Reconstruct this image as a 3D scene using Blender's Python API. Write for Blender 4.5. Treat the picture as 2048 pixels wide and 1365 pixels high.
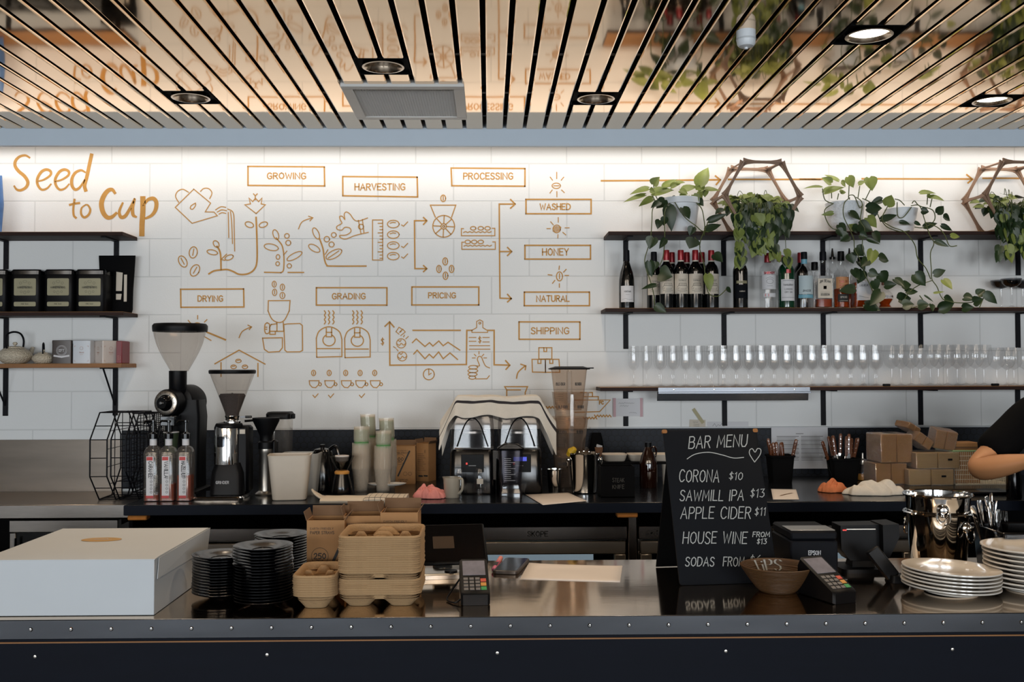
import bpy, math, random
from mathutils import Vector, Matrix, noise
sc = bpy.context.scene
for o in list(bpy.data.objects): bpy.data.objects.remove(o)
COL = sc.collection
PI = math.pi
rnd = random.Random(7)
# ------------------------------------------------------------------ camera
EYE = 1.55; FP = 2000.0; CX = 1011.13; CY = 682.5
YAW, PITCH, ROLL = 0.016876, 0.027191, -0.003105
_cy, _sy = math.cos(YAW), math.sin(YAW)
FW = Vector((_sy*math.cos(PITCH), _cy*math.cos(PITCH), math.sin(PITCH)))
_r = Vector((_cy, -_sy, 0)); _u = _r.cross(FW)
RT = math.cos(ROLL)*_r + math.sin(ROLL)*_u
UP = -math.sin(ROLL)*_r + math.cos(ROLL)*_u
cam = bpy.data.cameras.new('camera'); cam.sensor_width = 36; cam.lens = 36*FP/2048
cam.shift_x = (1024-CX)/2048; cam.clip_start = .05
cam_o = bpy.data.objects.new('camera', cam); COL.objects.link(cam_o); sc.camera = cam_o
_m = Matrix((RT, UP, -FW)).transposed().to_4x4(); _m.translation = Vector((0, 0, EYE)); cam_o.matrix_world = _m
def ray(px, py): return RT*((px-CX)/FP) - UP*((py-CY)/FP) + FW
def P(px, py, Y):                       # point of the photograph's ray in the vertical plane Y
    d = ray(px, py); return Vector((0, 0, EYE)) + d*(Y/d.y)
def Q(px, py, z):                       # the same in the level plane z
    d = ray(px, py); return Vector((0, 0, EYE)) + d*((z-EYE)/d.z)
def K(Y): return FP/Y                   # pixels per metre at distance Y
# ------------------------------------------------------------------ light, exposure
sc.view_settings.view_transform = 'Standard'; sc.view_settings.look = 'None'
sc.view_settings.exposure = -0.1; sc.view_settings.gamma = 1.0; sc.view_settings.use_curve_mapping = False
sc.cycles.transparent_max_bounces = 48; sc.cycles.max_bounces = 10; sc.cycles.glossy_bounces = 5
sc.cycles.transmission_bounces = 8; sc.cycles.diffuse_bounces = 4
sc.cycles.caustics_reflective = False; sc.cycles.caustics_refractive = False; sc.cycles.sample_clamp_indirect = 6
w = bpy.data.worlds.new('sky'); sc.world = w; w.use_nodes = True
w.node_tree.nodes['Background'].inputs[0].default_value = (.62, .78, 1, 1); w.node_tree.nodes['Background'].inputs[1].default_value = 1.2
def area(name, loc, rot, sx, sy, watts, col):
    l = bpy.data.lights.new(name, 'AREA'); l.shape = 'RECTANGLE'; l.size = sx; l.size_y = sy; l.energy = watts; l.color = col
    o = bpy.data.objects.new(name, l); COL.objects.link(o); o.location = loc; o.rotation_euler = rot; return o
WALL_Y = 5.277; FRONT_Y = -6.0; CEIL = EYE+1.204; FASC_Y = 5.0
WINX = (-5.4, -3.4, -1.4, 1.9, 4.2)  # one of the two right-hand windows is added to brighten the right wall
for x in WINX: area('window_daylight', (x, FRONT_Y+.06, 1.55), (PI/2, 0, 0), 1.7, 1.9, 128 if x < 0 else 165, (.88, .945, 1))
area('cove_strip_light', (.15, 5.075, 2.69), (math.radians(24), 0, 0), 9, .03, 18, (1, .90, .80))
def spot(name, loc, watts, col, ang=100, blend=.7):
    l = bpy.data.lights.new(name, 'SPOT'); l.energy = watts; l.color = col; l.spot_size = math.radians(ang); l.spot_blend = blend; l.shadow_soft_size = .06
    o = bpy.data.objects.new(name, l); COL.objects.link(o); o.location = loc; return o
# ------------------------------------------------------------------ materials
def lin(h):
    c = [int(h[i:i+2], 16)/255 for i in (0, 2, 4)]
    return tuple((x/12.92 if x <= .04045 else ((x+.055)/1.055)**2.4) for x in c)
def newmat(name):
    m = bpy.data.materials.new(name); m.use_nodes = True; nt = m.node_tree; b = nt.nodes['Principled BSDF']; return m, nt, b
def pm(name, hexc, rough=.5, metal=0., var=.07, scale=9., bump=0., bscale=80., trans=0., coat=0., stretch=(1, 1, 1), spec=.5, emit=0.):
    m, nt, b = newmat(name); c = lin(hexc); N = nt.nodes; L = nt.links
    tc = N.new('ShaderNodeTexCoord'); mp = N.new('ShaderNodeMapping'); mp.inputs['Scale'].default_value = stretch
    L.new(tc.outputs['Object'], mp.inputs[0])
    nz = N.new('ShaderNodeTexNoise'); nz.inputs['Scale'].default_value = scale; nz.inputs['Detail'].default_value = 3; L.new(mp.outputs[0], nz.inputs['Vector'])
    mx = N.new('ShaderNodeMix'); mx.data_type = 'RGBA'
    mx.inputs[6].default_value = tuple(x*(1-var) for x in c)+(1,); mx.inputs[7].default_value = tuple(min(1, x*(1+var)) for x in c)+(1,)
    L.new(nz.outputs['Fac'], mx.inputs[0]); L.new(mx.outputs[2], b.inputs['Base Color'])
    b.inputs['Roughness'].default_value = rough; b.inputs['Metallic'].default_value = metal; b.inputs['Transmission Weight'].default_value = trans
    b.inputs['Coat Weight'].default_value = coat; b.inputs['Specular IOR Level'].default_value = spec
    if emit: L.new(mx.outputs[2], b.inputs['Emission Color']); b.inputs['Emission Strength'].default_value = emit
    if bump:
        n2 = N.new('ShaderNodeTexNoise'); n2.inputs['Scale'].default_value = bscale; n2.inputs['Detail'].default_value = 4; L.new(mp.outputs[0], n2.inputs['Vector'])
        bp = N.new('ShaderNodeBump'); bp.inputs['Strength'].default_value = bump; bp.inputs['Distance'].default_value = .01
        L.new(n2.outputs['Fac'], bp.inputs['Height']); L.new(bp.outputs[0], b.inputs['Normal'])
    return m
def thin(name, tint='FFFFFF', rough=.02, ior=1.45, body=0., bodycol='FFFFFF', lo=0.):   # thin clear wall: see-through plus fresnel gloss, optional milky body
    m, nt, b = newmat(name); N = nt.nodes; L = nt.links; N.remove(b); out = N['Material Output']
    t = N.new('ShaderNodeBsdfTransparent'); t.inputs[0].default_value = lin(tint)+(1,)
    g = N.new('ShaderNodeBsdfGlossy'); g.inputs['Roughness'].default_value = rough
    lw = N.new('ShaderNodeLayerWeight'); pw = N.new('ShaderNodeMath'); pw.operation = 'POWER'; pw.inputs[1].default_value = 4.; L.new(lw.outputs['Facing'], pw.inputs[0])
    f0 = ((ior-1)/(ior+1))**2*1.6+lo
    ad = N.new('ShaderNodeMath'); ad.operation = 'MULTIPLY_ADD'; ad.inputs[1].default_value = .7-f0; ad.inputs[2].default_value = f0; ad.use_clamp = True; L.new(pw.outputs[0], ad.inputs[0])
    s = N.new('ShaderNodeMixShader'); L.new(ad.outputs[0], s.inputs[0]); L.new(t.outputs[0], s.inputs[1]); L.new(g.outputs[0], s.inputs[2]); last = s
    if body:
        nz = N.new('ShaderNodeTexNoise'); nz.inputs['Scale'].default_value = 30
        mr = N.new('ShaderNodeMapRange'); mr.inputs[3].default_value = body*.8; mr.inputs[4].default_value = body*1.2; L.new(nz.outputs['Fac'], mr.inputs[0])
        d = N.new('ShaderNodeBsdfDiffuse'); d.inputs[0].default_value = lin(bodycol)+(1,)
        s2 = N.new('ShaderNodeMixShader'); L.new(mr.outputs[0], s2.inputs[0]); L.new(s.outputs[0], s2.inputs[1]); L.new(d.outputs[0], s2.inputs[2]); last = s2
    L.new(last.outputs[0], out.inputs[0]); return m
M = {}
def defm():
    M['mural'] = pm('mural_paint', 'C08A3C', .6, var=.18, scale=25)
    M['steel'] = pm('brushed_steel', '857F79', .30, 1, var=.15, scale=14, stretch=(1, 12, 12), bump=.02, bscale=60)
    M['bartop'] = pm('worn_steel_top', 'E2C6A6', .09, 1, var=.12, scale=5, stretch=(1, 3, 1), bump=.012, bscale=7)
    M['edge'] = pm('edge_steel', '55575B', .26, 1, var=.35, scale=3, stretch=(1, 6, 6))
    M['chrome'] = pm('polished_steel', 'DADADA', .07, 1, var=.04)
    M['satin'] = pm('satin_steel', 'B5B0A8', .32, 1, var=.08, scale=20, stretch=(8, 8, 1))
    M['black'] = pm('black_plastic', '09090B', .45, var=.15, scale=20, spec=.14)
    M['gloss'] = pm('glossy_black', '070709', .16, var=.12, spec=.4)
    M['matte'] = pm('matte_black', '09090A', .8, var=.2, scale=20, spec=.08)
    M['blkmetal'] = pm('black_metal', '0B0C12', .55, var=.2, scale=20, spec=.15)
    M['counter'] = pm('black_worktop', '101216', .2, var=.2, scale=12, bump=.02, bscale=14, spec=.35)
    M['counterface'] = pm('navy_edge', '0A101C', .5, var=.2, spec=.1)
    M['panel'] = pm('navy_black_panel', '080C16', .6, var=.25, scale=4, stretch=(1, 8, 8), spec=.12)
    M['white'] = pm('white_card', 'C6C8C9', .55, var=.03)
    M['ceramic'] = pm('white_ceramic', 'D9CFC2', .18, var=.03, coat=.3)
    M['paper'] = pm('paper', 'DCD0C6', .8, var=.04)
    M['cream'] = pm('cream_plastic', 'D2C4B2', .45, var=.04, scale=30)
    M['kraft'] = pm('kraft_card', 'A87A4C', .8, var=.10, scale=30)
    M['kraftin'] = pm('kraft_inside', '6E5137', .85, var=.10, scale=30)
    M['pulp'] = pm('moulded_pulp', 'AC8A62', .9, var=.10, scale=60, bump=.25, bscale=220)
    M['ink'] = pm('dark_ink', '23211F', .7, var=.1)
    M['chalk'] = pm('chalk', 'A6A8A6', .9, var=.3, scale=120)
    M['slate'] = pm('chalkboard', '0D1015', .75, var=.25, scale=6, spec=.12)
    M['shelf'] = pm('dark_wood_edge', '2A1711', .6, spec=.2, var=.35, scale=6, stretch=(1, 10, 10))  # plank edges and underside, darker than the top
    M['shelftop'] = pm('wood_top', '9A6A2C', .5, var=.25, scale=5, stretch=(1, 10, 10))
    M['rawwood'] = pm('raw_wood', '8A5A2A', .55, var=.35, scale=5, stretch=(1, 10, 10))
    M['ply'] = pm('planter_wood', '8E705A', .5, var=.12, scale=12)
    M['glass'] = thin('clear_glass', 'FDFDFD', .03, 1.40)
    M['smoke'] = thin('smoked_glass', '8E9093', .02, 1.5)
    M['plast'] = thin('clear_plastic', 'F6F3EF', .12, 1.42, .05, 'DCD2C8')
    M['hopper'] = thin('hopper_plastic', 'F0ECE8', .08, 1.4, .07, 'CDBFB4')
    M['jar'] = thin('blender_jar', 'EFE4DA', .10, 1.45, .10, 'B8A08A')
    M['darkjar'] = thin('tinted_jar', 'B4B2B8', .10, 1.45, .05, '6A6670')
    M['cup'] = thin('cup_plastic', 'FAF6F0', .10, 1.45, .25, 'FAECD8')
    M['green'] = thin('green_band', 'D8E6D4', .10, 1.45, .45, '6CB468')
    M['wine'] = pm('dark_wine_glass', '050709', .08, var=.1, spec=.6)
    M['brownglass'] = pm('brown_glass', '1E0A05', .06, var=.1, coat=.4)
    M['ginglass'] = pm('green_glass', '06351F', .08, var=.15, coat=.4)
    M['label'] = pm('label_paper', 'CFC3B2', .7, var=.04)
    M['labelw'] = pm('white_label', 'D5D2D2', .6, var=.04)
    M['gold'] = pm('gold_label', '968E6E', .45, .1, var=.08)
    M['red'] = pm('red_foil', '8E1620', .35, .2, var=.1)
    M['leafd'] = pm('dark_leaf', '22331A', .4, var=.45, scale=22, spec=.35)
    M['leafp'] = pm('lit_or_pale_leaf', '76803E', .45, var=.4, scale=22, spec=.35)  # carries top light on upper leaves, plus random variegation
    M['vine'] = pm('vine_stem', '4A5226', .5, var=.3)
    M['pot'] = pm('white_pot', 'E0E3E5', .4, var=.03)
    M['amber'] = pm('amber_syrup', 'B0400C', .08, var=.1, trans=.5)
    M['pink'] = pm('pink_cloth', 'E08C82', .9, var=.12, scale=60, bump=.4, bscale=300)
    M['orange'] = pm('orange_cloth', 'D27A4C', .9, var=.12, scale=60, bump=.4, bscale=300)
    M['linen'] = pm('white_cloth', 'D6CCBE', .9, var=.05, scale=40, bump=.25, bscale=260)
    M['skin'] = pm('skin', 'B07A50', .5, var=.06, scale=14)
    M['tee'] = pm('black_cotton', '060607', .95, var=.2, scale=30, spec=.1)
    M['orangefoam'] = pm('orange_foam', 'B5702A', .8, var=.3, scale=40)
defm()
# ------------------------------------------------------------------ mesh builder
class MB:
    def __init__(s): s.v = []; s.f = []; s.m = []; s.mi = 0
    def add(s, vs, fs, T=None):
        b = len(s.v); s.v += [tuple(T @ Vector(v)) if T else tuple(v) for v in vs]
        s.f += [tuple(b+i for i in f) for f in fs]; s.m += [s.mi]*len(fs); return s
    def box(s, x0, x1, y0, y1, z0, z1, bev=0., T=None):
        if bev <= 0:
            vs = [(x, y, z) for z in (z0, z1) for y in (y0, y1) for x in (x0, x1)]
            return s.add(vs, [(0, 2, 3, 1), (4, 5, 7, 6), (0, 1, 5, 4), (2, 6, 7, 3), (0, 4, 6, 2), (1, 3, 7, 5)], T)
        X = (x0, x1); Y = (y0, y1); Z = (z0, z1); vs = []; id_ = {}
        for i in (0, 1):
            for j in (0, 1):
                for k in (0, 1):
                    sx, sy, sz = (1-2*i)*bev, (1-2*j)*bev, (1-2*k)*bev
                    for a, p in enumerate(((X[i], Y[j]+sy, Z[k]+sz), (X[i]+sx, Y[j], Z[k]+sz), (X[i]+sx, Y[j]+sy, Z[k]))):
                        id_[i, j, k, a] = len(vs); vs.append(p)
        I = lambda i, j, k, a: id_[i, j, k, a]
        fs = []
        for i in (0, 1): fs.append([I(i, 0, 0, 0), I(i, 1, 0, 0), I(i, 1, 1, 0), I(i, 0, 1, 0)][::(-1 if i == 0 else 1)])
        for j in (0, 1): fs.append([I(0, j, 0, 1), I(1, j, 0, 1), I(1, j, 1, 1), I(0, j, 1, 1)][::(1 if j == 0 else -1)])
        for k in (0, 1): fs.append([I(0, 0, k, 2), I(1, 0, k, 2), I(1, 1, k, 2), I(0, 1, k, 2)][::(-1 if k == 0 else 1)])
        for i in (0, 1):
            for j in (0, 1): fs.append([I(i, j, 0, 0), I(i, j, 1, 0), I(i, j, 1, 1), I(i, j, 0, 1)][::(1 if (i+j) % 2 else -1)])
        for i in (0, 1):
            for k in (0, 1): fs.append([I(i, 0, k, 0), I(i, 1, k, 0), I(i, 1, k, 2), I(i, 0, k, 2)][::(-1 if (i+k) % 2 else 1)])
        for j in (0, 1):
            for k in (0, 1): fs.append([I(0, j, k, 1), I(1, j, k, 1), I(1, j, k, 2), I(0, j, k, 2)][::(1 if (j+k) % 2 else -1)])
        for i in (0, 1):
            for j in (0, 1):
                for k in (0, 1): fs.append([I(i, j, k, 0), I(i, j, k, 1), I(i, j, k, 2)][::(1 if (i+j+k) % 2 else -1)])
        return s.add(vs, fs, T)
    def lathe(s, prof, n=24, T=None, sx=1., sy=1., a0=0., a1=2*PI):
        full = abs(a1-a0-2*PI) < 1e-6; na = n if full else n+1
        vs = []; rows = []
        for r, z in prof:
            if r < 1e-6: rows.append([len(vs)]); vs.append((0, 0, z))
            else:
                rows.append(list(range(len(vs), len(vs)+na)))
                for i in range(na):
                    a = a0+(a1-a0)*i/n; vs.append((r*math.cos(a)*sx, r*math.sin(a)*sy, z))
        fs = []
        for A, B in zip(rows, rows[1:]):
            for i in range(n):
                j = (i+1) % na
                if len(A) == 1 and len(B) == 1: continue
                if len(A) == 1: fs.append((A[0], B[j], B[i]))
                elif len(B) == 1: fs.append((A[i], A[j], B[0]))
                else: fs.append((A[i], A[j], B[j], B[i]))
        return s.add(vs, fs, T)
    def loft(s, rings, caps=(1, 1), T=None, closed=True):
        n = len(rings[0]); vs = [p for r in rings for p in r]; fs = []
        for k in range(len(rings)-1):
            for i in range(n if closed else n-1):
                j = (i+1) % n; fs.append((k*n+i, k*n+j, (k+1)*n+j, (k+1)*n+i))
        if caps[0]: fs.append(tuple(range(n))[::-1])
        if caps[1]: fs.append(tuple((len(rings)-1)*n+i for i in range(n)))
        return s.add(vs, fs, T)
    def rr(s, spec, n=4, caps=(1, 1), T=None):            # rounded-rectangle rings: (z, w, d, r[, cx, cy])
        rings = []
        for q in spec:
            z, w_, d, r = q[:4]; cx, cy = (q[4], q[5]) if len(q) > 4 else (0, 0); r = min(r, w_/2-1e-5, d/2-1e-5); ring = []
            for (ax, ay, a0) in ((1, 1, 0), (-1, 1, PI/2), (-1, -1, PI), (1, -1, 1.5*PI)):
                for i in range(n+1):
                    a = a0+PI/2*i/n; ring.append((cx+ax*(w_/2-r)+r*math.cos(a), cy+ay*(d/2-r)+r*math.sin(a), z))
            rings.append(ring)
        return s.loft(rings, caps, T)
    def tube(s, pts, r, n=8, closed=False, T=None, caps=True):
        pts = [Vector(p) for p in pts]; N = len(pts); R = r if isinstance(r, (list, tuple)) else [r]*N; rings = []
        prev = None
        for i, p in enumerate(pts):
            a = pts[i-1] if (i > 0 or closed) else p; b = pts[(i+1) % N] if (i < N-1 or closed) else p
            d = (b-a); d = d.normalized() if d.length > 1e-9 else Vector((0, 0, 1))
            if prev is None:
                u = d.cross(Vector((0, 0, 1)) if abs(d.z) < .9 else Vector((1, 0, 0))).normalized()
            else:
                u = prev - d*prev.dot(d); u = u.normalized() if u.length > 1e-6 else d.orthogonal().normalized()
            prev = u; v_ = d.cross(u)
            rings.append([tuple(p+R[i]*(math.cos(2*PI*k/n)*u+math.sin(2*PI*k/n)*v_)) for k in range(n)])
        if closed: rings.append(rings[0]); caps = False
        return s.loft(rings, (1, 1) if caps else (0, 0), T)
    def prism(s, poly, z0, z1, T=None):
        return s.loft([[(x, y, z0) for x, y in poly], [(x, y, z1) for x, y in poly]], (1, 1), T)
    def strokes(s, lines, wd, fn, sub=None):               # painted lines laid on a surface; fn maps (u, v) to a point
        for ln in lines:
            pts = [Vector((a[0], a[1])) for a in ln]
            if sub:
                q = [pts[0]]
                for a, b in zip(pts, pts[1:]):
                    k = max(1, int((b-a).length/sub)); q += [a+(b-a)*(i+1)/k for i in range(k)]
                pts = q
            n = len(pts)
            if n < 2: continue
            L = []
            for i, p in enumerate(pts):
                d1 = (pts[i]-pts[i-1]) if i else (pts[1]-pts[0]); d2 = (pts[i+1]-pts[i]) if i < n-1 else d1
                d1 = d1.normalized() if d1.length > 1e-9 else Vector((1, 0)); d2 = d2.normalized() if d2.length > 1e-9 else d1
                t = d1+d2; t = t.normalized() if t.length > .3 else d2
                nn = Vector((-t.y, t.x)); k = 1/max(.55, abs(nn.dot(Vector((-d1.y, d1.x)))))
                w_ = wd(i/(n-1)) if callable(wd) else wd
                e = (-t*w_*.45 if i == 0 else (t*w_*.45 if i == n-1 else Vector((0, 0))))
                L.append((p+e+nn*w_/2*k, p+e-nn*w_/2*k))
            vs = [fn(a.x, a.y) for pr in L for a in pr]
            s.add(vs, [(2*i, 2*i+1, 2*i+3, 2*i+2) for i in range(n-1)])
        return s
    def build(s, name, mats, parent=None, loc=None, rot=None, smooth=40, label=None):
        me = bpy.data.meshes.new(name); me.from_pydata(s.v, [], s.f)
        mats = mats if isinstance(mats, (list, tuple)) else [mats]
        for m in mats: me.materials.append(M[m] if isinstance(m, str) else m)
        if len(mats) > 1: me.polygons.foreach_set('material_index', s.m)
        if smooth: me.shade_smooth(); me.set_sharp_from_angle(angle=math.radians(smooth))
        me.update()
        o = bpy.data.objects.new(name, me); COL.objects.link(o)
        if parent: o.parent = parent
        if loc is not None: o.location = loc
        if rot is not None: o.rotation_euler = rot
        if label: o['label'] = label
        return o
GS = 1.
def thing(name, label, cat, loc=(0, 0, 0), rz=0., group=None, rot=None):
    o = bpy.data.objects.new(name, None); COL.objects.link(o); o.location = loc; o.rotation_euler = rot or (0, 0, rz); o.empty_display_size = .02; o.scale = (GS,)*3
    return tag(o, label, cat, group)
def tag(o, label, cat, group=None):
    o['label'] = label; o['category'] = cat
    if group: o['group'] = group
    return o
def struct(o): o['kind'] = 'structure'; return o
def dup(root, loc=None, label=None, rz=None, rot=None, group=None):
    r = root.copy(); COL.objects.link(r)
    if loc is not None: r.location = loc
    if rot is not None: r.rotation_euler = rot
    elif rz is not None: r.rotation_euler = (0, 0, rz)
    if label: r['label'] = label
    if group: r['group'] = group
    for ch in list(root.children):
        c = ch.copy(); COL.objects.link(c); c.parent = r
        for g in list(ch.children):
            d = g.copy(); COL.objects.link(d); d.parent = c
    return r
ORD = 'first second third fourth fifth sixth seventh eighth ninth tenth eleventh twelfth thirteenth fourteenth fifteenth sixteenth seventeenth eighteenth nineteenth twentieth'.split()
def nth(i): return ORD[i] if i < 20 else ('twenty-'+ORD[i-20] if i < 29 else ('thirtieth' if i == 29 else 'thirty-'+ORD[i-30]))
def Tm(x=0, y=0, z=0, rx=0, ry=0, rz=0):
    return Matrix.Translation((x, y, z)) @ Matrix.Rotation(rz, 4, 'Z') @ Matrix.Rotation(ry, 4, 'Y') @ Matrix.Rotation(rx, 4, 'X')
def cr(pts, n=6, closed=False):                            # smooth curve through points
    N = len(pts); out = []; D = len(pts[0])
    for i in range(N if closed else N-1):
        p = [pts[(i+k) % N] if closed else pts[min(max(i+k, 0), N-1)] for k in (-1, 0, 1, 2)]
        for k in range(n):
            t = k/n; t2 = t*t; t3 = t2*t
            out.append(tuple(.5*((2*p[1][d])+(-p[0][d]+p[2][d])*t+(2*p[0][d]-5*p[1][d]+4*p[2][d]-p[3][d])*t2+(-p[0][d]+3*p[1][d]-3*p[2][d]+p[3][d])*t3) for d in range(D)))
    out.append(tuple(pts[0] if closed else pts[-1])); return out
# single-line hand lettering
GL = {'A': (.66, '0,0 .33,1 .66,0|.12,.36 .54,.36'), 'B': (.56, '0,0 0,1 .38,1 .52,.88 .52,.68 .38,.55 0,.53|.38,.55 .56,.42 .56,.14 .4,0 0,0'),
 'C': (.6, '.58,.84 .42,1 .22,1 .05,.8 0,.5 .05,.2 .22,0 .42,0 .6,.16'), 'D': (.62, '0,0 0,1 .3,1 .54,.82 .62,.5 .54,.18 .3,0 0,0'),
 'E': (.5, '.5,1 0,1 0,0 .5,0|0,.52 .42,.52'), 'F': (.5, '.5,1 0,1 0,0|0,.52 .4,.52'), 'G': (.62, '.58,.85 .42,1 .22,1 .05,.8 0,.5 .05,.2 .22,0 .42,0 .6,.15 .6,.45 .36,.45'),
 'H': (.58, '0,0 0,1|.58,0 .58,1|0,.5 .58,.5'), 'I': (.06, '.03,0 .03,1'), 'J': (.4, '.4,1 .4,.2 .25,0 .08,.04 0,.2'), 'K': (.55, '0,0 0,1|.52,1 0,.45|.15,.6 .55,0'),
 'L': (.48, '0,1 0,0 .48,0'), 'M': (.76, '0,0 .08,1 .38,.25 .68,1 .76,0'), 'N': (.6, '0,0 0,1 .6,0 .6,1'), 'O': (.66, '.33,1 .1,.86 0,.5 .1,.14 .33,0 .56,.14 .66,.5 .56,.86 .33,1'),
 'P': (.52, '0,0 0,1 .36,1 .52,.87 .52,.62 .36,.48 0,.46'), 'Q': (.66, '.33,1 .1,.86 0,.5 .1,.14 .33,0 .56,.14 .66,.5 .56,.86 .33,1|.4,.2 .66,-.05'),
 'R': (.56, '0,0 0,1 .36,1 .52,.87 .52,.66 .36,.52 0,.5|.26,.5 .56,0'), 'S': (.52, '.5,.86 .36,1 .14,1 .02,.84 .06,.64 .46,.4 .52,.18 .38,0 .14,0 0,.14'),
 'T': (.58, '0,1 .58,1|.29,1 .29,0'), 'U': (.58, '0,1 0,.25 .14,0 .42,0 .58,.25 .58,1'), 'V': (.6, '0,1 .3,0 .6,1'), 'W': (.84, '0,1 .2,0 .42,.8 .64,0 .84,1'),
 'X': (.56, '0,0 .56,1|0,1 .56,0'), 'Y': (.56, '0,1 .28,.5 .56,1|.28,.5 .28,0'), 'Z': (.54, '0,1 .54,1 0,0 .54,0'), '0': (.5, '.25,1 .06,.82 0,.5 .06,.18 .25,0 .44,.18 .5,.5 .44,.82 .25,1'),
 '1': (.2, '0,.8 .16,1 .16,0'), '2': (.5, '.02,.8 .14,1 .38,1 .48,.78 .4,.52 0,0 .5,0'), '3': (.48, '.02,.95 .42,1 .22,.58 .44,.5 .48,.22 .3,0 .02,.08'), '5': (.48, '.46,1 .06,1 .02,.56 .3,.6 .48,.4 .44,.12 .24,0 .02,.08'),
 '6': (.48, '.4,1 .1,.7 0,.3 .12,.02 .36,.02 .48,.24 .36,.48 .1,.46 .02,.3'), '4': (.5, '.38,0 .38,1 0,.32 .5,.32'), '7': (.48, '0,1 .48,1 .16,0'), '8': (.48, '.24,.54 .06,.7 .1,.94 .24,1 .38,.94 .42,.7 .24,.54 .02,.34 .06,.06 .24,0 .42,.06 .46,.34 .24,.54'), '9': (.48, '.46,.6 .34,.48 .1,.54 .04,.8 .2,1 .4,.96 .46,.6 .42,0'),
 '$': (.44, '.42,.78 .3,.88 .12,.86 .04,.7 .4,.34 .36,.16 .2,.1 .02,.2|.22,1.05 .22,-.05'), '&': (.6, '.6,0 .12,.75 .25,1 .4,.8 .02,.3 .2,0 .58,.4'), '.': (.06, '0,0 .05,.04'), '-': (.4, '0,.5 .4,.5'), ' ': (.32, ''), 'i': (.06, '.03,0 .03,.55|.03,.75 .03,.85')}
def text(s_, x, y, h, w_=None, gap=.22, slant=0., jit=0.):    # baseline-left at (x, y); v upward
    tot = sum(GL[c][0]+gap for c in s_)-gap; k = (w_/(tot*h)) if w_ else 1.; out = []; cx = 0.
    for c in s_:
        gw, d = GL[c]; dy = (rnd.random()-.5)*jit
        if d:
            for ln in d.split('|'):
                out.append([(x+(cx+float(a)+slant*float(b))*h*k, y+(float(b)+dy)*h) for a, b in (q.split(',') for q in ln.split())])
        cx += gw+gap
    return out
def ell(cx, cy, rx, ry=None, rot=0., n=16, a0=0., a1=360.):
    ry = rx if ry is None else ry; c, s_ = math.cos(math.radians(rot)), math.sin(math.radians(rot)); out = []
    for i in range(n+1):
        a = math.radians(a0+(a1-a0)*i/n); x, y = rx*math.cos(a), ry*math.sin(a); out.append((cx+x*c-y*s_, cy+x*s_+y*c))
    return out
# ================================================================== the room
XL, XR = -6.6, 5.4
wm, nt, bs = newmat('painted_block_wall')                   # white painted concrete blocks with shallow joints
N_, L_ = nt.nodes, nt.links
tc = N_.new('ShaderNodeTexCoord'); sp = N_.new('ShaderNodeSeparateXYZ'); L_.new(tc.outputs['Object'], sp.inputs[0])
cb = N_.new('ShaderNodeCombineXYZ'); z0 = P(1000, 478, WALL_Y).z; x0 = P(298, 600, WALL_Y).x
def mth(op, a, b=None, c=None):
    n = N_.new('ShaderNodeMath'); n.operation = op
    for i, q in enumerate((a, b, c)):
        if q is None: continue
        if isinstance(q, (int, float)): n.inputs[i].default_value = q
        else: L_.new(q, n.inputs[i])
    return n.outputs[0]
L_.new(mth('ADD', sp.outputs['X'], 40-x0), cb.inputs[0]); L_.new(mth('ADD', sp.outputs['Z'], 20-z0), cb.inputs[1])
br = N_.new('ShaderNodeTexBrick'); br.offset = .5; br.inputs['Scale'].default_value = 1; br.inputs['Mortar Size'].default_value = .004; br.inputs['Mortar Smooth'].default_value = .6
br.inputs['Brick Width'].default_value = .4; br.inputs['Row Height'].default_value = .2; L_.new(cb.outputs[0], br.inputs['Vector'])
xa, xb = P(362, 600, WALL_Y).x, P(453, 600, WALL_Y).x
inp = mth('MULTIPLY', mth('GREATER_THAN', sp.outputs['X'], xa), mth('LESS_THAN', sp.outputs['X'], xb))
jt = mth('MULTIPLY', br.outputs['Fac'], mth('SUBTRACT', 1, mth('MULTIPLY', inp, .9)))
pil = mth('ADD', mth('LESS_THAN', mth('ABSOLUTE', mth('SUBTRACT', sp.outputs['X'], xa)), .003), mth('LESS_THAN', mth('ABSOLUTE', mth('SUBTRACT', sp.outputs['X'], xb)), .003))
jt = mth('MAXIMUM', jt, mth('MULTIPLY', pil, .7))
nz = N_.new('ShaderNodeTexNoise'); nz.inputs['Scale'].default_value = 2.2; nz.inputs['Detail'].default_value = 4; L_.new(tc.outputs['Object'], nz.inputs['Vector'])
n2 = N_.new('ShaderNodeTexNoise'); n2.inputs['Scale'].default_value = 160; n2.inputs['Detail'].default_value = 3; L_.new(tc.outputs['Object'], n2.inputs['Vector'])
mx = N_.new('ShaderNodeMix'); mx.data_type = 'RGBA'; mx.inputs[6].default_value = lin('E4E2DE')+(1,); mx.inputs[7].default_value = lin('ECEAE6')+(1,); L_.new(nz.outputs['Fac'], mx.inputs[0])
m2 = N_.new('ShaderNodeMix'); m2.data_type = 'RGBA'; m2.inputs[7].default_value = lin('B4B2AF')+(1,); L_.new(mx.outputs[2], m2.inputs[6]); L_.new(mth('MULTIPLY', jt, .38), m2.inputs[0])
L_.new(m2.outputs[2], bs.inputs['Base Color']); bs.inputs['Roughness'].default_value = .6
bp = N_.new('ShaderNodeBump'); bp.inputs['Strength'].default_value = .35; bp.inputs['Distance'].default_value = .004
L_.new(mth('SUBTRACT', mth('MULTIPLY', n2.outputs['Fac'], .25), jt), bp.inputs['Height']); L_.new(bp.outputs[0], bs.inputs['Normal'])
M['wall'] = wm
M['plain'] = pm('plain_wall_paint', '8E8A84', .8, var=.05); M['floor'] = pm('concrete_floor', '302D2B', .6, var=.2, scale=3)
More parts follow.
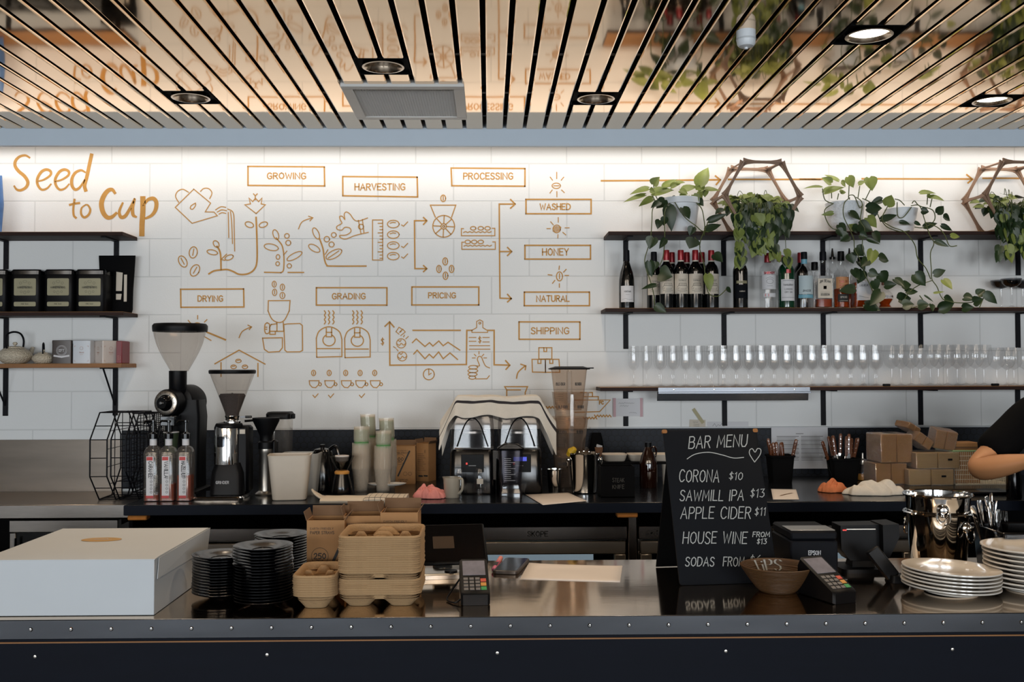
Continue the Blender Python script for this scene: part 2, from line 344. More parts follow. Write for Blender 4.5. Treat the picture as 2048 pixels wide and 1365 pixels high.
M['fascia'] = pm('grey_blue_fascia', 'CFDAE4', .6, var=.03); M['void'] = pm('ceiling_void', '050505', .9)
wall = struct(MB().box(XL, XR, WALL_Y, WALL_Y+.12, 0, CEIL+.35).build('wall_back', 'wall', smooth=0))
struct(MB().box(XL-.12, XL, FRONT_Y-.12, WALL_Y+.12, 0, CEIL+.35).build('wall_left', 'plain', smooth=0))
struct(MB().box(XR, XR+.12, FRONT_Y-.12, WALL_Y+.12, 0, CEIL+.35).build('wall_right', 'plain', smooth=0))
struct(MB().box(XL, XR, FRONT_Y-.12, WALL_Y, -.1, 0).build('floor', 'floor', smooth=0))
b = MB(); b.box(XL, XR, FRONT_Y-.12, FRONT_Y, 0, .58); b.box(XL, XR, FRONT_Y-.12, FRONT_Y, 2.52, CEIL+.35)
xs = [XL]+[q for x in WINX for q in (x-.87, x+.87)]+[XR]
for i in range(0, len(xs), 2): b.box(xs[i], xs[i+1], FRONT_Y-.12, FRONT_Y, .58, 2.52)
struct(b.build('wall_front', 'plain', smooth=0))
for i, x in enumerate(WINX):
    wn = bpy.data.objects.new('window_%d' % (i+1), None); COL.objects.link(wn); struct(wn); wn.location = (x, FRONT_Y, 1.55)
    f = MB()
    for a in (-.85, -.3, .25, .81): f.box(a, a+.04, -.08, -.03, -.96, .96)
    for a in (-.96, .3, .92): f.box(-.85, .85, -.08, -.03, a, a+.04)
    f.build('window_frame', 'blkmetal', wn, smooth=0); MB().box(-.85, .85, -.06, -.055, -.96, .96).build('pane', 'glass', wn, smooth=0)
# ceiling: black void over bronze slats
ceil = struct(MB().box(XL, XR, FRONT_Y-.12, WALL_Y, CEIL+.30, CEIL+.35).build('ceiling', 'void', smooth=0))
sm, nt, bs = newmat('bronze_slat')
N_, L_ = nt.nodes, nt.links
tc = N_.new('ShaderNodeTexCoord'); mp = N_.new('ShaderNodeMapping'); mp.inputs['Scale'].default_value = (3., .9, 3); L_.new(tc.outputs['Object'], mp.inputs[0])
nz = N_.new('ShaderNodeTexNoise'); nz.inputs['Scale'].default_value = 3.2; nz.inputs['Detail'].default_value = 1.5; L_.new(mp.outputs[0], nz.inputs['Vector'])
bp = N_.new('ShaderNodeBump'); bp.inputs['Strength'].default_value = .05; bp.inputs['Distance'].default_value = .006; L_.new(nz.outputs['Fac'], bp.inputs['Height']); L_.new(bp.outputs[0], bs.inputs['Normal'])
bs.inputs['Base Color'].default_value = lin('F6D3AC')+(1,); bs.inputs['Metallic'].default_value = 1; bs.inputs['Roughness'].default_value = .055
M['slat'] = sm
SP = .1; gx0 = P(969.2, 255, FASC_Y).x
DL = []                                                      # downlight boxes: centre x, y
for (xa_, ya_, xb_, yb_) in ((345, 183, 435, 208), (715, 119, 815, 148), (1145, 185, 1235, 210), (1672, 53, 1806, 88), (1936, 191, 2062, 213)):
    A = Q(xa_, ya_, CEIL); B = Q(xb_, yb_, CEIL); D = Q((xa_+xb_)/2, (ya_+yb_)/2, CEIL)
    gi = round((D.x-gx0)/SP); DL.append((gx0+gi*SP, D.y))
BL_ = [(gx0+round((x-gx0)/SP)*SP, 2.86) for x in (-1.9, -.65, .65, 1.9)]   # unseen lit fittings added over the bar to warm the foreground
VA, VB = Q(690, 168, CEIL), Q(931, 234, CEIL)
gi = round((VA.x-gx0)/SP); VX0, VX1 = Q(681, 170, CEIL).x, Q(928, 170, CEIL).x; VY0, VY1 = Q(800, 168, CEIL).y, Q(800, 235, CEIL).y
b = MB()
def slat(xc, y0, y1):
    h = .042; prof = [(-h, .030), (-h, .006), (-h+.002, .002), (-h+.006, 0), (h-.006, 0), (h-.002, .002), (h, .006), (h, .030)]
    n = len(prof); vs = [(xc+x, y, CEIL+z) for y in (y0, y1) for x, z in prof]
    b.add(vs, [(i, i+1, n+i+1, n+i) for i in range(n-1)])
for i in range(-68, 58):
    xc = gx0+(i+.5)*SP
    if not XL+.06 < xc < XR-.06: continue
    holes = [(y-.11, y+.11) for x, y in DL+BL_ if abs(x-xc) < .1-.001]
    if VX0-.03 < xc < VX1+.03: holes.append((VY0+.02, VY1-.02))
    y = FRONT_Y+.02
    for h0, h1 in sorted(holes):
        slat(xc, y, h0); y = h1
    slat(xc, y, FASC_Y-.004)
b.build('ceiling_slats', 'slat', ceil, smooth=8)
b = MB()
for y in (1.2, 2.3, 3.25, 3.9, 4.45, 4.86): b.box(XL+.05, XR-.05, y-.015, y+.015, CEIL+.031, CEIL+.06)
b.build('carrier_rails', 'blkmetal', ceil, smooth=0)
struct(MB().box(XL, XR, FASC_Y, FASC_Y+.03, P(1000, 292, FASC_Y).z, CEIL+.30).build('trim_1', 'fascia', smooth=0))
# backsplash
zt = P(1200, 858, WALL_Y-.02).z
tm, nt, bs = newmat('black_hex_tile'); N_, L_ = nt.nodes, nt.links
tc = N_.new('ShaderNodeTexCoord'); mp = N_.new('ShaderNodeMapping'); mp.inputs['Rotation'].default_value = (PI/2, 0, 0); L_.new(tc.outputs['Object'], mp.inputs[0])
# hexagon distance: nearest of two staggered grids
sx = N_.new('ShaderNodeSeparateXYZ'); L_.new(tc.outputs['Object'], sx.inputs[0])
S_ = .034
def wrap(v, s, off): return mth('SUBTRACT', mth('FRACT', mth('ADD', mth('DIVIDE', v, s), off+200)), .5)
def hexd(off):
    a = mth('MULTIPLY', wrap(sx.outputs['X'], S_, off), S_); c = mth('MULTIPLY', wrap(sx.outputs['Z'], S_*1.732, off), S_*1.732)
    a = mth('ABSOLUTE', a); c = mth('ABSOLUTE', c)
    return mth('MAXIMUM', a, mth('ADD', mth('MULTIPLY', a, .5), mth('MULTIPLY', c, .866)))
hd = mth('MINIMUM', hexd(0.), hexd(.5)); gr = mth('GREATER_THAN', hd, S_*.455)
mx = N_.new('ShaderNodeMix'); mx.data_type = 'RGBA'; mx.inputs[6].default_value = lin('191D25')+(1,); mx.inputs[7].default_value = lin('030405')+(1,); L_.new(gr, mx.inputs[0]); L_.new(mx.outputs[2], bs.inputs['Base Color'])
bs.inputs['Roughness'].default_value = .5; bs.inputs['Specular IOR Level'].default_value = .2; bp = N_.new('ShaderNodeBump'); bp.inputs['Strength'].default_value = .3; bp.inputs['Distance'].default_value = .001
L_.new(mth('SUBTRACT', 1, mth('SMOOTH_MIN', mth('MULTIPLY', hd, 55), 1, .3)), bp.inputs['Height']); L_.new(bp.outputs[0], bs.inputs['Normal'])
M['hex'] = tm
xt = P(245, 900, WALL_Y).x
COUNTER_Z = P(1000, 1007, 4.26).z; BAR_Z = EYE-.6334; BENCH_Z = P(120, 983, WALL_Y).z
struct(MB().box(xt, XR, WALL_Y-.012, WALL_Y-.0005, COUNTER_Z-.05, zt).build('trim_2', 'hex', smooth=0))
struct(MB().box(P(1180, 857, WALL_Y).x, XR, WALL_Y-.016, WALL_Y-.001, zt, zt+.006).build('trim_3', 'white', smooth=0))
M['splash'] = pm('steel_splashback', '5E5750', .33, 1, var=.25, scale=3, stretch=(1, 1, 6))
struct(MB().box(XL, xt, WALL_Y-.012, WALL_Y-.0005, BENCH_Z-.05, P(100, 880, WALL_Y-.012).z).build('trim_4', 'splash', smooth=0))
# ------------------------------------------------------------------ ceiling fittings
M['lampglow'] = pm('lit_lamp', 'FFF3E0', .4, emit=9.); M['reflector'] = pm('lamp_reflector', 'C9B8A4', .22, 1, var=.05)
DLAB = ['unlit recessed downlight left of the ceiling vent, near the wall', 'unlit recessed downlight just above the ceiling vent', 'unlit recessed downlight right of the ceiling vent',
        'lit recessed downlight beside the white ceiling sensor', 'lit recessed downlight over the far planter frame, by the wall']
for i, (x, y) in enumerate(DL):
    t = thing('recessed_downlight', DLAB[i], 'downlight', (x, y, CEIL), group='recessed ceiling downlights')
    b = MB(); h = .102; r = .082                              # black square tray with a round hole
    ring = [(r*math.cos(a), r*math.sin(a)) for a in [2*PI*k/32 for k in range(32)]]
    sq = [(h*max(-1, min(1, 1.5*math.cos(2*PI*k/32))), h*max(-1, min(1, 1.5*math.sin(2*PI*k/32)))) for k in range(32)]
    b.loft([[(p[0], p[1], .012) for p in ring], [(p[0], p[1], .012) for p in sq], [(p[0], p[1], -.001) for p in sq], [(p[0]*1.02, p[1]*1.02, -.001) for p in sq], [(p[0]*1.02, p[1]*1.02, .04) for p in sq]], (0, 0))
    b.build('housing', 'matte', t)
    MB().lathe([(.082, .002), (.084, -.003), (.076, -.004), (.070, .004), (.066, .02), (.05, .07), (.03, .085), (0, .088)], 32).build('reflector', 'reflector', t)
    lit = i >= 3
    if lit: MB().lathe([(.0675, .012), (.03, .008), (0, .007)], 32).build('lamp', 'lampglow', t, label='glowing lamp'); spot('downlight_or_fill_beam', (x, y, CEIL-.02), 26, (1, .80, .58), 110)
    else: spot('downlight_or_fill_beam', (x, y, CEIL-.02), 15, (1, .80, .58), 120); MB().lathe([(.03, .084), (.02, .075), (0, .072)], 24).build('lamp', 'smoke', t)  # unlit fittings get an added warm spot to brighten wall and worktop
lit4 = [o for o in bpy.data.objects if o.name.startswith('recessed_downlight')][-1]
for x, y in BL_:
    for c_ in lit4.children:
        d_ = c_.copy(); COL.objects.link(d_); d_.parent = ceil; d_.matrix_parent_inverse = Matrix(); d_.location = (x, y, CEIL); d_.name = 'added_bar_fill_'+c_.name.split('.')[0]
    spot('added_bar_fill_beam', (x, y, CEIL-.02), 30, (1, .78, .55), 120)  # added warm fill for the foreground, from no lamp in view
t = thing('ceiling_vent', 'square grey metal ceiling vent with a fine grille', 'vent', ((VX0+VX1)/2, (VY0+VY1)/2, CEIL))
hx, hy = (VX1-VX0)/2, (VY1-VY0)/2; b = MB(); e = .045
for q in ((-hx, hx, -hy, -hy+e), (-hx, hx, hy-e, hy), (-hx, -hx+e, -hy+e, hy-e), (hx-e, hx, -hy+e, hy-e)): b.box(*q, -.012, .02, .002)
M['ventgrey'] = pm('vent_grey', 'DAD6D0', .5, var=.04); M['ventdark'] = pm('vent_dark', '6A5A4C', .6, var=.3, scale=6)
b.build('frame', 'ventgrey', t)
b = MB()
for k in range(36): x = -hx+e+(2*hx-2*e)*(k+.5)/36; b.box(x-.0009, x+.0009, -hy+e, hy-e, -.006, -.002)
for k in range(36): y = -hy+e+(2*hy-2*e)*(k+.5)/36; b.box(-hx+e, hx-e, y-.0009, y+.0009, -.006, -.002)
b.build('grille', 'ventgrey', t, smooth=0)
b = MB(); b.box(-hx+e, hx-e, -hy+e, hy-e, .16, .17); b.build('backing', 'matte', t, smooth=0)
b = MB(); b.lathe([(.20, .05), (.20, .15)], 40); b.lathe([(0, .03), (.06, .035), (.07, .10), (.07, .15)], 24)
for k in range(7): b.box(.06, .195, -.03, .03, .07, .075, 0, Tm(rz=2*PI*k/7) @ Tm(rx=.5))
b.build('fan', 'ventdark', t)
c = Q(1492, 62, CEIL); t = thing('ceiling_sensor', 'small white dome sensor hanging from the slats beside the lit downlight', 'sensor', (c.x, c.y, CEIL))
MB().lathe([(0, -.066), (.006, -.066), (.007, -.06), (.026, -.056), (.032, -.048), (.034, -.03), (.034, -.002), (.034, 0)], 28).build('dome', 'pot', t); MB().lathe([(0, -.034), (.0345, -.034), (.0355, -.031), (.0345, -.028)], 28).build('band', 'white', t)
# ------------------------------------------------------------------ mural: paint on the wall
def WF(px, py): p = P(px, py, WALL_Y-.0012); return (p.x, p.y, p.z)
def fr(x0, y0, s): return lambda pts: [(x0+x/s, y0+y/s) for x, y in pts]
Z1, Z2, Z3, Z4 = fr(0, 270, 2.968), fr(340, 540, 3.657), fr(620, 300, 3.303), fr(740, 560, 3.657)
FT = lambda L: [[(x, -y) for x, y in l] for l in L]           # text comes with v upward
def put(name, groups, label):
    b = MB()
    for wd, lines in groups: b.strokes(lines, wd if callable(wd) else wd*1.3, WF)
    o = b.build(name, 'mural', wall, smooth=0, label=label); return o
def box4(F, a, b_, c, d): return F([a, b_, c, d, a])
def sign(F, word, box, tx0, tx1, ty0, ty1, nm):
    L = [F(box[i:i+2]) for i in range(4)] if len(box) == 5 else None
    tl = [F([(x, -y) for x, y in l]) for l in text(word, tx0, -ty1, ty1-ty0, tx1-tx0, jit=.05)]
    put('mural_sign', [(2.3, [F([box[0], box[1]]), F([box[1], box[2]]), F([box[2], box[3]]), F([box[3], box[0]])]), (1.7, tl)], 'painted sign reading '+nm)
R4 = lambda x0, y0, x1, y1: [(x0, y0), (x1, y0), (x1, y1), (x0, y1)]
sign(Z1, 'GROWING', [(1472, 187), (1925, 190), (1927, 303), (1472, 300)], 1587, 1815, 226, 260, 'growing')
sign(Z1, 'DRYING', [(1072, 917), (1446, 915), (1448, 1022), (1074, 1024)], 1175, 1322, 956, 988, 'drying')
sign(Z3, 'HARVESTING', [(216, 176), (708, 180), (711, 311), (217, 303)], 297, 627, 224, 265, 'harvesting')
sign(Z3, 'PROCESSING', [(932, 120), (1420, 123), (1420, 240), (937, 237)], 1015, 1340, 153, 193, 'processing')
sign(Z3, 'WASHED', R4(1427, 327, 1857, 422), 1520, 1720, 356, 394, 'washed')
sign(Z3, 'HONEY', R4(1420, 631, 1853, 722), 1536, 1707, 653, 696, 'honey')
sign(Z3, 'NATURAL', R4(1416, 940, 1846, 1030), 1497, 1712, 964, 1002, 'natural')
sign(Z3, 'GRADING', R4(42, 911, 508, 1026), 147, 365, 949, 985, 'grading')
sign(Z3, 'PRICING', R4(673, 906, 1115, 1025), 783, 962, 945, 979, 'pricing')
sign(Z3, 'SHIPPING', R4(1381, 1137, 1783, 1252), 1462, 1710, 1176, 1216, 'shipping')
tf = lambda t: .55+.45*math.sin(PI*min(1, t*1.1+.1)); wv = lambda w_: (lambda t: w_*(.55+.5*math.sin(PI*t)))
C1 = lambda pts: Z1(cr(pts, 7))
T_ = []
T_.append((wv(6.5), [C1([(175, 135), (150, 122), (115, 130), (92, 155), (90, 185), (110, 215), (145, 245), (165, 280), (155, 310), (125, 328), (100, 325), (85, 305)])]))
for dx in (0, 107): T_.append((wv(5.5), [C1([(222+dx, 276), (260+dx, 266), (298+dx, 240), (300+dx, 217), (275+dx, 206), (245+dx, 220), (222+dx, 260), (224+dx, 297), (247+dx, 325), (278+dx, 318), (302+dx, 293)])]))
T_.append((wv(6), [C1([(505, 222), (480, 210), (447, 225), (427, 260), (427, 300), (447, 325), (475, 310), (502, 268)])])); T_.append((5.5, [C1([(543, 120), (530, 180), (515, 250), (502, 300), (508, 328)])]))
T_.append((3.4, [C1([(442, 385), (435, 440), (438, 478), (450, 492)]), C1([(415, 415), (445, 408), (470, 405)])])); T_.append((wv(4.6), [C1([(508, 415), (484, 435), (482, 470), (500, 490), (525, 475), (536, 445), (522, 418), (508, 415)])]))
T_.append((wv(9.5), [C1([(682, 345), (665, 325), (640, 332), (615, 365), (602, 410), (612, 460), (637, 490), (665, 487), (690, 465)])]))
T_.append((wv(6.8), [C1([(728, 405), (708, 455), (718, 488), (745, 480), (775, 430), (798, 380)]), C1([(800, 383), (787, 435), (790, 475), (808, 487)])]))
T_.append((8.2, [C1([(848, 378), (848, 450), (843, 530), (842, 588)])])); T_.append((wv(8), [C1([(852, 420), (877, 386), (910, 378), (928, 402), (923, 445), (900, 478), (866, 495)])]))
put('mural_title', T_, 'large painted lettering reading Seed to Cup')
def arrow(F, pts, hd, curve=False): return [F(cr(pts, 6) if curve else pts), F(hd)]
E1 = lambda *a: Z1(ell(*a)); E2 = lambda *a: Z2(ell(*a)); E3 = lambda *a: Z3(ell(*a)); E4 = lambda *a: Z4(ell(*a))
put('mural_drawing', [(1.5, [Z1([(1150, 322), (1250, 405), (1218, 457), (1270, 458), (1290, 480), (1140, 525), (1040, 430), (1150, 322)]), C1([(1060, 400), (1042, 365), (1055, 335), (1085, 323), (1118, 340)]),
    C1([(1190, 335), (1210, 318), (1240, 320), (1258, 345), (1245, 378)]), C1([(1160, 405), (1135, 420), (1130, 437), (1145, 440), (1160, 420), (1160, 405)]),
    C1([(1280, 445), (1310, 427), (1340, 430)]), C1([(1290, 458), (1315, 445), (1345, 450)]), C1([(1300, 470), (1318, 462), (1340, 466)]), Z1([(1355, 460), (1358, 610)]), C1([(1368, 455), (1375, 520), (1380, 645)]), C1([(1352, 440), (1385, 465), (1390, 560), (1393, 690)])])], 'painted watering can pouring water')
put('mural_drawing', [(1.6, [Z1([(1520, 467), (1453, 415), (1487, 410), (1478, 375), (1500, 396), (1516, 376), (1535, 396), (1555, 375), (1550, 410), (1575, 415), (1520, 467)]), Z1([(1505, 350), (1515, 362), (1527, 350)]), Z1([(1515, 362), (1515, 385)]), E1(1480, 533, 26, 16, 20), E1(1563, 533, 26, 15, -20)]),
    (2.6, [C1([(1520, 490), (1525, 620), (1525, 750), (1508, 800), (1470, 825), (1420, 828), (1385, 812), (1350, 800), (1310, 802), (1270, 808), (1240, 825)]), C1([(1312, 800), (1310, 720), (1302, 685), (1288, 662)])]),
    (1.6, [E1(1260, 697, 32, 14, 12), E1(1283, 648, 15, 22, -35), E1(1360, 728, 26, 14, -22), Z1([(1312, 740), (1345, 708)]), Z1([(1312, 740), (1335, 745)])])], 'painted seedling and coffee flower')
def bean(E, F, x, y, rx, ry, rot=0): c = math.cos(math.radians(rot)); s_ = math.sin(math.radians(rot)); return [E(x, y, rx, ry, rot), F([(x+s_*ry*.6, y-c*ry*.6), (x-s_*ry*.5, y+c*ry*.5)])]
put('mural_drawing', [(1.6, bean(E1, Z1, 1085, 752, 23, 36, -28)+bean(E1, Z1, 1147, 698, 24, 34, 10)+bean(E1, Z1, 1157, 805, 25, 37, 30))], 'three painted coffee beans')
put('mural_drawing', [(2.0, [Z1([(1570, 816), (1668, 818)]), C1([(1668, 818), (1683, 800), (1685, 720), (1675, 660), (1652, 627), (1640, 612)]), Z1([(1710, 817), (1802, 817)])]),
    (1.5, [E1(1637, 592, 16, 30, -20), E1(1610, 667, 43, 19, 12), E1(1748, 720, 50, 17, -28), E1(1703, 600, 14), E1(1711, 641, 15), E1(1650, 725, 11, 14), E1(1648, 765, 11, 12), E1(1717, 778, 13), Z1([(1685, 712), (1703, 690)])])], 'painted coffee plant with berries')
put('mural_arrow', [(1.5, arrow(Z1, [(1772, 558), (1795, 515), (1855, 492)], [(1832, 483), (1857, 492), (1840, 510)], True))], 'painted curved arrow')
put('mural_drawing', [(2.3, [Z3(cr([(62, 585), (85, 650), (95, 720), (110, 760), (140, 768), (370, 768)], 6))]), (1.5, [E3(40, 552, 18, 40, -25), E3(28, 650, 42, 20, 30), E3(158, 690, 58, 25, -28), Z3([(120, 715), (190, 668)]), E3(111, 590, 18), E3(157, 562, 16), E3(142, 625, 17), Z3([(100, 690), (118, 660)]),
    Z3(cr([(385, 545), (300, 565), (240, 588), (205, 582), (197, 566), (240, 562), (270, 540), (262, 516), (230, 512), (210, 530), (180, 525), (178, 505), (210, 485), (200, 462), (196, 440), (215, 440), (230, 460), (226, 425), (240, 410), (265, 425), (290, 460), (320, 470), (380, 450)], 4)), Z3([(320, 466), (337, 555)]), Z3([(346, 460), (357, 550)]), E3(337, 508, 17)])], 'painted hand picking coffee berries')
rl = [box4(Z3, (413, 463), (480, 463), (480, 728), (413, 728))]+[Z3([(480, 485+i*21), (480-(30 if i % 3 == 0 else 18), 485+i*21)]) for i in range(12)]
for i, y in enumerate((490, 560, 632, 702)):
    rl += [E3(550, y, 39, 25), Z3([(530, y-6), (548, y-12), (565, y-9)])]
    if i != 1: rl.append(Z3([(605, y+6), (618, y+14), (645, y-14)]))
put('mural_drawing', [(1.5, rl)], 'painted ruler measuring four beans')
put('mural_arrow', [(2.2, [Z3([(770, 468), (690, 468), (693, 785), (770, 785)]), Z3([(750, 447), (772, 468), (750, 492)]), Z3([(750, 765), (772, 785), (750, 805)])])], 'painted forked arrow')
put('mural_drawing', [(1.6, bean(E3, Z3, 880, 320, 16, 22)+[Z3([(828, 445), (795, 365), (963, 365), (935, 445)]), E3(883, 505, 72, 72, 0, 28), E3(883, 505, 18), E3(883, 505, 7)]+[Z3([(883+22*math.cos(a), 505+22*math.sin(a)), (883+70*math.cos(a), 505+70*math.sin(a))]) for a in [k*PI/4+.05 for k in range(8)]])], 'painted pulping wheel')
tr = []
for (x, y, bx) in ((1000, 520, (1078, 1128, 1173)), (1003, 610, (1042, 1085, 1128))):
    tr += [Z3([(x+14, y), (x, y), (x, y+47), (x+221, y+47), (x+221, y-2), (x+204, y-2)]), Z3(cr([(x+14+i*14, y+(20 if i % 2 else 26)) for i in range(14)], 3))]+[E3(q, y-2, 18, 12) for q in bx]
put('mural_drawing', [(1.5, tr)], 'painted drying trays of beans')
put('mural_drawing', [(1.6, sum([bean(E3, Z3, *q) for q in ((893, 737, 16, 24), (852, 787, 15, 24), (935, 787, 15, 24), (895, 832, 16, 25))], []))], 'four painted beans')
put('mural_arrow', [(2.2, [Z3([(1355, 358), (1250, 358), (1252, 670), (1255, 980), (1330, 983)]), Z3([(1325, 328), (1355, 358), (1325, 385)]), Z3([(1254, 672), (1332, 672)]), Z3([(1305, 645), (1332, 672), (1305, 698)]), Z3([(1305, 955), (1330, 983), (1305, 1005)])])], 'painted three-way arrow')
put('mural_drawing', [(1.4, [E3(1627, 237, 28, 18), Z3([(1610, 237), (1645, 237)]), Z3([(1630, 148), (1630, 190)]), Z3([(1587, 180), (1602, 200)]), Z3([(1676, 180), (1660, 200)]), Z3([(1585, 285), (1600, 265)]), Z3([(1631, 275), (1631, 310)]), Z3([(1680, 282), (1662, 265)])])], 'painted bean sun above washed')
put('mural_drawing', [(1.4, [E3(1630, 522, 25, 26, 20)]+[Z3([(1612+i*9, 505+abs(2-i)*2), (1606+i*9, 543-abs(2-i)*3)]) for i in range(6)]+[Z3(q) for q in ([(1640, 447), (1640, 478)], [(1590, 475), (1607, 495)], [(1565, 520), (1588, 520)], [(1685, 515), (1712, 515)], [(1670, 545), (1690, 562)], [(1638, 560), (1637, 582)])])], 'painted bean sun above honey')
put('mural_drawing', [(1.6, bean(E3, Z3, 1648, 836, 20, 30)+[Z3(q) for q in ([(1647, 768), (1645, 790)], [(1675, 808), (1692, 790)], [(1573, 825), (1598, 828)], [(1685, 830), (1708, 830)], [(1602, 882), (1617, 863)], [(1647, 885), (1647, 908)])])], 'painted bean sun above natural')
R1 = fr(1180, 300, 4.015); R2 = fr(1600, 300, 4.016)
put('mural_arrow', [(2.6, [R1([(92, 248), (500, 246), (1045, 240)]), R1([(1008, 210), (1045, 240), (1015, 277)]), R1([(1112, 237), (1847, 237)]), R2([(0, 235), (250, 235)]), R2([(500, 232), (1385, 234)]), R2([(1340, 200), (1385, 236), (1350, 265)]), R2([(1470, 228), (1900, 228)])])], 'long painted arrow running behind the plants')
put('mural_drawing', [(1.7, [Z2(cr([(717, 300), (745, 360), (790, 385), (835, 370), (872, 300)], 5)), Z2([(717, 302), (719, 226), (878, 225), (872, 302)]), Z2([(782, 385), (782, 450), (828, 450)]), Z2([(828, 385), (832, 450)]), Z2([(832, 400), (860, 396), (950, 393), (968, 408), (970, 590), (950, 600), (855, 601), (840, 588), (832, 400)]),
    Z2([(677, 500), (822, 497), (822, 570), (800, 598), (720, 603), (690, 582), (677, 500)]), Z2(cr([(710, 388), (695, 400), (692, 440), (700, 465), (718, 465), (728, 448), (728, 400), (710, 388)], 4)), Z2([(700, 420), (708, 420)]), Z2([(700, 435), (708, 435)]), Z2([(740, 400), (780, 395)]), Z2([(740, 400), (728, 420), (730, 450), (780, 450)]), Z2([(730, 452), (730, 472), (770, 472), (770, 452)])]),
    (1.4, sum([bean(E2, Z2, *q) for q in ((762, 105, 15, 22), (765, 165, 16, 24), (822, 127, 16, 23), (822, 188, 18, 23))], []))], 'painted coffee grinder')
put('mural_arrow', [(1.6, arrow(Z2, [(505, 497), (530, 450), (592, 418)], [(570, 405), (597, 418), (580, 437)], True))], 'painted curved arrow above the house')
put('mural_drawing', [(1.9, [Z2([(328, 688), (505, 588), (695, 690)]), Z2([(373, 680), (373, 780)]), Z2([(643, 685), (643, 780)])]), (1.4, [E2(500, 667, 20, 13), E2(465, 710, 20, 14), E2(548, 710, 20, 14), Z2([(490, 664), (508, 662)]), Z2([(455, 707), (473, 705)]), Z2([(538, 707), (556, 705)])])], 'painted drying house')
put('mural_drawing', [(1.6, [Z2(cr([(165, 405), (182, 392), (200, 388), (220, 394), (235, 408)], 4)), Z2([(202, 335), (202, 360)]), Z2([(133, 370), (150, 390)]), Z2([(270, 365), (252, 382)]), Z2([(250, 488), (300, 517)])]), (2.6, [Z2([(272, 457), (405, 512)])])], 'painted sun and ray behind the grinder hopper')
cu = []
for dx, dy in ((0, 0), (207, 3)):
    F = lambda pts, dx=dx, dy=dy: Z2([(x+dx, y+dy) for x, y in pts])
    cu += [F([(1073, 640), (1070, 500)]+cr([(1070, 500), (1090, 450), (1140, 420), (1190, 422), (1240, 455), (1257, 510)], 5)+[(1257, 635), (1073, 640)]), F([(1078, 577), (1243, 577)]), F(ell(1163, 515, 45, 42, 0, 18, -60, 240)), F([(1143, 428), (1143, 490), (1182, 490), (1182, 428)]), F([(1143, 458), (1182, 458)])]
    for x in (1133, 1163, 1195): cu.append(F(cr([(x-4+(9 if i % 2 else 0), 300-dy+i*16) for i in range(7)], 4)))
put('mural_drawing', [(1.8, cu)], 'two painted steaming roasters')
cu = []
for i, dx in enumerate((0, 114, 235, 340, 447)):
    F = lambda pts, dx=dx: Z2([(x+dx, y) for x, y in pts])
    cu += [F([(1018, 812), (1090, 812), (1087, 840), (1065, 863), (1040, 860), (1022, 840), (1018, 812)]), F(ell(1097, 838, 10, 11))]+[F(l) for l in ([ell(1050, 755, 15, 20)[k] for k in range(17)], [(1050, 745), (1050, 765)])]
    if i in (0, 1, 3): cu.append(F([(1045, 918), (1060, 935), (1083, 908)]))
put('mural_drawing', [(1.5, cu)], 'row of five painted cups with ticks')
tx = lambda F, s_, x, y, h: [F([(a, -b_) for a, b_ in l]) for l in text(s_, x, -y, h)]
put('mural_drawing', [(2.3, [Z4([(110, 340), (143, 308), (175, 345)]), Z4([(143, 308), (145, 625), (705, 620), (708, 370), (745, 370)]), Z4([(862, 370), (908, 370), (908, 622), (1022, 625)]), Z4([(992, 592), (1022, 625), (995, 655)]), Z4([(315, 370), (660, 370)])]),
    (1.9, [Z4([(310, 460), (338, 432), (402, 488), (435, 460), (460, 485), (503, 448), (535, 483), (570, 457), (657, 515)]), Z4([(320, 543), (345, 515), (402, 578), (433, 545), (463, 572), (502, 528), (535, 578), (585, 535), (640, 583)])]),
    (1.4, [Z4([(745, 385), (745, 370), (780, 350), (780, 305), (803, 293), (825, 305), (825, 350), (860, 372), (860, 385), (745, 385)]), E4(803, 317, 7)]+[Z4([a, c]) for a, c in (((725, 422), (775, 422)), ((825, 422), (872, 422)), ((725, 450), (775, 450)), ((825, 455), (872, 455)), ((728, 482), (875, 482)), ((728, 508), (877, 508)),
      ((797, 525), (797, 543)), ((763, 545), (775, 557)), ((748, 572), (770, 572)), ((832, 545), (820, 558)), ((852, 572), (832, 572)), ((245, 418), (252, 405)), ((262, 432), (280, 415)), ((188, 500), (172, 490)), ((205, 520), (195, 508)))]+tx(Z4, '$', 793, 462, 46)+tx(Z2, '$', 1543, 550, 50)+
      [E4(228, 465, 34), Z4(cr([(200, 470), (215, 480), (228, 465), (245, 478), (258, 468)], 4)), Z4([(208, 445), (220, 452), (228, 440)]), E4(235, 560, 34), Z4(cr([(207, 565), (222, 578), (236, 560), (252, 572), (265, 562)], 4)), Z4([(215, 538), (227, 547), (240, 532)]),
       Z4([(190, 380), (212, 347), (232, 360)]), Z4([(215, 385), (228, 368), (222, 385), (238, 362)]), Z4([(225, 408), (258, 382), (240, 362)]), Z4([(190, 380), (212, 398)])])], 'painted price chart and clipboard')
put('mural_drawing', [(1.5, [Z4(cr([(875, 645), (845, 630), (825, 590), (815, 566), (797, 560), (785, 580), (795, 610), (800, 630), (775, 630)], 4)), E4(755, 640, 33, 13), E4(752, 666, 36, 14), E4(750, 692, 33, 13), E4(748, 716, 25, 12), Z4([(775, 726), (855, 725), (873, 702)])])], 'painted thumbs-up hand')
put('mural_drawing', [(1.6, [E4(430, 692, 40, 40, 0, 26), Z4([(430, 655), (430, 696), (447, 684)])])], 'painted clock')
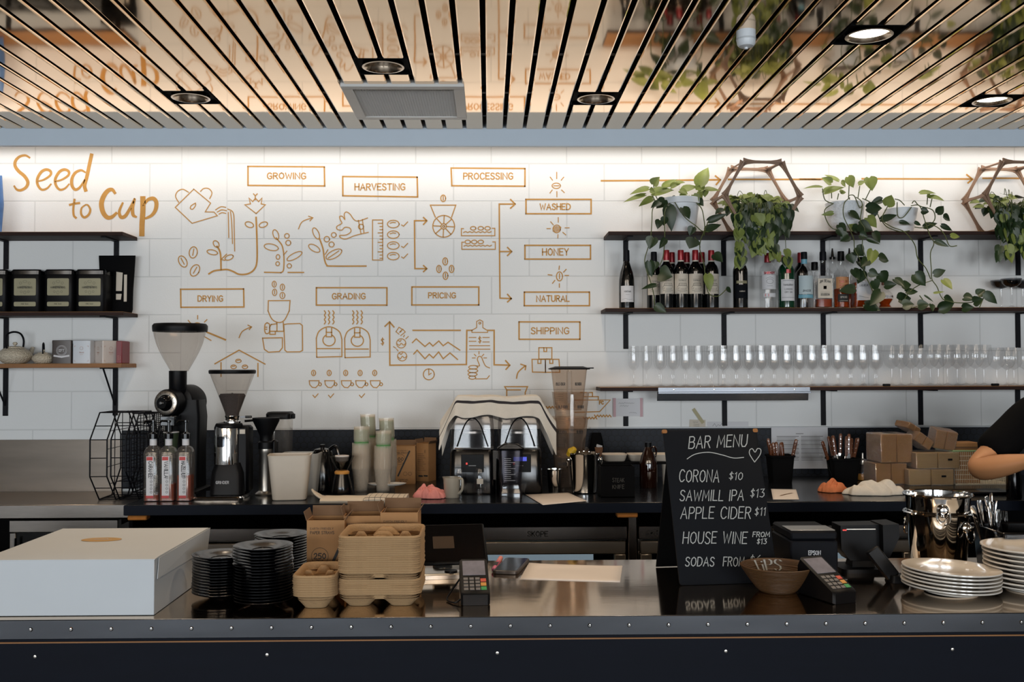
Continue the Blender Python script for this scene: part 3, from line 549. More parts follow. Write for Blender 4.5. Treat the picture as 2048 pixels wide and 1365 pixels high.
put('mural_drawing', [(1.7, [box4(Z4, (1235, 497), (1330, 497), (1330, 580), (1235, 580)), box4(Z4, (1185, 582), (1283, 582), (1283, 677), (1188, 675)), box4(Z4, (1283, 582), (1382, 582), (1388, 677), (1283, 677)), Z4([(1272, 497), (1272, 525), (1292, 525), (1292, 497)]), Z4([(1228, 582), (1228, 612), (1250, 612), (1250, 582)]), Z4([(1315, 582), (1315, 612), (1337, 612), (1337, 582)])])], 'three painted stacked boxes')
put('mural_arrow', [(2., arrow(Z4, [(1072, 720), (1085, 675), (1135, 630)], [(1103, 618), (1140, 630), (1135, 658)], True))], 'painted curved arrow to the boxes')
put('mural_drawing', [(1.9, [Z4([(1000, 940), (1000, 806), (985, 782), (1152, 782), (1135, 825), (1140, 940)]), Z4([(1000, 806), (1100, 806)])])], 'painted coffee sack')
put('mural_drawing', [(1.7, [Z4([(1480, 880), (1757, 880), (1680, 965), (1500, 970)]), Z4([(1540, 825), (1627, 825), (1627, 852)]), Z4([(1560, 855), (1670, 855), (1670, 880)]), Z4(cr([(1560+i*11, 1010+(8 if i % 2 else -4)) for i in range(10)], 3)), Z4(cr([(1642+i*11, 995+(8 if i % 2 else -5)) for i in range(12)], 3)), Z4(cr([(1290+i*11, 932+(8 if i % 2 else -5)) for i in range(8)], 3))]+tx(Z4, 'FC', 1678, 910, 22))], 'painted cargo ship')
# ================================================================== wall shelves
SHY = 5.06                                                   # front of every shelf
def shelf(name_label, px0, px1, py, brx, brlen, brace=False, th=.019, edge='shelf'):
    z = P(1024, py, SHY).z; xa_, xb_ = (XL if px0 is None else P(px0, py, SHY).x), (XR if px1 is None else P(px1, py, SHY).x)
    t = thing('wall_shelf', name_label, 'shelf', ((xa_+xb_)/2, SHY, z)); w2 = (xb_-xa_)/2; d = WALL_Y-.003-SHY
    b = MB(); b.box(-w2, w2, 0, d, -th, -.0012, .0015); b.mi = 1; b.box(-w2+.001, w2-.001, .002, d-.002, -.0012, 0); b.build('plank', [edge, 'shelftop'], t)
    for bx in brx:
        x = P(bx, py, WALL_Y-.02).x-(xa_+xb_)/2
        b = MB(); b.box(x-.013, x+.013, d-.006, d, -th-brlen, -th-.0005, .001); b.box(x-.013, x+.013, .03, d-.006, -th-.006, -th-.0005, .001)
        for q in (.05, .12): b.lathe([(0, -.0025), (.004, -.002), (.0045, 0)], 10, Tm(x, d-.006, -th-q, rx=-PI/2))
        if brace: b.tube([(x-.002, .05, -th-.004), (x, d-.006, -th-brlen*.78)], .005, 6)
        b.build('bracket', 'blkmetal', t)
    return z
ZL1 = shelf('left wall shelf at the top, holding only the blue bag', None, 245, 463, (10, 231), .15)
ZL2 = shelf('left wall shelf holding the black tea tins', None, 246, 622, (10, 229), .20)
ZL3 = shelf('left wall shelf holding the teapots, with braced brackets', None, 243, 725, (9, 229), .25, True, .021, 'rawwood')
ZR1 = shelf('right wall shelf on top, carrying the trailing plants', 1217, None, 463, (1252, 1448, 1647, 1843, 2038), .19)
ZR2 = shelf('right wall shelf lined with bottles', 1211, None, 617, (1252, 1449, 1648, 1843, 2038), .185)
ZR3 = shelf('right wall shelf crowded with stemmed glasses', 1201, None, 776, (1252, 1450, 1648, 1843, 2038), .19)
# ------------------------------------------------------------------ left shelf contents
def at(px, z, Y): p = P(px, 700, Y); return (p.x, Y, z)      # on level z at distance Y under pixel column px
def plane(x0, y, z0): return lambda u, v: (x0+u, y, z0+v)
b = MB(); rings = []
for k in range(9):
    t_ = k/8; wd = .105*(1-.1*abs(2*t_-1)); dp = .03*math.sin(PI*min(1, max(0, t_*.9+.05)))+.002
    rings.append([(wd*math.cos(a)*(abs(math.cos(a))**-.3 if abs(math.cos(a)) > .01 else 1)*.9, dp*math.sin(a), .30*t_) for a in [2*PI*i/20 for i in range(20)]])
b.loft(rings); M['bluebag'] = pm('blue_bag_print', '5A7FB4', .35, var=.5, scale=14)
o = b.build('snack_bag', 'bluebag', loc=at(-33, ZL1, 5.14)); tag(o, 'blue bag standing on the top left shelf, cut by the photo edge', 'bag')
def tea_tin(px, lab, rz=0., first=[None]):
    if first[0]: return dup(first[0], at(px, ZL2, 5.165), lab, rz)
    t = thing('tea_tin', lab, 'tin', at(px, ZL2, 5.165), rz, 'black tea tins with gold labels'); first[0] = t
    w_, d, h = .152, .135, .205
    MB().rr([(0, w_-.004, d-.004, .02), (.003, w_, d, .022), (h-.004, w_, d, .022), (h, w_-.004, d-.004, .02)]).build('body', 'black', t)
    MB().rr([(h-.012, w_+.003, d+.003, .023), (h+.006, w_+.003, d+.003, .023), (h+.013, w_-.01, d-.01, .018), (h+.0135, w_-.03, d-.03, .01)]).build('lid', 'gloss', t)
    for nm, z0_, z1_ in (('label', .085, .172), ('name_label', .030, .053)):
        a = MB(); pl = [(x, z) for x, z in ((-.055, z0_), (.055, z0_), (.055, z1_), (-.055, z1_))]; r = .006; poly = []
        for (cx_, cz_, a0) in ((.055-r, z1_-r, 0), (-.055+r, z1_-r, PI/2), (-.055+r, z0_+r, PI), (.055-r, z0_+r, 1.5*PI)):
            poly += [(cx_+r*math.cos(a0+PI/2*i/4), cz_+r*math.sin(a0+PI/2*i/4)) for i in range(5)]
        a.loft([[(x, -d/2-.0015, z) for x, z in poly], [(x, -d/2+.001, z) for x, z in poly]]); l = a.build(nm, 'gold', t)
        p = MB(); F = plane(0, -d/2-.0022, 0)
        if nm == 'label':
            p.strokes(text('HARNEY & SONS', -.037, .121, .009, .074), .0012, F)
            for k in range(4): p.strokes([ell(0, .137, .012+k*.007, .006+k*.003, 0, 12, 200, 340), ell(0, .118, .010+k*.007, .006+k*.003, 0, 12, 20, 160)], .0007, F)
            p.strokes([ell(0, .156, .010, .006), ell(-.022, .148, .006), ell(.022, .148, .006), ell(0, .100, .006, .008), ell(-.018, .104, .005), ell(.018, .104, .005)], .0008, F)
        else: p.strokes(text('FINE TEAS', -.018, .039, .006, .036), .0009, F)
        p.build('print', 'ink', l, smooth=0)
    return t
for i, (px, rz) in enumerate(((-5, 0), (61, .0), (127, -.02), (189, .0))):
    tea_tin(px, 'black square tea tin with gold label, '+('cut by the photo edge', 'second from the photo edge', 'third from the photo edge', 'in front of the dark pouch bag')[i], rz)
t = thing('pouch_bag', 'dark stand-up pouch bag behind the last tea tin', 'bag', at(233, ZL2, 5.225)); b = MB()
rg = [(.0, .15, .045, .02), (.02, .16, .05, .02), (.12, .165, .045, .02), (.22, .18, .026, .012), (.285, .188, .008, .003), (.302, .190, .004, .0015)]
b.rr(rg, 5).build('pouch', 'matte', t)
b = MB(); b.loft([[(.005, -.026, .07), (.03, -.026, .07), (.034, -.026, .10), (.005, -.026, .10)]], (0, 1)); b.loft([[(.005, -.027, .115), (.035, -.027, .115), (.038, -.024, .21), (.005, -.024, .215)]], (0, 1)); b.loft([[(.045, -.026, .06), (.06, -.026, .06), (.06, -.023, .20), (.045, -.024, .20)]], (0, 1)); b.build('label', 'label', t, smooth=0)
def teapot(px, s, lab, rz, Y=5.15):
    t = thing('teapot', lab, 'teapot', at(px, ZL3, Y), rz, 'cream cast-iron teapots')
    MB().lathe([(0, 0), (.045*s, 0), (.062*s, .008*s), (.083*s, .030*s), (.087*s, .042*s), (.080*s, .058*s), (.060*s, .076*s), (.046*s, .082*s), (0, .083*s)], 36).build('body', 'teairon', t)
    l = MB().lathe([(.046*s, .082*s), (.044*s, .087*s), (.02*s, .092*s), (0, .093*s)], 28).build('lid', 'teairon', t)
    MB().lathe([(.004*s, .092*s), (.004*s, .096*s), (.010*s, .100*s), (.012*s, .107*s), (.008*s, .113*s), (0, .114*s)], 16).build('knob', 'teairon', l)
    MB().tube(cr([(.080*s, 0, .045*s), (.10*s, 0, .055*s), (.112*s, 0, .075*s), (.118*s, 0, .088*s)], 4), [.016*s-.0006*s*i for i in range(13)], 10).build('spout', 'teairon', t)
    b = MB(); b.tube(cr([(-.052*s, 0, .080*s), (-.062*s, 0, .11*s), (-.052*s, 0, .150*s), (-.01*s, 0, .166*s), (.035*s, 0, .158*s), (.056*s, 0, .125*s), (.052*s, 0, .080*s)], 6), .0042*s+.0008, 8); b.build('handle', 'blkmetal', t); return t
tm_, nt, bs = newmat('cream_dotted_iron'); N_, L_ = nt.nodes, nt.links
tc = N_.new('ShaderNodeTexCoord'); vo = N_.new('ShaderNodeTexVoronoi'); vo.inputs['Scale'].default_value = 130; L_.new(tc.outputs['Object'], vo.inputs['Vector'])
bp = N_.new('ShaderNodeBump'); bp.inputs['Strength'].default_value = .8; bp.inputs['Distance'].default_value = .004; bp.invert = True; L_.new(vo.outputs['Distance'], bp.inputs['Height']); L_.new(bp.outputs[0], bs.inputs['Normal'])
bs.inputs['Base Color'].default_value = lin('CDBFA8')+(1,); bs.inputs['Roughness'].default_value = .5; M['teairon'] = tm_
teapot(30, .98, 'squat cream dotted teapot with black handle, at the photo edge', 1.2)
teapot(87, .64, 'smaller cream dotted teapot beside the brown tin', 1.9, 5.15)
def small_tin(name, lab, px, w_, d, h, body, pr, emb, Y=5.145, rz=0., two=False):
    t = thing(name, lab, 'tin', at(px, ZL3, Y), rz); MB().rr([(0, w_, d, .006), (h-.014, w_, d, .006)], caps=(1, 1)).build('body', body, t)
    MB().rr([(h-.016, w_+.0016, d+.0016, .0065), (h-.002, w_+.0016, d+.0016, .0065), (h, w_-.003, d-.003, .005)]).build('lid', body, t)
    faces = [plane(0, -d/2-.0008, 0)]+([lambda u, v: (w_/2+.0008, u, v)] if two else [])
    for F in faces:
        b = MB(); q = w_/2-.010 if not (two and F is not faces[0]) else d/2-.010; L_2 = [[(-q, .018), (-q, .012), (-q+.006, .012)], [(q, .018), (q, .012), (q-.006, .012)], [(-q, h-.034), (-q, h-.028), (-q+.006, h-.028)], [(q, h-.034), (q, h-.028), (q-.006, h-.028)]]
        if emb == 'seal':
            L_2 = [ell(0, h*.56, .026), ell(0, h*.56, .021)]; b.strokes(text('EFT', -.013, h*.56-.006, .012, .026), .0022, F); b.strokes([[(-.036, .040), (0, .034), (.036, .040)]], .009, F)
        else: b.strokes(text(emb, -.012, h*.45, .006, .024)+[[(-.008, h*.39), (.008, h*.39)], ell(0, h*.66, .008)], .0011, F)
        b.strokes(L_2, .0013, F); b.build('print', pr, t, smooth=0)
    return t
M['brown'] = pm('dark_brown_tin', '3A312C', .4, var=.1); M['tinw'] = pm('pale_tin', 'CFD2D6', .4, var=.03); M['tinp'] = pm('cream_tin', 'D2C6BC', .4, var=.03); M['tinred'] = pm('red_tin', '7A2A30', .45, var=.15); M['copper'] = pm('copper_print', 'B07A66', .5)
small_tin('small_tin', 'small dark brown tin with round white emblem beside a teapot', 129, .098, .07, .119, 'brown', 'labelw', 'seal')
small_tin('small_tin', 'small bluish white tin right of the brown tin', 168.5, .090, .07, .118, 'tinw', 'copper', 'TEAS')
small_tin('small_tin', 'cream tin turned corner-on beside the red tin', 213, .09, .09, .117, 'tinp', 'copper', 'TEAS', 5.17, -.72, True)
t = thing('red_box', 'narrow dark red box at the shelf end beside the cream tin', 'box', at(246, ZL3, 5.17)); MB().box(-.015, .015, -.055, .055, 0, .115, .003).build('body', 'tinred', t); MB().strokes(text('TEA', -.008, .02, .02, .016), .001, plane(0, -.0556, 0)).build('print', 'copper', t, smooth=0)
# ================================================================== bottles
def cylmap(r): return lambda u, v: (r*math.sin(u/r), -r*math.cos(u/r), v)
def patch(r, z0, z1, half, n=14): b = MB(); vs = [(r*math.sin(a), -r*math.cos(a), z) for z in (z0, z1) for a in [(-half+2*half*i/n)/r for i in range(n+1)]]; b.add(vs, [(i, i+1, n+2+i, n+1+i) for i in range(n)]); return b
def arc_lines(L, r): return L
YB = 5.115
def bottle(name, lab, px, prof, glass, cap=None, labels=(), liquid=None, square=None, Y=YB, zs=None, group=None, pour=False, flat=False):
    z = ZR2 if zs is None else zs; t = thing(name, lab, 'bottle', at(px, z, Y), 0, group)
    if square:
        w_, d, zsh = square; b = MB(); rg = [(0, w_-.006, d-.006, .008), (.004, w_, d, .01), (zsh, w_, d, .01)]
        nk = [q for q in prof if q[1] > zsh]; b.rr(rg+[(q[1], 2*q[0]+.0, 2*q[0], q[0]*.98) for q in nk], 6)
    else: b = MB().lathe(prof, 32)
    b.build('glass', glass, t)
    if liquid:
        m, lev = liquid
        if square: MB().rr([(.006, square[0]-.008, square[1]-.008, .008), (lev, square[0]-.008, square[1]-.008, .008)], 4).build('liquid', m, t)
        else:
            q = [(max(0, r-.003), max(zz, .005)) for r, zz in prof if zz < lev]; rr_ = q[-1][0]; MB().lathe(q+[(rr_, lev), (0, lev)], 28).build('liquid', m, t)
    if cap:
        r, za, zb, m = cap; MB().lathe([(0, za), (r*1.0, za), (r*1.04, za+.003), (r, zb-.004), (r*.93, zb), (0, zb)], 20).build('capsule', m, t)
    if pour:
        zt_ = prof[-1][1]; MB().lathe([(0, zt_-.004), (.016, zt_), (.016, zt_+.012), (.008, zt_+.016), (.004, zt_+.05), (.0035, zt_+.058), (0, zt_+.058)], 14).build('pourer', 'gloss', t)
    for r, za, zb, half, m, pr in labels:
        l = (patch(r+.0006, za, zb, half) if not square else MB().box(-half, half, -square[1]/2-.0008, -square[1]/2, za, zb)).build('label', m, t, smooth=60)
        if pr:
            F = cylmap(r+.0011) if not square else plane(0, -square[1]/2-.0016, 0); p = MB()
            for wd, L in pr[1]: p.strokes(L, wd, F, sub=.004)
            p.build('print', pr[0], l, smooth=0)
    return t
BORD = [(0, 0), (.034, 0), (.0375, .004), (.0375, .185), (.0365, .20), (.030, .218), (.019, .232), (.0148, .242), (.0142, .29), (.0155, .291), (.0155, .297), (0, .297)]
BURG = [(0, 0), (.036, 0), (.0395, .004), (.0395, .125), (.0385, .15), (.033, .185), (.023, .215), (.0155, .24), (.0145, .292), (.0145, .3), (0, .3)]
chat = lambda: [(.0012, [[(-.028, .105), (-.02, .115), (.026, .115), (.03, .105)], [(-.02, .115), (-.016, .127), (.022, .127), (.026, .115)], [(-.014, .127), (-.014, .115)], [(-.006, .127), (-.006, .115)], [(.002, .127), (.002, .115)], [(.010, .127), (.010, .115)], [(.018, .127), (.018, .115)], [(-.03, .098), (-.018, .098), (-.018, .105)], [(-.01, .097), (.02, .097), (.02, .104)], [(-.026, .09), (.03, .09)], [(-.02, .147), (.022, .147)], [(-.015, .083), (.016, .083)]]),
                (.0010, text('CASTELLO', -.018, .138, .005, .036))]
bottle('wine_bottle', 'slim dark wine bottle with white label at the left end of the shelf', 1254, BURG, 'wine', (.0158, .243, .301, 'blkmetal'), [(.0395, .032, .115, .038, 'labelw', ('ink', [(.0011, text('MONTANA', -.018, .082, .008, .036)), (.0008, [[(-.01, .07), (.01, .07)], [(-.03, .045), (-.01, .05), (.01, .043), (.03, .048)]])]))])
RW = [(1309, 'cream-labelled wine bottle with plain black capsule, behind hanging vine leaves', 'blkmetal', 5.185), (1334, 'red-capped cream-labelled wine bottle, the first of the red caps', 'red', 5.105), (1363, 'red-capped cream-labelled wine bottle, second of the red caps', 'red', 5.105), (1392, 'red-capped cream-labelled wine bottle, third of the red caps', 'red', 5.105), (1424, 'red-capped cream-labelled wine bottle beside the shelf bracket', 'red', 5.115)]
first = None
for i, (px, lb, cp, Y) in enumerate(RW):
    if i in (0, 1):
        o = bottle('wine_bottle', lb, px, BORD, 'wine', (.0158, .247, .300, cp), [(.0375, .073, .176, .045, 'label', ('ink', chat()))]+([(.0150, .236, .247, .03, 'label', None)] if cp == 'red' else []), Y=Y, group='cream-labelled wine bottles'); first = o
    else: dup(first, at(px, ZR2, Y), lb)
for i, px in enumerate((1345, 1375, 1405)): dup(first, at(px, ZR2, 5.205), 'red-capped wine bottle in the back row, half hidden, '+('leftmost', 'middle', 'rightmost')[i]+' of three')
bottle('wine_bottle', 'dark wine bottle with thin gold band, alone under the leafy planter', 1482, BORD, 'wine', (.0155, .245, .304, 'black'), [(.0375, .126, .140, .03, 'gold', ('ink', [(.0009, text('MERLOT', -.012, .130, .005, .024))])), (.0375, .05, .12, .04, 'slate', ('label', [(.0009, text('CABERNET', -.014, .083, .005, .03))]))], Y=5.11)
CYL = lambda r, hs, hn, rn: [(0, 0), (r-.004, 0), (r, .004), (r, hs), (r*.93, hs+.012), (r*.6, hs+.028), (rn*1.15, hs+.042), (rn, hs+.05), (rn, hn), (0, hn)]
bottle('spirit_bottle', 'clear vodka bottle with red cap and red lettering', 1537, CYL(.041, .195, .262, .014), 'glass', (.0162, .235, .283, 'red'), [(.041, .095, .168, .042, 'labelw', ('ink', [(.0011, [ell(0, .135, .018, .012), [(-.02, .15), (0, .158), (.02, .15)], [(-.014, .112), (.014, .112)]])])), (.041, .170, .186, .045, 'labelw', ('red', [(.0030, text('SMIRNOFF', -.03, .173, .011, .06))])), (.041, .055, .075, .035, 'labelw', ('red', [(.012, [[(-.02, .065), (-.012, .065)]])]))], Y=5.10)
bottle('spirit_bottle', 'clear bottle with pale cap, half hidden behind the vodka', 1562, CYL(.038, .21, .26, .015), 'glass', (.0165, .25, .282, 'copper'), Y=5.19)
bottle('spirit_bottle', 'green gin bottle with pale label and red seal', 1574, [(0, 0), (.038, 0), (.042, .004), (.043, .17), (.041, .195), (.032, .215), (.018, .228), (.0145, .24), (.0145, .258), (0, .258)], 'ginglass', (.016, .238, .270, 'labelw'), [(.0425, .035, .145, .040, 'labelw', ('ink', [(.0013, text('TANQUERAY', -.028, .112, .008, .055)), (.0011, text('LONDON', -.02, .09, .008, .04)+text('DRY GIN', -.02, .075, .008, .04)), (.0014, [[(-.035, .052), (.035, .052)], [(-.03, .138), (.03, .138)]])])), (.0425, .176, .196, .012, 'red', None)], Y=5.09)
bottle('spirit_bottle', 'clear square-shouldered tequila bottle with black cap and teal neck', 1610, CYL(.044, .175, .262, .0145), 'glass', (.0158, .252, .290, 'blkmetal'), [(.044, .05, .068, .045, 'teal', None), (.044, .07, .165, .042, 'frost', ('ink', [(.0012, text('JIMADOR', -.022, .082, .011, .044))])), (.0148, .228, .254, .03, 'teal', None)], Y=5.11) if M.update({'teal': pm('teal_label', '6FA3B4', .5), 'frost': pm('frosted_label', 'B9C6C8', .6)}) is None else 0
bottle('spirit_bottle', 'dark bottle with red cap just behind the tequila', 1603, BORD, 'wine', (.0158, .245, .299, 'red'), Y=5.215)
bottle('spirit_bottle', 'short black-capped clear bottle peeking out behind the bourbon', 1631, CYL(.03, .165, .225, .015), 'glass', (.017, .205, .248, 'black'), Y=5.205)
bottle('spirit_bottle', 'square bourbon bottle with cream label and black cap', 1648, CYL(.040, .180, .262, .0155), 'glass', (.0165, .245, .290, 'blkmetal'), [(.04, .050, .150, .037, 'label', ('ink', [(.0018, [[(a, .126+.006*math.cos(a*60)+b_) for a, b_ in l] for l in text('JIM BEAM', -.028, 0, .013, .056)]), (.0015, text('BOURBON', -.022, .062, .012, .044)), (.0007, [[(-.024, .08), (.024, .08)]])])), (.04, .096, .112, .008, 'copper', None)], ('amber', .045), (.082, .055, .185), Y=5.10)
bottle('pourer_bottle', 'clear bottle with tall black pourer spout behind the bourbon and rum', 1667, CYL(.037, .19, .262, .015), 'glass', None, Y=5.205, pour=True)
bottle('spirit_bottle', 'rum bottle with orange label and black cap', 1684, CYL(.038, .165, .262, .015), 'glass', (.0165, .243, .292, 'black'), [(.038, .098, .158, .040, 'orlabel', ('red', [(.0016, text('SAILOR', -.022, .128, .012, .044)), (.003, [[(-.02, .112), (-.008, .118)], [(.006, .114), (.024, .120)]])])), (.038, .03, .07, .03, 'ink', ('label', [(.0011, text('SPICED', -.018, .05, .008, .036)+[[(-.022, .036), (.022, .036)]])]))], ('amber', .098), Y=5.10) if M.update({'orlabel': pm('orange_label', 'C98A5A', .6, var=.2)}) is None else 0
bottle('pourer_bottle', 'bottle with black pourer mostly hidden by vine leaves', 1701, CYL(.035, .19, .262, .015), 'glass', None, liquid=('amber', .12), Y=5.20, pour=True)
bottle('spirit_bottle', 'square amber liqueur bottle with white label behind vine leaves', 1725, [(.02, .2), (.016, .215), (.016, .235), (0, .235)], 'glass', (.019, .222, .262, 'black'), [(.04, .038, .135, .036, 'labelw', ('ink', [(.0012, text('LIQUEUR', -.022, .11, .009, .044)+[[(-.025, .06), (.025, .05)]])]))], ('amber', .13), (.092, .06, .165), Y=5.10)
bottle('squat_bottle', 'squat round amber bottle lettered AMBO at the end of the spirits', 1771, [(0, 0), (.03, 0), (.033, .003), (.026, .018), (.028, .024), (.040, .042), (.042, .055), (.036, .075), (.022, .088), (.013, .1), (.013, .135), (0, .135)], 'glass', (.015, .118, .14, 'copper'), [(.0418, .052, .062, .035, 'brown', ('labelw', [(.0022, text('AMBO', -.022, .053, .009, .044))]))], ('amber', .046), Y=5.10)
# ------------------------------------------------------------------ stemmed glasses
def stem_glass(name, prof, lab, cat, loc, group, bowl='glass'):
    t = thing(name, lab, cat, loc, 0, group); k = next(i for i, q in enumerate(prof) if q[2] == 'b')
    MB().lathe([q[:2] for q in prof[:k+1]], 20).build('stem', 'glass', t); MB().lathe([q[:2] for q in prof[k:]], 28).build('bowl', bowl, t); return t
FL = [(.030, 0, ''), (.031, .002, ''), (.02, .005, ''), (.006, .010, ''), (.0038, .02, ''), (.0034, .06, ''), (.0042, .082, ''), (.010, .090, 'b'), (.020, .098, ''), (.027, .112, ''), (.0295, .135, ''), (.0290, .17, ''), (.0268, .213, '')]
rows = [('back', 5.235, 1267, 25.5, 20), ('middle', 5.17, 1322, 25.4, 18), ('front', 5.105, 1445, 25.3, 13)]
first = None
for nm, Y, px0, dp, n in rows:
    for i in range(n):
        lb = '%s champagne flute from the free shelf end in the %s row' % (nth(i), nm); loc = at(px0+dp*i, ZR3, Y)
        if first: dup(first, loc, lb)
        else: first = stem_glass('champagne_flute', FL, lb, 'glass', loc, 'champagne flutes on the glass shelf')
WG = [(.036, 0, ''), (.037, .002, ''), (.022, .006, ''), (.006, .012, ''), (.0040, .022, ''), (.0036, .06, ''), (.0046, .088, ''), (.012, .094, 'b'), (.030, .106, ''), (.040, .126, ''), (.0425, .148, ''), (.041, .175, ''), (.036, .214, '')]
first = None
for nm, Y, pxs in (('front', 5.125, (1801, 1839, 1876, 1914, 1950)), ('back', 5.225, (1783, 1822, 1860, 1894, 1931, 1967))):
    for i, px in enumerate(pxs):
        lb = '%s wine glass from the flutes in the %s row of tall wine glasses' % (nth(i), nm); loc = at(px, ZR3, Y)
        if first: dup(first, loc, lb)
        else: first = stem_glass('wine_glass', WG, lb, 'glass', loc, 'tall wine glasses on the glass shelf')
sh = [(r, z*.93, k) for r, z, k in WG]; first = None
for nm, Y, pxs in (('front', 5.125, (2013, 2050)), ('back', 5.225, (1993, 2027))):
    for i, px in enumerate(pxs):
        lb = '%s shorter wine glass in the %s row, past the tall ones' % (nth(i), nm); loc = at(px, ZR3, Y)
        if first: dup(first, loc, lb)
        else: first = stem_glass('wine_glass', sh, lb, 'glass', loc, 'shorter wine glasses at the end of the glass shelf')
CO = [(.030, 0, ''), (.031, .002, ''), (.015, .005, ''), (.005, .012, ''), (.0045, .02, ''), (.0075, .03, ''), (.0075, .10, ''), (.008, .106, 'b'), (.03, .112, ''), (.045, .126, ''), (.05, .150, '')]
first = None
for i, (px, Y) in enumerate(((2004, 5.20), (2025, 5.10), (2047, 5.20))):
    lb = 'dark-bowled coupe glass on the bottle shelf, '+('nearest the vine', 'in the middle of three', 'at the photo edge')[i]; loc = at(px, ZR2, Y)
    if first: dup(first, loc, lb)
    else: first = stem_glass('coupe_glass', CO, lb, 'glass', loc, 'coupe glasses on the bottle shelf', 'smoke')
for i, px in enumerate((1772, 1989)):
    c = at(px, ZR3, 5.08); o = MB().box(-.018, .018, -.01, .01, 0, .013, .003).build('shelf_clip', 'black', loc=c); tag(o, 'small black clip on the glass shelf, '+('between flutes and wine glasses', 'between tall and shorter wine glasses')[i], 'clip')
# steel rail under the glass shelf, notes on the wall
xa_, xb_ = P(1316, 790, 5.05).x, P(1620, 790, 5.05).x; zt_ = ZR3-.019
t = thing('order_rail', 'long steel ticket rail screwed under the glass shelf', 'rail', ((xa_+xb_)/2, 5.05, zt_)); w2 = (xb_-xa_)/2
b = MB(); b.box(-w2, w2, -.004, .008, -.006, .018, .001); b.box(-w2-.0, w2+.003, -.010, .0, -.014, -.006, .001); b.build('rail', 'edge', t)
MB().box(-w2, w2, .02, .024, -.055, -.006, .0008, Tm(rx=.16)).build('plate', 'edge', t)
b = MB()
for k in range(4): b.lathe([(0, -.003), (.004, -.002), (.0045, 0)], 10, Tm(-w2+.08+k*(2*w2-.16)/3, -.004, .006, rx=-PI/2))
b.build('screws', 'chrome', t)
def note(name, lab, px0, py0, px1, py1, mat, pr=None, Y=WALL_Y-.004, rot=0., cat='note', tape=None):
    A, B = P(px0, py0, Y), P(px1, py1, Y); w_, h = B.x-A.x, A.z-B.z
    t = thing(name, lab, cat, ((A.x+B.x)/2, Y, (A.z+B.z)/2), rot=(0, rot, 0)); MB().box(-w_/2, w_/2, 0, .0008, -h/2, h/2).build('sheet', mat, t, smooth=0)
    if pr: b = MB(); [b.strokes([[(u*w_/2, v*h/2) for u, v in l] for l in L], wd, lambda u, v: (u, -.0006, v)) for wd, L in pr]; b.build('print', 'ink', t, smooth=0)
    if tape: [MB().box(x-tape[1], x+tape[1], -.001, .0004, -h/2-.003, h/2+.003).build('tape', tape[2], t, smooth=0) for x in (-w_/2, w_/2)]
    return t
M['pinktape'] = pm('pink_tape', 'C9A3A6', .6); M['tape'] = pm('masking_tape', 'B3A884', .7)
sc_ = lambda x0, y0, n, s: [[(x0+.09*i, y0+(s if i % 2 else -s)*rnd.random()) for i in range(n)]]
note('paper_note', 'handwritten note with pink tape ends, across the shelf bracket', 1229, 798, 1283, 833, 'labelw', [(.0009, sc_(-.7, .5, 14, .1)+sc_(-.6, .2, 8, .1)+sc_(.1, -.6, 7, .1))], WALL_Y-.014, tape=(0, .007, 'pinktape'))
note('paper_note', 'small crooked note under a strip of masking tape', 1379, 840, 1411, 857, 'label', [(.0008, sc_(-.6, .4, 8, .15)+sc_(-.5, -.1, 9, .15)+sc_(-.5, -.5, 9, .15))], rot=.03)
note('masking_tape', 'slanted strip of masking tape above the chalkboard', 1393, 815, 1400, 850, 'tape', rot=-.6, Y=WALL_Y-.006, cat='tape')
note('label_strip', 'white label strip taped just above the tiles behind the chalkboard', 1415, 844, 1497, 857, 'labelw', [(.0012, sc_(-.75, 0, 9, .5))])
# ================================================================== plants
def leafmesh(b, base, tip, wd, nrm, fold=.25, droop=.15):
    base, tip = Vector(base), Vector(tip); d = tip-base; L = d.length
    if L < 1e-5: return
    d.normalize(); n = Vector(nrm); n = (n-d*n.dot(d)); n = n.normalized() if n.length > 1e-4 else d.orthogonal().normalized(); s = d.cross(n)
    prof = [(-.10, .30), (.0, .72), (.14, .97), (.32, 1.0), (.55, .80), (.78, .42), (.92, .14), (1.0, .0)]; vs = []
    for k, (t_, w_) in enumerate(prof):
        m = base+d*(max(t_, 0 if k else .03)*L)-n*(droop*L*t_*t_); hw = w_*wd/2; e = base+d*(t_*L)-n*(droop*L*t_*t_)
        vs += [e-s*hw+n*hw*fold, e*.5+m*.5-s*hw*.5+n*hw*fold*.35, m, e*.5+m*.5+s*hw*.5+n*hw*fold*.35, e+s*hw+n*hw*fold]
    f = []
    for k in range(len(prof)-1):
        for j in range(4): f.append((5*k+j, 5*k+j+1, 5*k+j+6, 5*k+j+5))
    b.add(vs, f)
def pix(F, pts, Y):                                          # zoom coordinates to points at distance Y (Y may vary along the line)
    q = F(pts); n = len(q); return [P(x, y, min(5.035 if y > 448 else 9, Y) if not isinstance(Y, tuple) else min(5.035 if y > 448 else 9, Y[0]+(Y[1]-Y[0])*min(1, i/max(1, n-1)*Y[2] if len(Y) > 2 else i/max(1, n-1)))) for i, (x, y) in enumerate(q)]
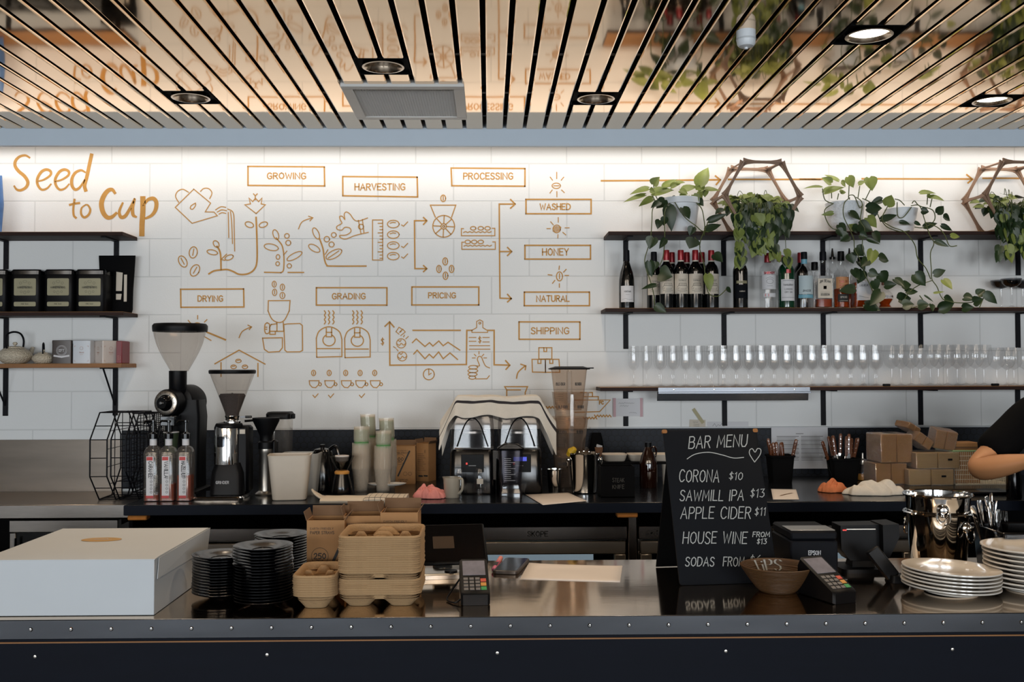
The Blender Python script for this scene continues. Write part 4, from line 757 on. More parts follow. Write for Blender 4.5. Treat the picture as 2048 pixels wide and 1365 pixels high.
def plant_parts(t, origin, F, leaves, vines, Yf, lit_above):
    b = MB(); v = MB(); o = Vector(origin)
    for pts, Y in vines: v.tube([tuple(p-o) for p in [Vector(q) for q in cr([tuple(p) for p in pix(F, pts, Y)], 5)]], .0026, 6)
    for (bx, by, tx_, ty_, w_) in leaves:
        (x0_, y0_), (x1_, y1_) = F([(bx, by), (tx_, ty_)]); Y = Yf(x0_, y0_)+rnd.uniform(-.03, .02)
        A, B = P(x0_, y0_, Y), P(x1_, y1_, Y-rnd.uniform(-.01, .04)); s = K(Y); wpx = w_/4.015
        up = .9 if y0_ < lit_above else .25
        b.mi = 1 if (y0_ < lit_above or rnd.random() < .16) else 0  # upper leaves get the paler green, standing in for light from above
        leafmesh(b, A-o, B-o+(B-A)*.12, wpx/s*1.22, (rnd.uniform(-.5, .5), -1, up+rnd.uniform(-.3, .3)), rnd.uniform(.1, .4), rnd.uniform(.05, .25))
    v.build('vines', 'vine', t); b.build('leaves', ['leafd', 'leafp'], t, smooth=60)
# pot one: white planter with a trailing pothos
SY = 5.165
def potted(lab, px, prof, mat, leaves, vines, F, pale, Yf, ribs=False):
    o = at(px, ZR1, SY); t = thing('potted_pothos', lab, 'plant', o)
    p = MB().lathe(prof, 36).build('pot', mat, t); r = prof[-1][0]
    MB().lathe([(0, prof[-1][1]-.015), (r*.9, prof[-1][1]-.015)], 20).build('soil', 'soil', t)
    plant_parts(t, o, F, leaves, vines, Yf, pale); return t
M['pot2'] = pm('ribbed_white_pot', 'DDE0E2', .5, var=.03, bump=.6, bscale=6, stretch=(14, 14, 14))
M['soil'] = pm('potting_soil', '2A1E16', .95, var=.3, scale=60)
yf = lambda x, y: 5.12 if y < 400 else (5.045 if y < 462 else 5.005)
potted('pothos in a plain white tub at the left end of the top shelf', 1364, [(0, 0), (.068, 0), (.072, .004), (.094, .15), (.102, .152), (.102, .182), (.097, .184), (.092, .17)], 'pot',
    [(880, 285, 937, 143, 100), (470, 310, 333, 330, 62), (505, 390, 400, 432, 58), (440, 362, 283, 405, 48), (500, 350, 655, 320, 95), (510, 280, 548, 222, 74), (590, 300, 690, 235, 55), (690, 265, 757, 258, 52), (740, 320, 850, 285, 62), (865, 325, 918, 268, 66), (925, 318, 1037, 312, 48), (925, 322, 922, 374, 50), (870, 335, 905, 382, 50), (600, 400, 540, 462, 75), (630, 450, 660, 625, 95), (560, 565, 545, 622, 58), (780, 365, 735, 425, 85), (830, 360, 865, 425, 66), (745, 465, 795, 540, 76), (830, 620, 800, 682, 62), (950, 570, 1088, 518, 50), (930, 640, 1045, 598, 55), (605, 540, 588, 602, 55), (585, 300, 640, 285, 60), (650, 300, 712, 268, 52), (560, 420, 500, 450, 50), (700, 400, 640, 430, 70), (480, 330, 520, 340, 60), (860, 400, 905, 440, 60), (720, 330, 780, 350, 60),
     (510, 705, 478, 785, 88), (605, 715, 562, 785, 48), (835, 715, 800, 785, 100), (995, 840, 1060, 890, 75), (475, 895, 495, 1010, 66), (560, 990, 645, 1010, 120), (945, 1000, 968, 1120, 70), (530, 1085, 425, 1112, 38), (525, 1250, 605, 1300, 64), (1095, 1110, 1135, 1145, 34), (530, 900, 520, 960, 50)],
    [([(560, 440), (505, 470), (497, 580), (488, 700), (468, 780), (440, 880), (452, 960), (480, 1040), (510, 1150), (520, 1250)], (5.10, 5.0, 3)), ([(640, 430), (600, 500), (600, 700), (588, 850), (560, 930)], (5.10, 5.0, 3)), ([(840, 410), (895, 470), (915, 560), (920, 640), (890, 720), (882, 800), (915, 920), (932, 1080), (960, 1160), (1030, 1175), (1095, 1120)], (5.10, 5.0, 3)), ([(680, 420), (760, 540), (850, 610), (895, 650), (950, 660)], (5.07, 5.03)), ([(500, 360), (530, 420), (580, 440)], 5.12), ([(510, 280), (520, 350), (560, 430)], 5.13), ([(880, 285), (870, 360), (800, 430)], 5.13), ([(925, 320), (880, 380), (820, 440)], 5.12), ([(840, 700), (880, 765), (880, 800)], 5.0), ([(950, 575), (925, 640), (915, 690)], 5.02)], R1, 398, yf)
potted('pothos in a ribbed white pot between the planter frame and the low bowl', 1693, [(0, 0), (.075, 0), (.078, .004), (.090, .075), (.098, .155), (.098, .16), (.093, .16), (.09, .15)], 'pot2',
    [(250, 268, 185, 225, 66), (310, 248, 212, 196, 42), (175, 300, 55, 284, 28), (195, 345, 335, 285, 78), (385, 218, 430, 292, 78), (325, 345, 365, 335, 64), (470, 275, 522, 250, 42), (555, 225, 580, 315, 90), (265, 505, 182, 520, 34), (400, 500, 478, 552, 52), (535, 468, 658, 465, 80), (595, 490, 600, 535, 50), (540, 545, 608, 612, 76), (660, 400, 570, 430, 55), (330, 260, 370, 290, 55),
     (310, 600, 370, 650, 66), (470, 600, 570, 640, 90), (450, 640, 400, 600, 66), (390, 690, 328, 725, 88), (590, 665, 640, 740, 88), (540, 720, 635, 752, 34), (300, 640, 345, 690, 60), (450, 785, 510, 845, 90), (400, 835, 430, 905, 80), (585, 810, 560, 915, 80), (635, 870, 716, 880, 80), (500, 970, 478, 1065, 90), (555, 980, 625, 1005, 64), (640, 990, 695, 1062, 90), (590, 1050, 620, 1125, 78), (440, 1115, 325, 1130, 74), (650, 1140, 575, 1235, 90), (520, 1240, 635, 1285, 78), (470, 900, 520, 960, 70), (430, 960, 470, 1030, 60), (540, 880, 500, 930, 70), (480, 680, 540, 700, 60), (420, 620, 470, 660, 70)],
    [([(400, 385), (355, 430), (350, 530), (400, 640), (432, 720), (440, 800), (480, 880), (520, 1000), (560, 1080), (600, 1180), (610, 1260)], (5.08, 4.99, 2.5)), ([(450, 380), (500, 430), (485, 570), (520, 640), (500, 760), (540, 900)], (5.07, 4.99, 2)), ([(270, 430), (200, 480), (210, 560), (260, 630), (335, 645)], 5.06), ([(500, 390), (560, 420), (610, 490), (650, 580)], 5.07), ([(400, 400), (390, 370), (430, 365), (455, 410), (480, 465), (505, 440)], 5.06), ([(180, 310), (200, 400), (260, 430)], 5.1), ([(250, 290), (255, 390)], 5.14), ([(310, 350), (300, 400)], 5.15), ([(395, 270), (390, 390)], 5.15), ([(480, 290), (465, 390)], 5.15), ([(570, 310), (525, 400)], 5.14)], R2, 398, yf)
potted('sparse pothos in a low white bowl, its vine running along the bottle shelf', 1806, [(0, 0), (.052, 0), (.056, .003), (.076, .09), (.083, .128), (.080, .129), (.075, .115)], 'pot',
    [(700, 450, 735, 368, 84), (965, 352, 1080, 335, 56), (1045, 375, 1152, 392, 46), (1020, 370, 1060, 385, 40), (975, 490, 1032, 495, 55), (1100, 510, 1150, 455, 60), (1150, 535, 1205, 565, 60), (995, 620, 1095, 585, 50), (1135, 605, 1222, 645, 38), (1210, 690, 1280, 695, 44), (1085, 730, 1185, 772, 40), (650, 560, 775, 522, 50), (800, 580, 885, 592, 34), (920, 580, 970, 605, 26),
     (1075, 1000, 1165, 968, 60), (1150, 1045, 1218, 1110, 64), (920, 1000, 1005, 1080, 95), (820, 1090, 895, 1080, 66), (760, 1040, 835, 1095, 66), (680, 1090, 765, 1080, 60), (850, 1140, 945, 1132, 54), (790, 1205, 890, 1185, 95), (825, 1250, 910, 1238, 80), (950, 1255, 1030, 1240, 80), (1075, 1150, 1155, 1138, 18), (1160, 1200, 1235, 1212, 66), (1115, 1275, 1235, 1240, 86), (1315, 1190, 1395, 1195, 78), (1395, 1225, 1462, 1200, 74), (1425, 1165, 1482, 1125, 66), (1485, 1150, 1578, 1228, 64), (1305, 1270, 1385, 1265, 64), (1055, 1240, 1072, 1282, 40), (1000, 1170, 1070, 1215, 16)],
    [([(890, 450), (960, 450), (1000, 560), (1040, 680), (1075, 750), (1048, 830), (1055, 960), (1060, 1040), (1100, 1100), (1140, 1190), (1200, 1220), (1300, 1230), (1390, 1222), (1440, 1185), (1490, 1150)], (5.07, 5.0, 3)), ([(740, 395), (690, 480), (660, 560), (740, 620), (840, 660), (920, 760), (945, 870), (1010, 950), (1050, 1040)], (5.07, 4.99, 2)), ([(1060, 1050), (960, 1085), (880, 1140), (840, 1200)], 5.0), ([(960, 1170), (990, 1230), (900, 1270)], 5.0), ([(760, 395), (800, 405), (840, 445)], 5.08), ([(780, 420), (785, 530), (830, 540), (895, 460)], 5.07), ([(900, 430), (920, 410), (960, 450), (1060, 480), (1085, 540), (1060, 590), (990, 625), (920, 620)], 5.06), ([(1000, 580), (1100, 620), (1160, 680), (1200, 770), (1260, 770)], (5.05, 5.0, 2)), ([(650, 560), (700, 620), (800, 655), (880, 650)], 5.04), ([(1025, 370), (1020, 440)], 5.12), ([(1060, 390), (1045, 460)], 5.12), ([(1490, 1150), (1440, 1270)], 5.0)], R2, 398, yf)
# wooden hexagonal planter frames
def hex_frame(lab, px, seed, plant_lab):
    R_ = .2; Yf = 5.03; Yb = 5.215; c = P(px, 391, Yf); cz = ZR1+R_*math.sin(PI/3)+.002
    t = thing('hexagonal_planter_frame', lab, 'planter', (c.x, (Yf+Yb)/2, ZR1), .10); hz = cz-ZR1; dy = (Yb-Yf)/2
    def V(k, y, r=R_): return Vector((r*math.cos(k*PI/3), y, hz+r*math.sin(k*PI/3)))
    b = MB()
    def bar(A, B, wa, thk, nrm):                             # flat bar, wider at both ends
        d = (B-A); L = d.length; d.normalize(); n = Vector(nrm); n = (n-d*n.dot(d)).normalized(); s = d.cross(n); rg = []
        for t_ in (0, .12, .28, .5, .72, .88, 1):
            hw = wa*(.55+1.1*(abs(2*t_-1))**3); p = A+d*(L*t_); rg.append([tuple(p+s*hw*i+n*thk*j) for i, j in ((-1, -1), (1, -1), (1, 1), (-1, 1))])
        b.loft(rg)
    for k in range(6):
        for y, sg in ((-dy, -1), (dy, 1)): bar(V(k, y), V(k+1, y), .012, .004, (0, 1, 0)); bar(V(k, y), V(k+1, y), .009, .003, V(k, 0)+V(k+1, 0)-Vector((0, 0, 2*hz)))
        bar(V(k, -dy), V(k, dy), .011, .004, V(k, 0)-Vector((0, 0, hz)))
    b.build('frame', 'ply', t)
    MB().box(-.085, .085, -dy+.01, dy-.01, .003, .018, .002).build('base_board', 'ply', t)
    # the plant inside
    r = random.Random(seed); o = (c.x, (Yf+Yb)/2, ZR1+.02); t2 = thing('trailing_philodendron', plant_lab, 'plant', o)
    MB().lathe([(0, 0), (.06, 0), (.062, .003), (.078, .10), (.08, .10), (.075, .09), (0, .085)], 28).build('pot', 'matte', t2)
    b = MB(); v = MB()
    for i in range(210):                                     # leaves hang over a dome and down the front
        a = r.uniform(-1, 1); q = r.random(); x = a*.165*(1-.25*q)
        if q < .30: z = .10+r.uniform(.0, .085)*(1-.5*a*a); y = r.uniform(-.06, .05); tipd = Vector((a*.8+r.uniform(-.4, .4), r.uniform(-.9, .1), r.uniform(-.6, .25))); up = 1.4
        else: z = .12-(q-.3)/.7*(.245-.13*abs(a+.1)); y = -.07-.055*math.sin(min(1, (q-.3)*2.2)*PI/2)+r.uniform(-.02, .015); tipd = Vector((r.uniform(-.35, .35), r.uniform(-.25, .05), -1)); up = .25
        L = r.uniform(.044, .068); b.mi = 1 if z > .11 and r.random() < .7 or (z < -.02 and r.random() < .4) or r.random() < .06 else 0; tipd.normalize()  # top leaves mostly pale as if lit; some low ones pale at random
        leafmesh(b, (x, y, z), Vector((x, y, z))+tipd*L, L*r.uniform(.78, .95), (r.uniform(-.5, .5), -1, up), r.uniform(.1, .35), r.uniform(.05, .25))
        if i % 5 == 0: v.tube(cr([(x*.3, -.02, .09), (x*.8, y*.7, max(z, .09)+.03), (x, y, z)], 5), .0017, 5)
    for i in range(9):                                       # long runners with the lowest leaves
        x = r.uniform(-.13, .14); zl = -.07-r.uniform(.02, .12); pts = cr([(x*.4, -.05, .10), (x*.9, -.125, .08), (x, -.14, -.02), (x*1.05+r.uniform(-.02, .02), -.145, zl)], 6); v.tube(pts, .0017, 5)
        for k, q in enumerate(pts[8:]+[pts[-1]]):
            if k % 4 == 0 or k > 9: L = r.uniform(.05, .07); b.mi = 1 if r.random() < .55 else 0; e = Vector((r.uniform(-.6, .6), -.2, -1)).normalized(); leafmesh(b, q, Vector(q)+e*L, L*.85, (r.uniform(-.4, .4), -1, .3), .2, .15)
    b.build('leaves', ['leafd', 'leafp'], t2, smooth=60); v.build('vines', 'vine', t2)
hex_frame('wooden hexagonal planter frame on the top shelf, the one seen whole', 1522, 3, 'dense trailing philodendron inside the whole hexagonal frame')
hex_frame('wooden hexagonal planter frame on the top shelf, cut by the photo edge', 2040, 11, 'dense trailing philodendron inside the cut-off hexagonal frame')
# ================================================================== back counter
CZ = COUNTER_Z; CF = 4.26; BEN_F = Q(120, 1010, BENCH_Z).y
def B_(px, py): return Q(px, py, CZ)                         # point of the worktop seen at a pixel
def H(px, py, Y, z=None): return P(px, py, Y).z-(CZ if z is None else z)
xl = P(247, 1012, CF).x
t = thing('worktop', 'long black worktop along the tiled wall, behind the bar', 'worktop', ((xl+XR)/2, CF, CZ)); w2 = (XR-xl)/2-.001
b = MB(); b.box(-w2, w2, 0, WALL_Y-.014-CF, -.045, 0, .003); b.build('slab', 'counter', t); MB().box(-w2, w2, -.002, .001, -.043, -.003).build('front_edge', 'counterface', t, smooth=0); MB().box(-w2+.004, -w2+.02, .05, WALL_Y-.03-CF, -CZ+.001, -.0455).build('end_panel', 'matte', t, smooth=0)  # black end sheet added to hide a bright wedge of wall
xq = xl-.004; t = thing('steel_bench', 'stainless steel bench at the left, beside the black worktop', 'bench', ((XL+xq)/2, BEN_F, BENCH_Z)); w2 = (xq-XL)/2-.001
b = MB(); b.box(-w2, w2, 0, WALL_Y-.014-BEN_F, -.066, 0, .004); b.build('top', 'steel', t); MB().box(w2-.075, w2-.006, -.002, .004, -.042, -.02, .001).build('slot', 'black', t)
for x in (-w2+.05, w2-.02): MB().box(x-.015, x+.015, .42, .45, -BENCH_Z+.001, -.066).build('leg', 'steel', t, smooth=0)
x0_, x1_ = P(18, 1045, BEN_F+.03).x, P(236, 1045, BEN_F+.03).x; zt_ = P(100, 1041, BEN_F+.03).z; xm, w2 = (x0_+x1_)/2, (x1_-x0_)/2
t = thing('dishwasher', 'steel-framed undercounter machine with dark door below the steel bench', 'dishwasher', (xm, BEN_F+.03, 0))
b = MB(); b.box(-w2, w2, .04, .42, .06, zt_-.03); b.build('body', 'steel', t, smooth=0); MB().box(-w2, w2, 0, .045, zt_-.058, zt_, .003).build('hood', 'steel', t)
b = MB(); b.box(-w2, -w2+.03, .005, .04, .10, zt_-.06, .003); b.box(w2-.03, w2, .005, .04, .10, zt_-.06, .003); b.build('door_frame', 'steel', t); MB().box(-w2+.03, w2-.03, .012, .04, .10, zt_-.06).build('door', 'gloss', t, smooth=0)
MB().tube([(-w2+.03, -.02, .5), (-w2+.04, -.02, zt_-.08)], .006, 8).build('handle', 'chrome', t)
t = MB().box(XL+.02, x0_-.01, BEN_F+.06, BEN_F+.08, .001, BENCH_Z-.067).build('dark_gap_sheet', 'matte', smooth=0); tag(t, 'added black sheet darkening the gap under the steel bench, left of the undercounter machine', 'panel')  # black sheet added where the lit wall showed under the bench
# under-counter fridges
M['alu'] = pm('door_aluminium', '8C857C', .35, .9, var=.05); M['fridgelit'] = pm('fridge_light', 'D8ECF2', .4, emit=3.5); M['fridgein'] = pm('fridge_inside', '101214', .6)
FY = CF+.06; FT_ = P(1000, 1055, FY).z
M['steelband'] = pm('fridge_steel', '9A9088', .22, 1, var=.15, scale=5, stretch=(1, 1, 8))
def fridge(lab, pxa, pxb, logo, lit):
    x0_, x1_ = P(pxa, 1060, FY).x, P(pxb, 1060, FY).x; w2 = (x1_-x0_)/2; t = thing('bar_fridge', lab, 'fridge', ((x0_+x1_)/2, FY, 0), 0, 'undercounter bar fridges')
    b = MB(); b.box(-w2, w2, .03, .045, .08, FT_-.06); b.v = []; b.f = []; b.m = []
    for q in ((-w2, -w2+.02, .04, .6, .08, FT_-.058), (w2-.02, w2, .04, .6, .08, FT_-.058), (-w2, w2, .58, .6, .08, FT_-.058), (-w2, w2, .04, .6, .08, .10), (-w2, w2, .01, .6, FT_-.058, FT_-.001)): b.box(*q)
    b.build('cabinet', 'steelband', t, smooth=0); MB().box(-w2+.021, w2-.021, .56, .578, .101, FT_-.06).build('lining', 'fridgein', t, smooth=0)
    bd = MB().box(-w2, w2, 0, .0095, -.054+FT_, FT_, .002).build('control_band', 'steelband', t)
    p = MB(); p.strokes(text('SKOPE', (w2*.10 if logo == 0 else -w2+.035), FT_-.040, .020, .085), .0050, plane(0, -.0008, 0)); p.build('logo', 'ink', bd, smooth=0)
    p = MB(); p.lathe([(.014, 0), (.012, -.004), (0, -.005)], 16, Tm(0, 0, FT_-.034, rx=PI/2)); p.build('lock', 'chrome', bd)
    nd = 1; b = MB(); zt2 = FT_-.064
    for q in ((-w2+.006, w2-.006, 0, .03, zt2-.055, zt2), (-w2+.006, -w2+.055, 0, .03, .11, zt2-.055), (w2-.055, w2-.006, 0, .03, .11, zt2-.055), (-w2+.055, w2-.055, 0, .03, .11, .16)): b.box(*q, .004)
    d = b.build('door', 'alu', t); MB().box(-w2+.056, w2-.056, .012, .018, .161, zt2-.056).build('pane', 'smoke', d, smooth=0)
    for k, zz in enumerate((zt2-.20, zt2-.42)): MB().box(-w2+.03, w2-.03, .10, .5, zz-.006, zz).build('shelf', 'steelband', t, smooth=0)
    if lit: MB().box(-w2*.66, w2*.72, .12, .14, zt2-.115, zt2-.075, .003).build('light_strip', 'fridgelit', t, label='glowing white strip')
fridge('steel bar fridge under the worktop behind the saucers and straw boxes', 268, 806, 0, False)
fridge('steel bar fridge with a lit strip behind its glass door, left of the chalkboard', 812, 1254, 2, True) if False else None
def fr2(*a): fridge(*a)
fr2('steel bar fridge with a glowing strip behind its glass, left of the chalkboard', 812, 1254, 0, True)
fr2('steel bar fridge behind the chalkboard and receipt printer', 1278, 1832, 1, True)
x = P(1265, 1050, FY).x; t = MB().box(-.018, .018, 0, .05, 0, CZ-.046, .002).build('support_post', 'steelband', loc=(x, FY, 0)); tag(t, 'narrow steel post between the fridges, under the orange foam strip', 'post')
for px, wpx, lb in ((1254, 42, 'orange foam strip under the worktop left of the chalkboard'), (276, 38, 'orange foam strip under the worktop beside the steel bench')):
    c = P(px, 1022, CF+.02); w_ = wpx/K(CF)/2; b = MB(); b.box(-w_, w_, 0, .05, -.020, 0, .004); o = b.build('foam_strip', 'orangefoam', loc=(c.x, CF+.006, CZ-.0455)); tag(o, lb, 'foam strip')
xw = XR-.05; t = MB().box(xl+.01, xw, 5.23, 5.25, 0, CZ-.046).build('kick_panel', 'matte', smooth=0); struct(t); t.name = 'trim_5'
GS = .9364                                                   # worktop things are built a little large and set to size here
def K(Y): return FP/Y*GS
def H(px, py, Y, z=None): return (P(px, py, Y).z-(CZ if z is None else z))/GS
# ------------------------------------------------------------------ wire baskets
def basket(lab, c, R_, depth, rz, nb, mesh_n):
    t = thing('wire_basket', lab, 'basket', c, rz, 'black octagonal wire baskets'); h = R_*math.cos(PI/8); O = lambda k, y, r=R_: Vector((r*math.cos(PI/8+k*PI/4), y, h+r*math.sin(PI/8+k*PI/4)))
    b = MB()
    for y in (0, depth): b.tube([O(k, y) for k in range(8)], .0040, 6, True)
    for k in range(8):
        A, B2 = O(k, 0), O(k+1, 0)
        for j in range(nb): q = A.lerp(B2, j/nb); e = O(k, depth).lerp(O(k+1, depth), j/nb); b.tube([q, e], .0026, 5)
    b.build('frame', 'blkmetal', t); b = MB()
    for k in range(1, mesh_n):
        z = -h+2*h*k/mesh_n; xw_ = h if abs(z) < R_*math.sin(PI/8) else h-(abs(z)-R_*math.sin(PI/8)); b.tube([(-xw_, depth, h+z), (xw_, depth, h+z)], .0017, 4)
    for k in range(1, max(4, mesh_n//3)):
        m = max(4, mesh_n//3); z = -h+2*h*k/m; xw_ = h if abs(z) < R_*math.sin(PI/8) else h-(abs(z)-R_*math.sin(PI/8)); b.tube([(z, depth, h-xw_), (z, depth, h+xw_)], .0022, 4)
    b.build('grid', 'blkmetal', t)
for i, (px, py, rz, dp, mn, lb) in enumerate(((206, 1004, -1.55, .085, 5, 'outermost on the left, with an open coarse grid'), (246, 1003, -1.55, .10, 28, 'in the middle, with close wire rungs'), (272, 990, -1.55, .10, 40, 'innermost, next to the syrup bottles'))):
    z_ = CZ if i == 2 else BENCH_Z; c = Q(px, py, z_); Yk = c.y+.14; basket('black octagonal wire basket standing on edge, '+lb, (P(px+6, 900, Yk).x, Yk, z_+.004), (.243, .243, .21)[i], dp, rz, 2, mn)
# ------------------------------------------------------------------ grinders
Y = 4.66; k = K(Y); X0 = P(360, 900, Y).x; t = thing('coffee_grinder', 'tall black coffee grinder with big clear cone hopper and round dial', 'grinder', (X0, Y, CZ))
hz = lambda py: H(360, py, Y); px_ = lambda p: (p-360)/k
b = MB(); b.rr([(0, .24, .30, .03), (.022, .24, .30, .03), (.026, .22, .28, .03)], 4); b.build('base', 'black', t)
b = MB(); b.rr([(.02, .15, .16, .02, .02, .06), (.2, .15, .15, .02, .02, .06), (hz(835), .165, .16, .02, .02, .05), (hz(800), .15, .15, .02, .02, .05)], 4); b.build('column', 'black', t)
ax = Vector((.24, .97, 0)); rot = Matrix.Rotation(math.atan2(-ax.x, ax.y), 4, 'Z'); TB = Matrix.Translation((px_(343), -.10, hz(805))) @ rot @ Matrix.Rotation(-PI/2, 4, 'X')
b = MB(); b.lathe([(0, .01), (.06, .01), (.066, .016), (.066, .075), (.05, .08), (.05, .10), (.080, .11), (.086, .12), (.086, .235), (.078, .255), (.05, .262), (0, .262)], 36, TB); b.build('motor_housing', 'black', t)
d = MB().lathe([(.040, .0095), (.060, .0095), (.060, .002), (.056, -.001), (.040, -.001), (.040, .0095)], 36, TB).build('dial', 'satin', t)
b = MB(); b.lathe([(0, -.034), (.026, -.034), (.030, -.03), (.034, -.004), (.038, .0), (.038, .009)], 24, TB); b.build('knob', 'gloss', d)
b = MB(); b.lathe([(0, -.042), (.007, -.041), (.008, -.034)], 12, TB); b.build('screw', 'chrome', d)
b = MB()
for q in range(12): b.strokes([[(.046*math.cos(q*PI/6), .046*math.sin(q*PI/6)), (.054*math.cos(q*PI/6), .054*math.sin(q*PI/6))]], .002, lambda u, v: tuple(TB @ Vector((u, v, -.0016))))
b.build('marks', 'ink', d, smooth=0)
b = MB(); r = .0866; TB2 = TB; wa = [(-.012, .15), (.012, .15)]; ang = math.radians(200)
def onbody(u, v): a = ang+u/r; return tuple(TB @ Vector((r*math.cos(a), r*math.sin(a), .175+v)))
b.add([onbody(-.02, -.018), onbody(-.02, .018), onbody(.016, 0)], [(0, 1, 2)]); M['warn'] = pm('warning_orange', 'D0583A', .5); b.build('warning_triangle', 'warn', t, smooth=0)
b = MB(); b.lathe([(.036, hz(800)), (.038, hz(786)), (.042, hz(784)), (.043, hz(745)), (.043, hz(742))], 28, Tm(px_(355), .0, 0)); b.build('neck', 'black', t)
hp = MB(); hp.lathe([(.042, hz(743)), (.060, hz(730)), (.078, hz(717)), (.096, hz(702)), (.110, hz(688)), (.121, hz(672)), (.127, hz(658))], 40, Tm(px_(358), 0, 0)); hp.build('hopper', 'hopper', t)
b = MB(); b.lathe([(.130, hz(664)), (.132, hz(658)), (.132, hz(652)), (.124, hz(648)), (0, hz(648))], 40, Tm(px_(359), 0, 0)); b.build('lid', 'black', t)
b = MB(); b.lathe([(.02, hz(835)), (.018, hz(870)), (.016, hz(880))], 16, Tm(px_(352), -.11, 0)); b.box(px_(337), px_(366), -.13, -.0, hz(850), hz(830), .004); b.tube([(px_(338), -.12, hz(842)), (px_(334), -.13, hz(872))], .006, 6); b.build('spout', 'gloss', t)
t2 = thing('paper_cup', 'dark green paper cup held under the tall grinder spout', 'cup', (X0+px_(357)*GS, Y-.108, CZ+hz(902)*GS)); M['dkgreen'] = pm('dark_green_cup', '2A3A22', .6)
MB().lathe([(0, 0), (.026, 0), (.036, .095), (.036, .098)], 24).build('wall', 'dkgreen', t2); MB().lathe([(.036, .096), (.0375, .099), (.036, .101), (.034, .099)], 24).build('rim', 'labelw', t2)
b = MB(); b.box(-.04, .04, -.16, -.05, hz(912), hz(903), .003); b.box(-.01, .01, -.06, .0, hz(912), hz(905)); b.build('cup_rest', 'gloss', t)
Y = 4.50; k = K(Y); X0 = P(455, 900, Y).x; t = thing('coffee_grinder', 'shorter coffee grinder with flat-lidded cone hopper half full of grounds', 'grinder', (X0, Y, CZ))
hz = lambda py: H(455, py, Y); px_ = lambda p: (p-455)/k; TT = Tm(px_(464), 0, 0)
MB().rr([(0, .245, .25, .03, px_(445), .0), (.012, .25, .255, .03, px_(445), .0), (.018, .24, .245, .03, px_(445), .0)], 4).build('base_plate', 'chrome', t)
b = MB(); b.rr([(.02, .16, .17, .03, px_(458), .02), (.12, .15, .15, .03, px_(458), .02), (hz(925), .12, .13, .03, px_(458), .02)], 4); b.build('lower_body', 'black', t)
b = MB(); b.strokes(text('GRINDER', px_(440), hz(965), .012, .06), .002, plane(0, -.067, 0)); b.build('maker_print', 'labelw', t, smooth=0)
MB().lathe([(.062, hz(928)), (.062, hz(856)), (.060, hz(853))], 36, Tm(px_(455), 0, 0)).build('drum', 'chrome', t)
b = MB(); b.box(px_(474), px_(498), -.02, .09, .02, hz(852), .012); b.build('side_housing', 'black', t); b = MB(); b.box(px_(481), px_(492), -.0245, -.02, hz(868), hz(859), .001); b.build('switch_label', 'label', t)
b = MB(); b.box(px_(441), px_(456), -.066, -.05, hz(893), hz(872), .004); b.build('window', 'smoke', t)
MB().lathe([(.064, hz(856)), (.066, hz(852)), (.060, hz(847)), (.03, hz(845)), (0, hz(845))], 32, Tm(px_(458), 0, 0)).build('cap', 'black', t)
MB().lathe([(.033, hz(848)), (.040, hz(846)), (.040, hz(843)), (.031, hz(841)), (.031, hz(836)), (.034, hz(834)), (.034, hz(832))], 28, TT).build('collar', 'chrome', t)
b = MB(); b.box(px_(480), px_(492), -.004, .004, hz(836), hz(833)); b.lathe([(0, 0), (.006, 0), (.006, .03), (0, .03)], 10, Tm(px_(490), 0, hz(834.5), ry=PI/2)); b.build('lever', 'gloss', t)
hp = [(.032, hz(834)), (.034, hz(826)), (.070, hz(785)), (.098, hz(755)), (.104, hz(748))]; MB().lathe(hp, 40, TT).build('hopper', 'hopper', t)
M['beans'] = pm('ground_coffee', '241310', .9, var=.5, scale=60, bump=.6, bscale=200)
MB().lathe([(0, hz(833)), (.030, hz(832)), (.033, hz(825)), (.062, hz(792)), (.055, hz(788)), (.03, hz(794)), (0, hz(786))], 28, TT).build('coffee_grounds', 'beans', t)
MB().lathe([(.108, hz(748)), (.110, hz(745)), (.110, hz(741.5)), (.104, hz(740)), (0, hz(740))], 40, TT).build('lid', 'black', t)
# small dripper with steel flask, clear canister
Y = 4.59; k = K(Y); X0 = P(532, 900, Y).x; hz = lambda py: H(532, py, Y)
t = thing('hand_grinder', 'black funnel-topped brewer over a slim steel flask', 'brewer', (X0, Y, CZ))
MB().lathe([(0, 0), (.05, 0), (.052, .006), (.046, .012), (.034, .02), (.033, hz(908)), (.036, hz(905)), (.036, hz(898))], 28).build('flask', 'satin', t)
MB().lathe([(.037, hz(898)), (.037, hz(885)), (.030, hz(882)), (.030, hz(872)), (.034, hz(868)), (.064, hz(842)), (.066, hz(836)), (.062, hz(836)), (0, hz(850))], 30).build('funnel', 'black', t)
MB().tube([(-.062, -.005, hz(841)), (-.10, -.02, hz(842))], .006, 8).build('handle', 'gloss', t)
b = MB(); b.box(.03, .055, -.02, .03, .0, hz(880), .01); b.build('stand', 'black', t)
Y = 4.76; X0 = P(560, 900, Y).x; hz = lambda py: H(560, py, Y); t = thing('clear_canister', 'clear square canister with black clip lid, behind the funnel brewer', 'canister', (X0, Y, CZ))
MB().rr([(0, .10, .10, .02), (.004, .105, .105, .02), (hz(838), .115, .115, .02)], 4, (1, 0)).build('body', 'plast', t); MB().rr([(hz(838), .122, .122, .02), (hz(828), .124, .124, .02), (hz(824), .11, .11, .02)], 4).build('lid', 'black', t); MB().box(.06, .075, -.012, .012, hz(838), hz(828), .003).build('clip', 'black', t)
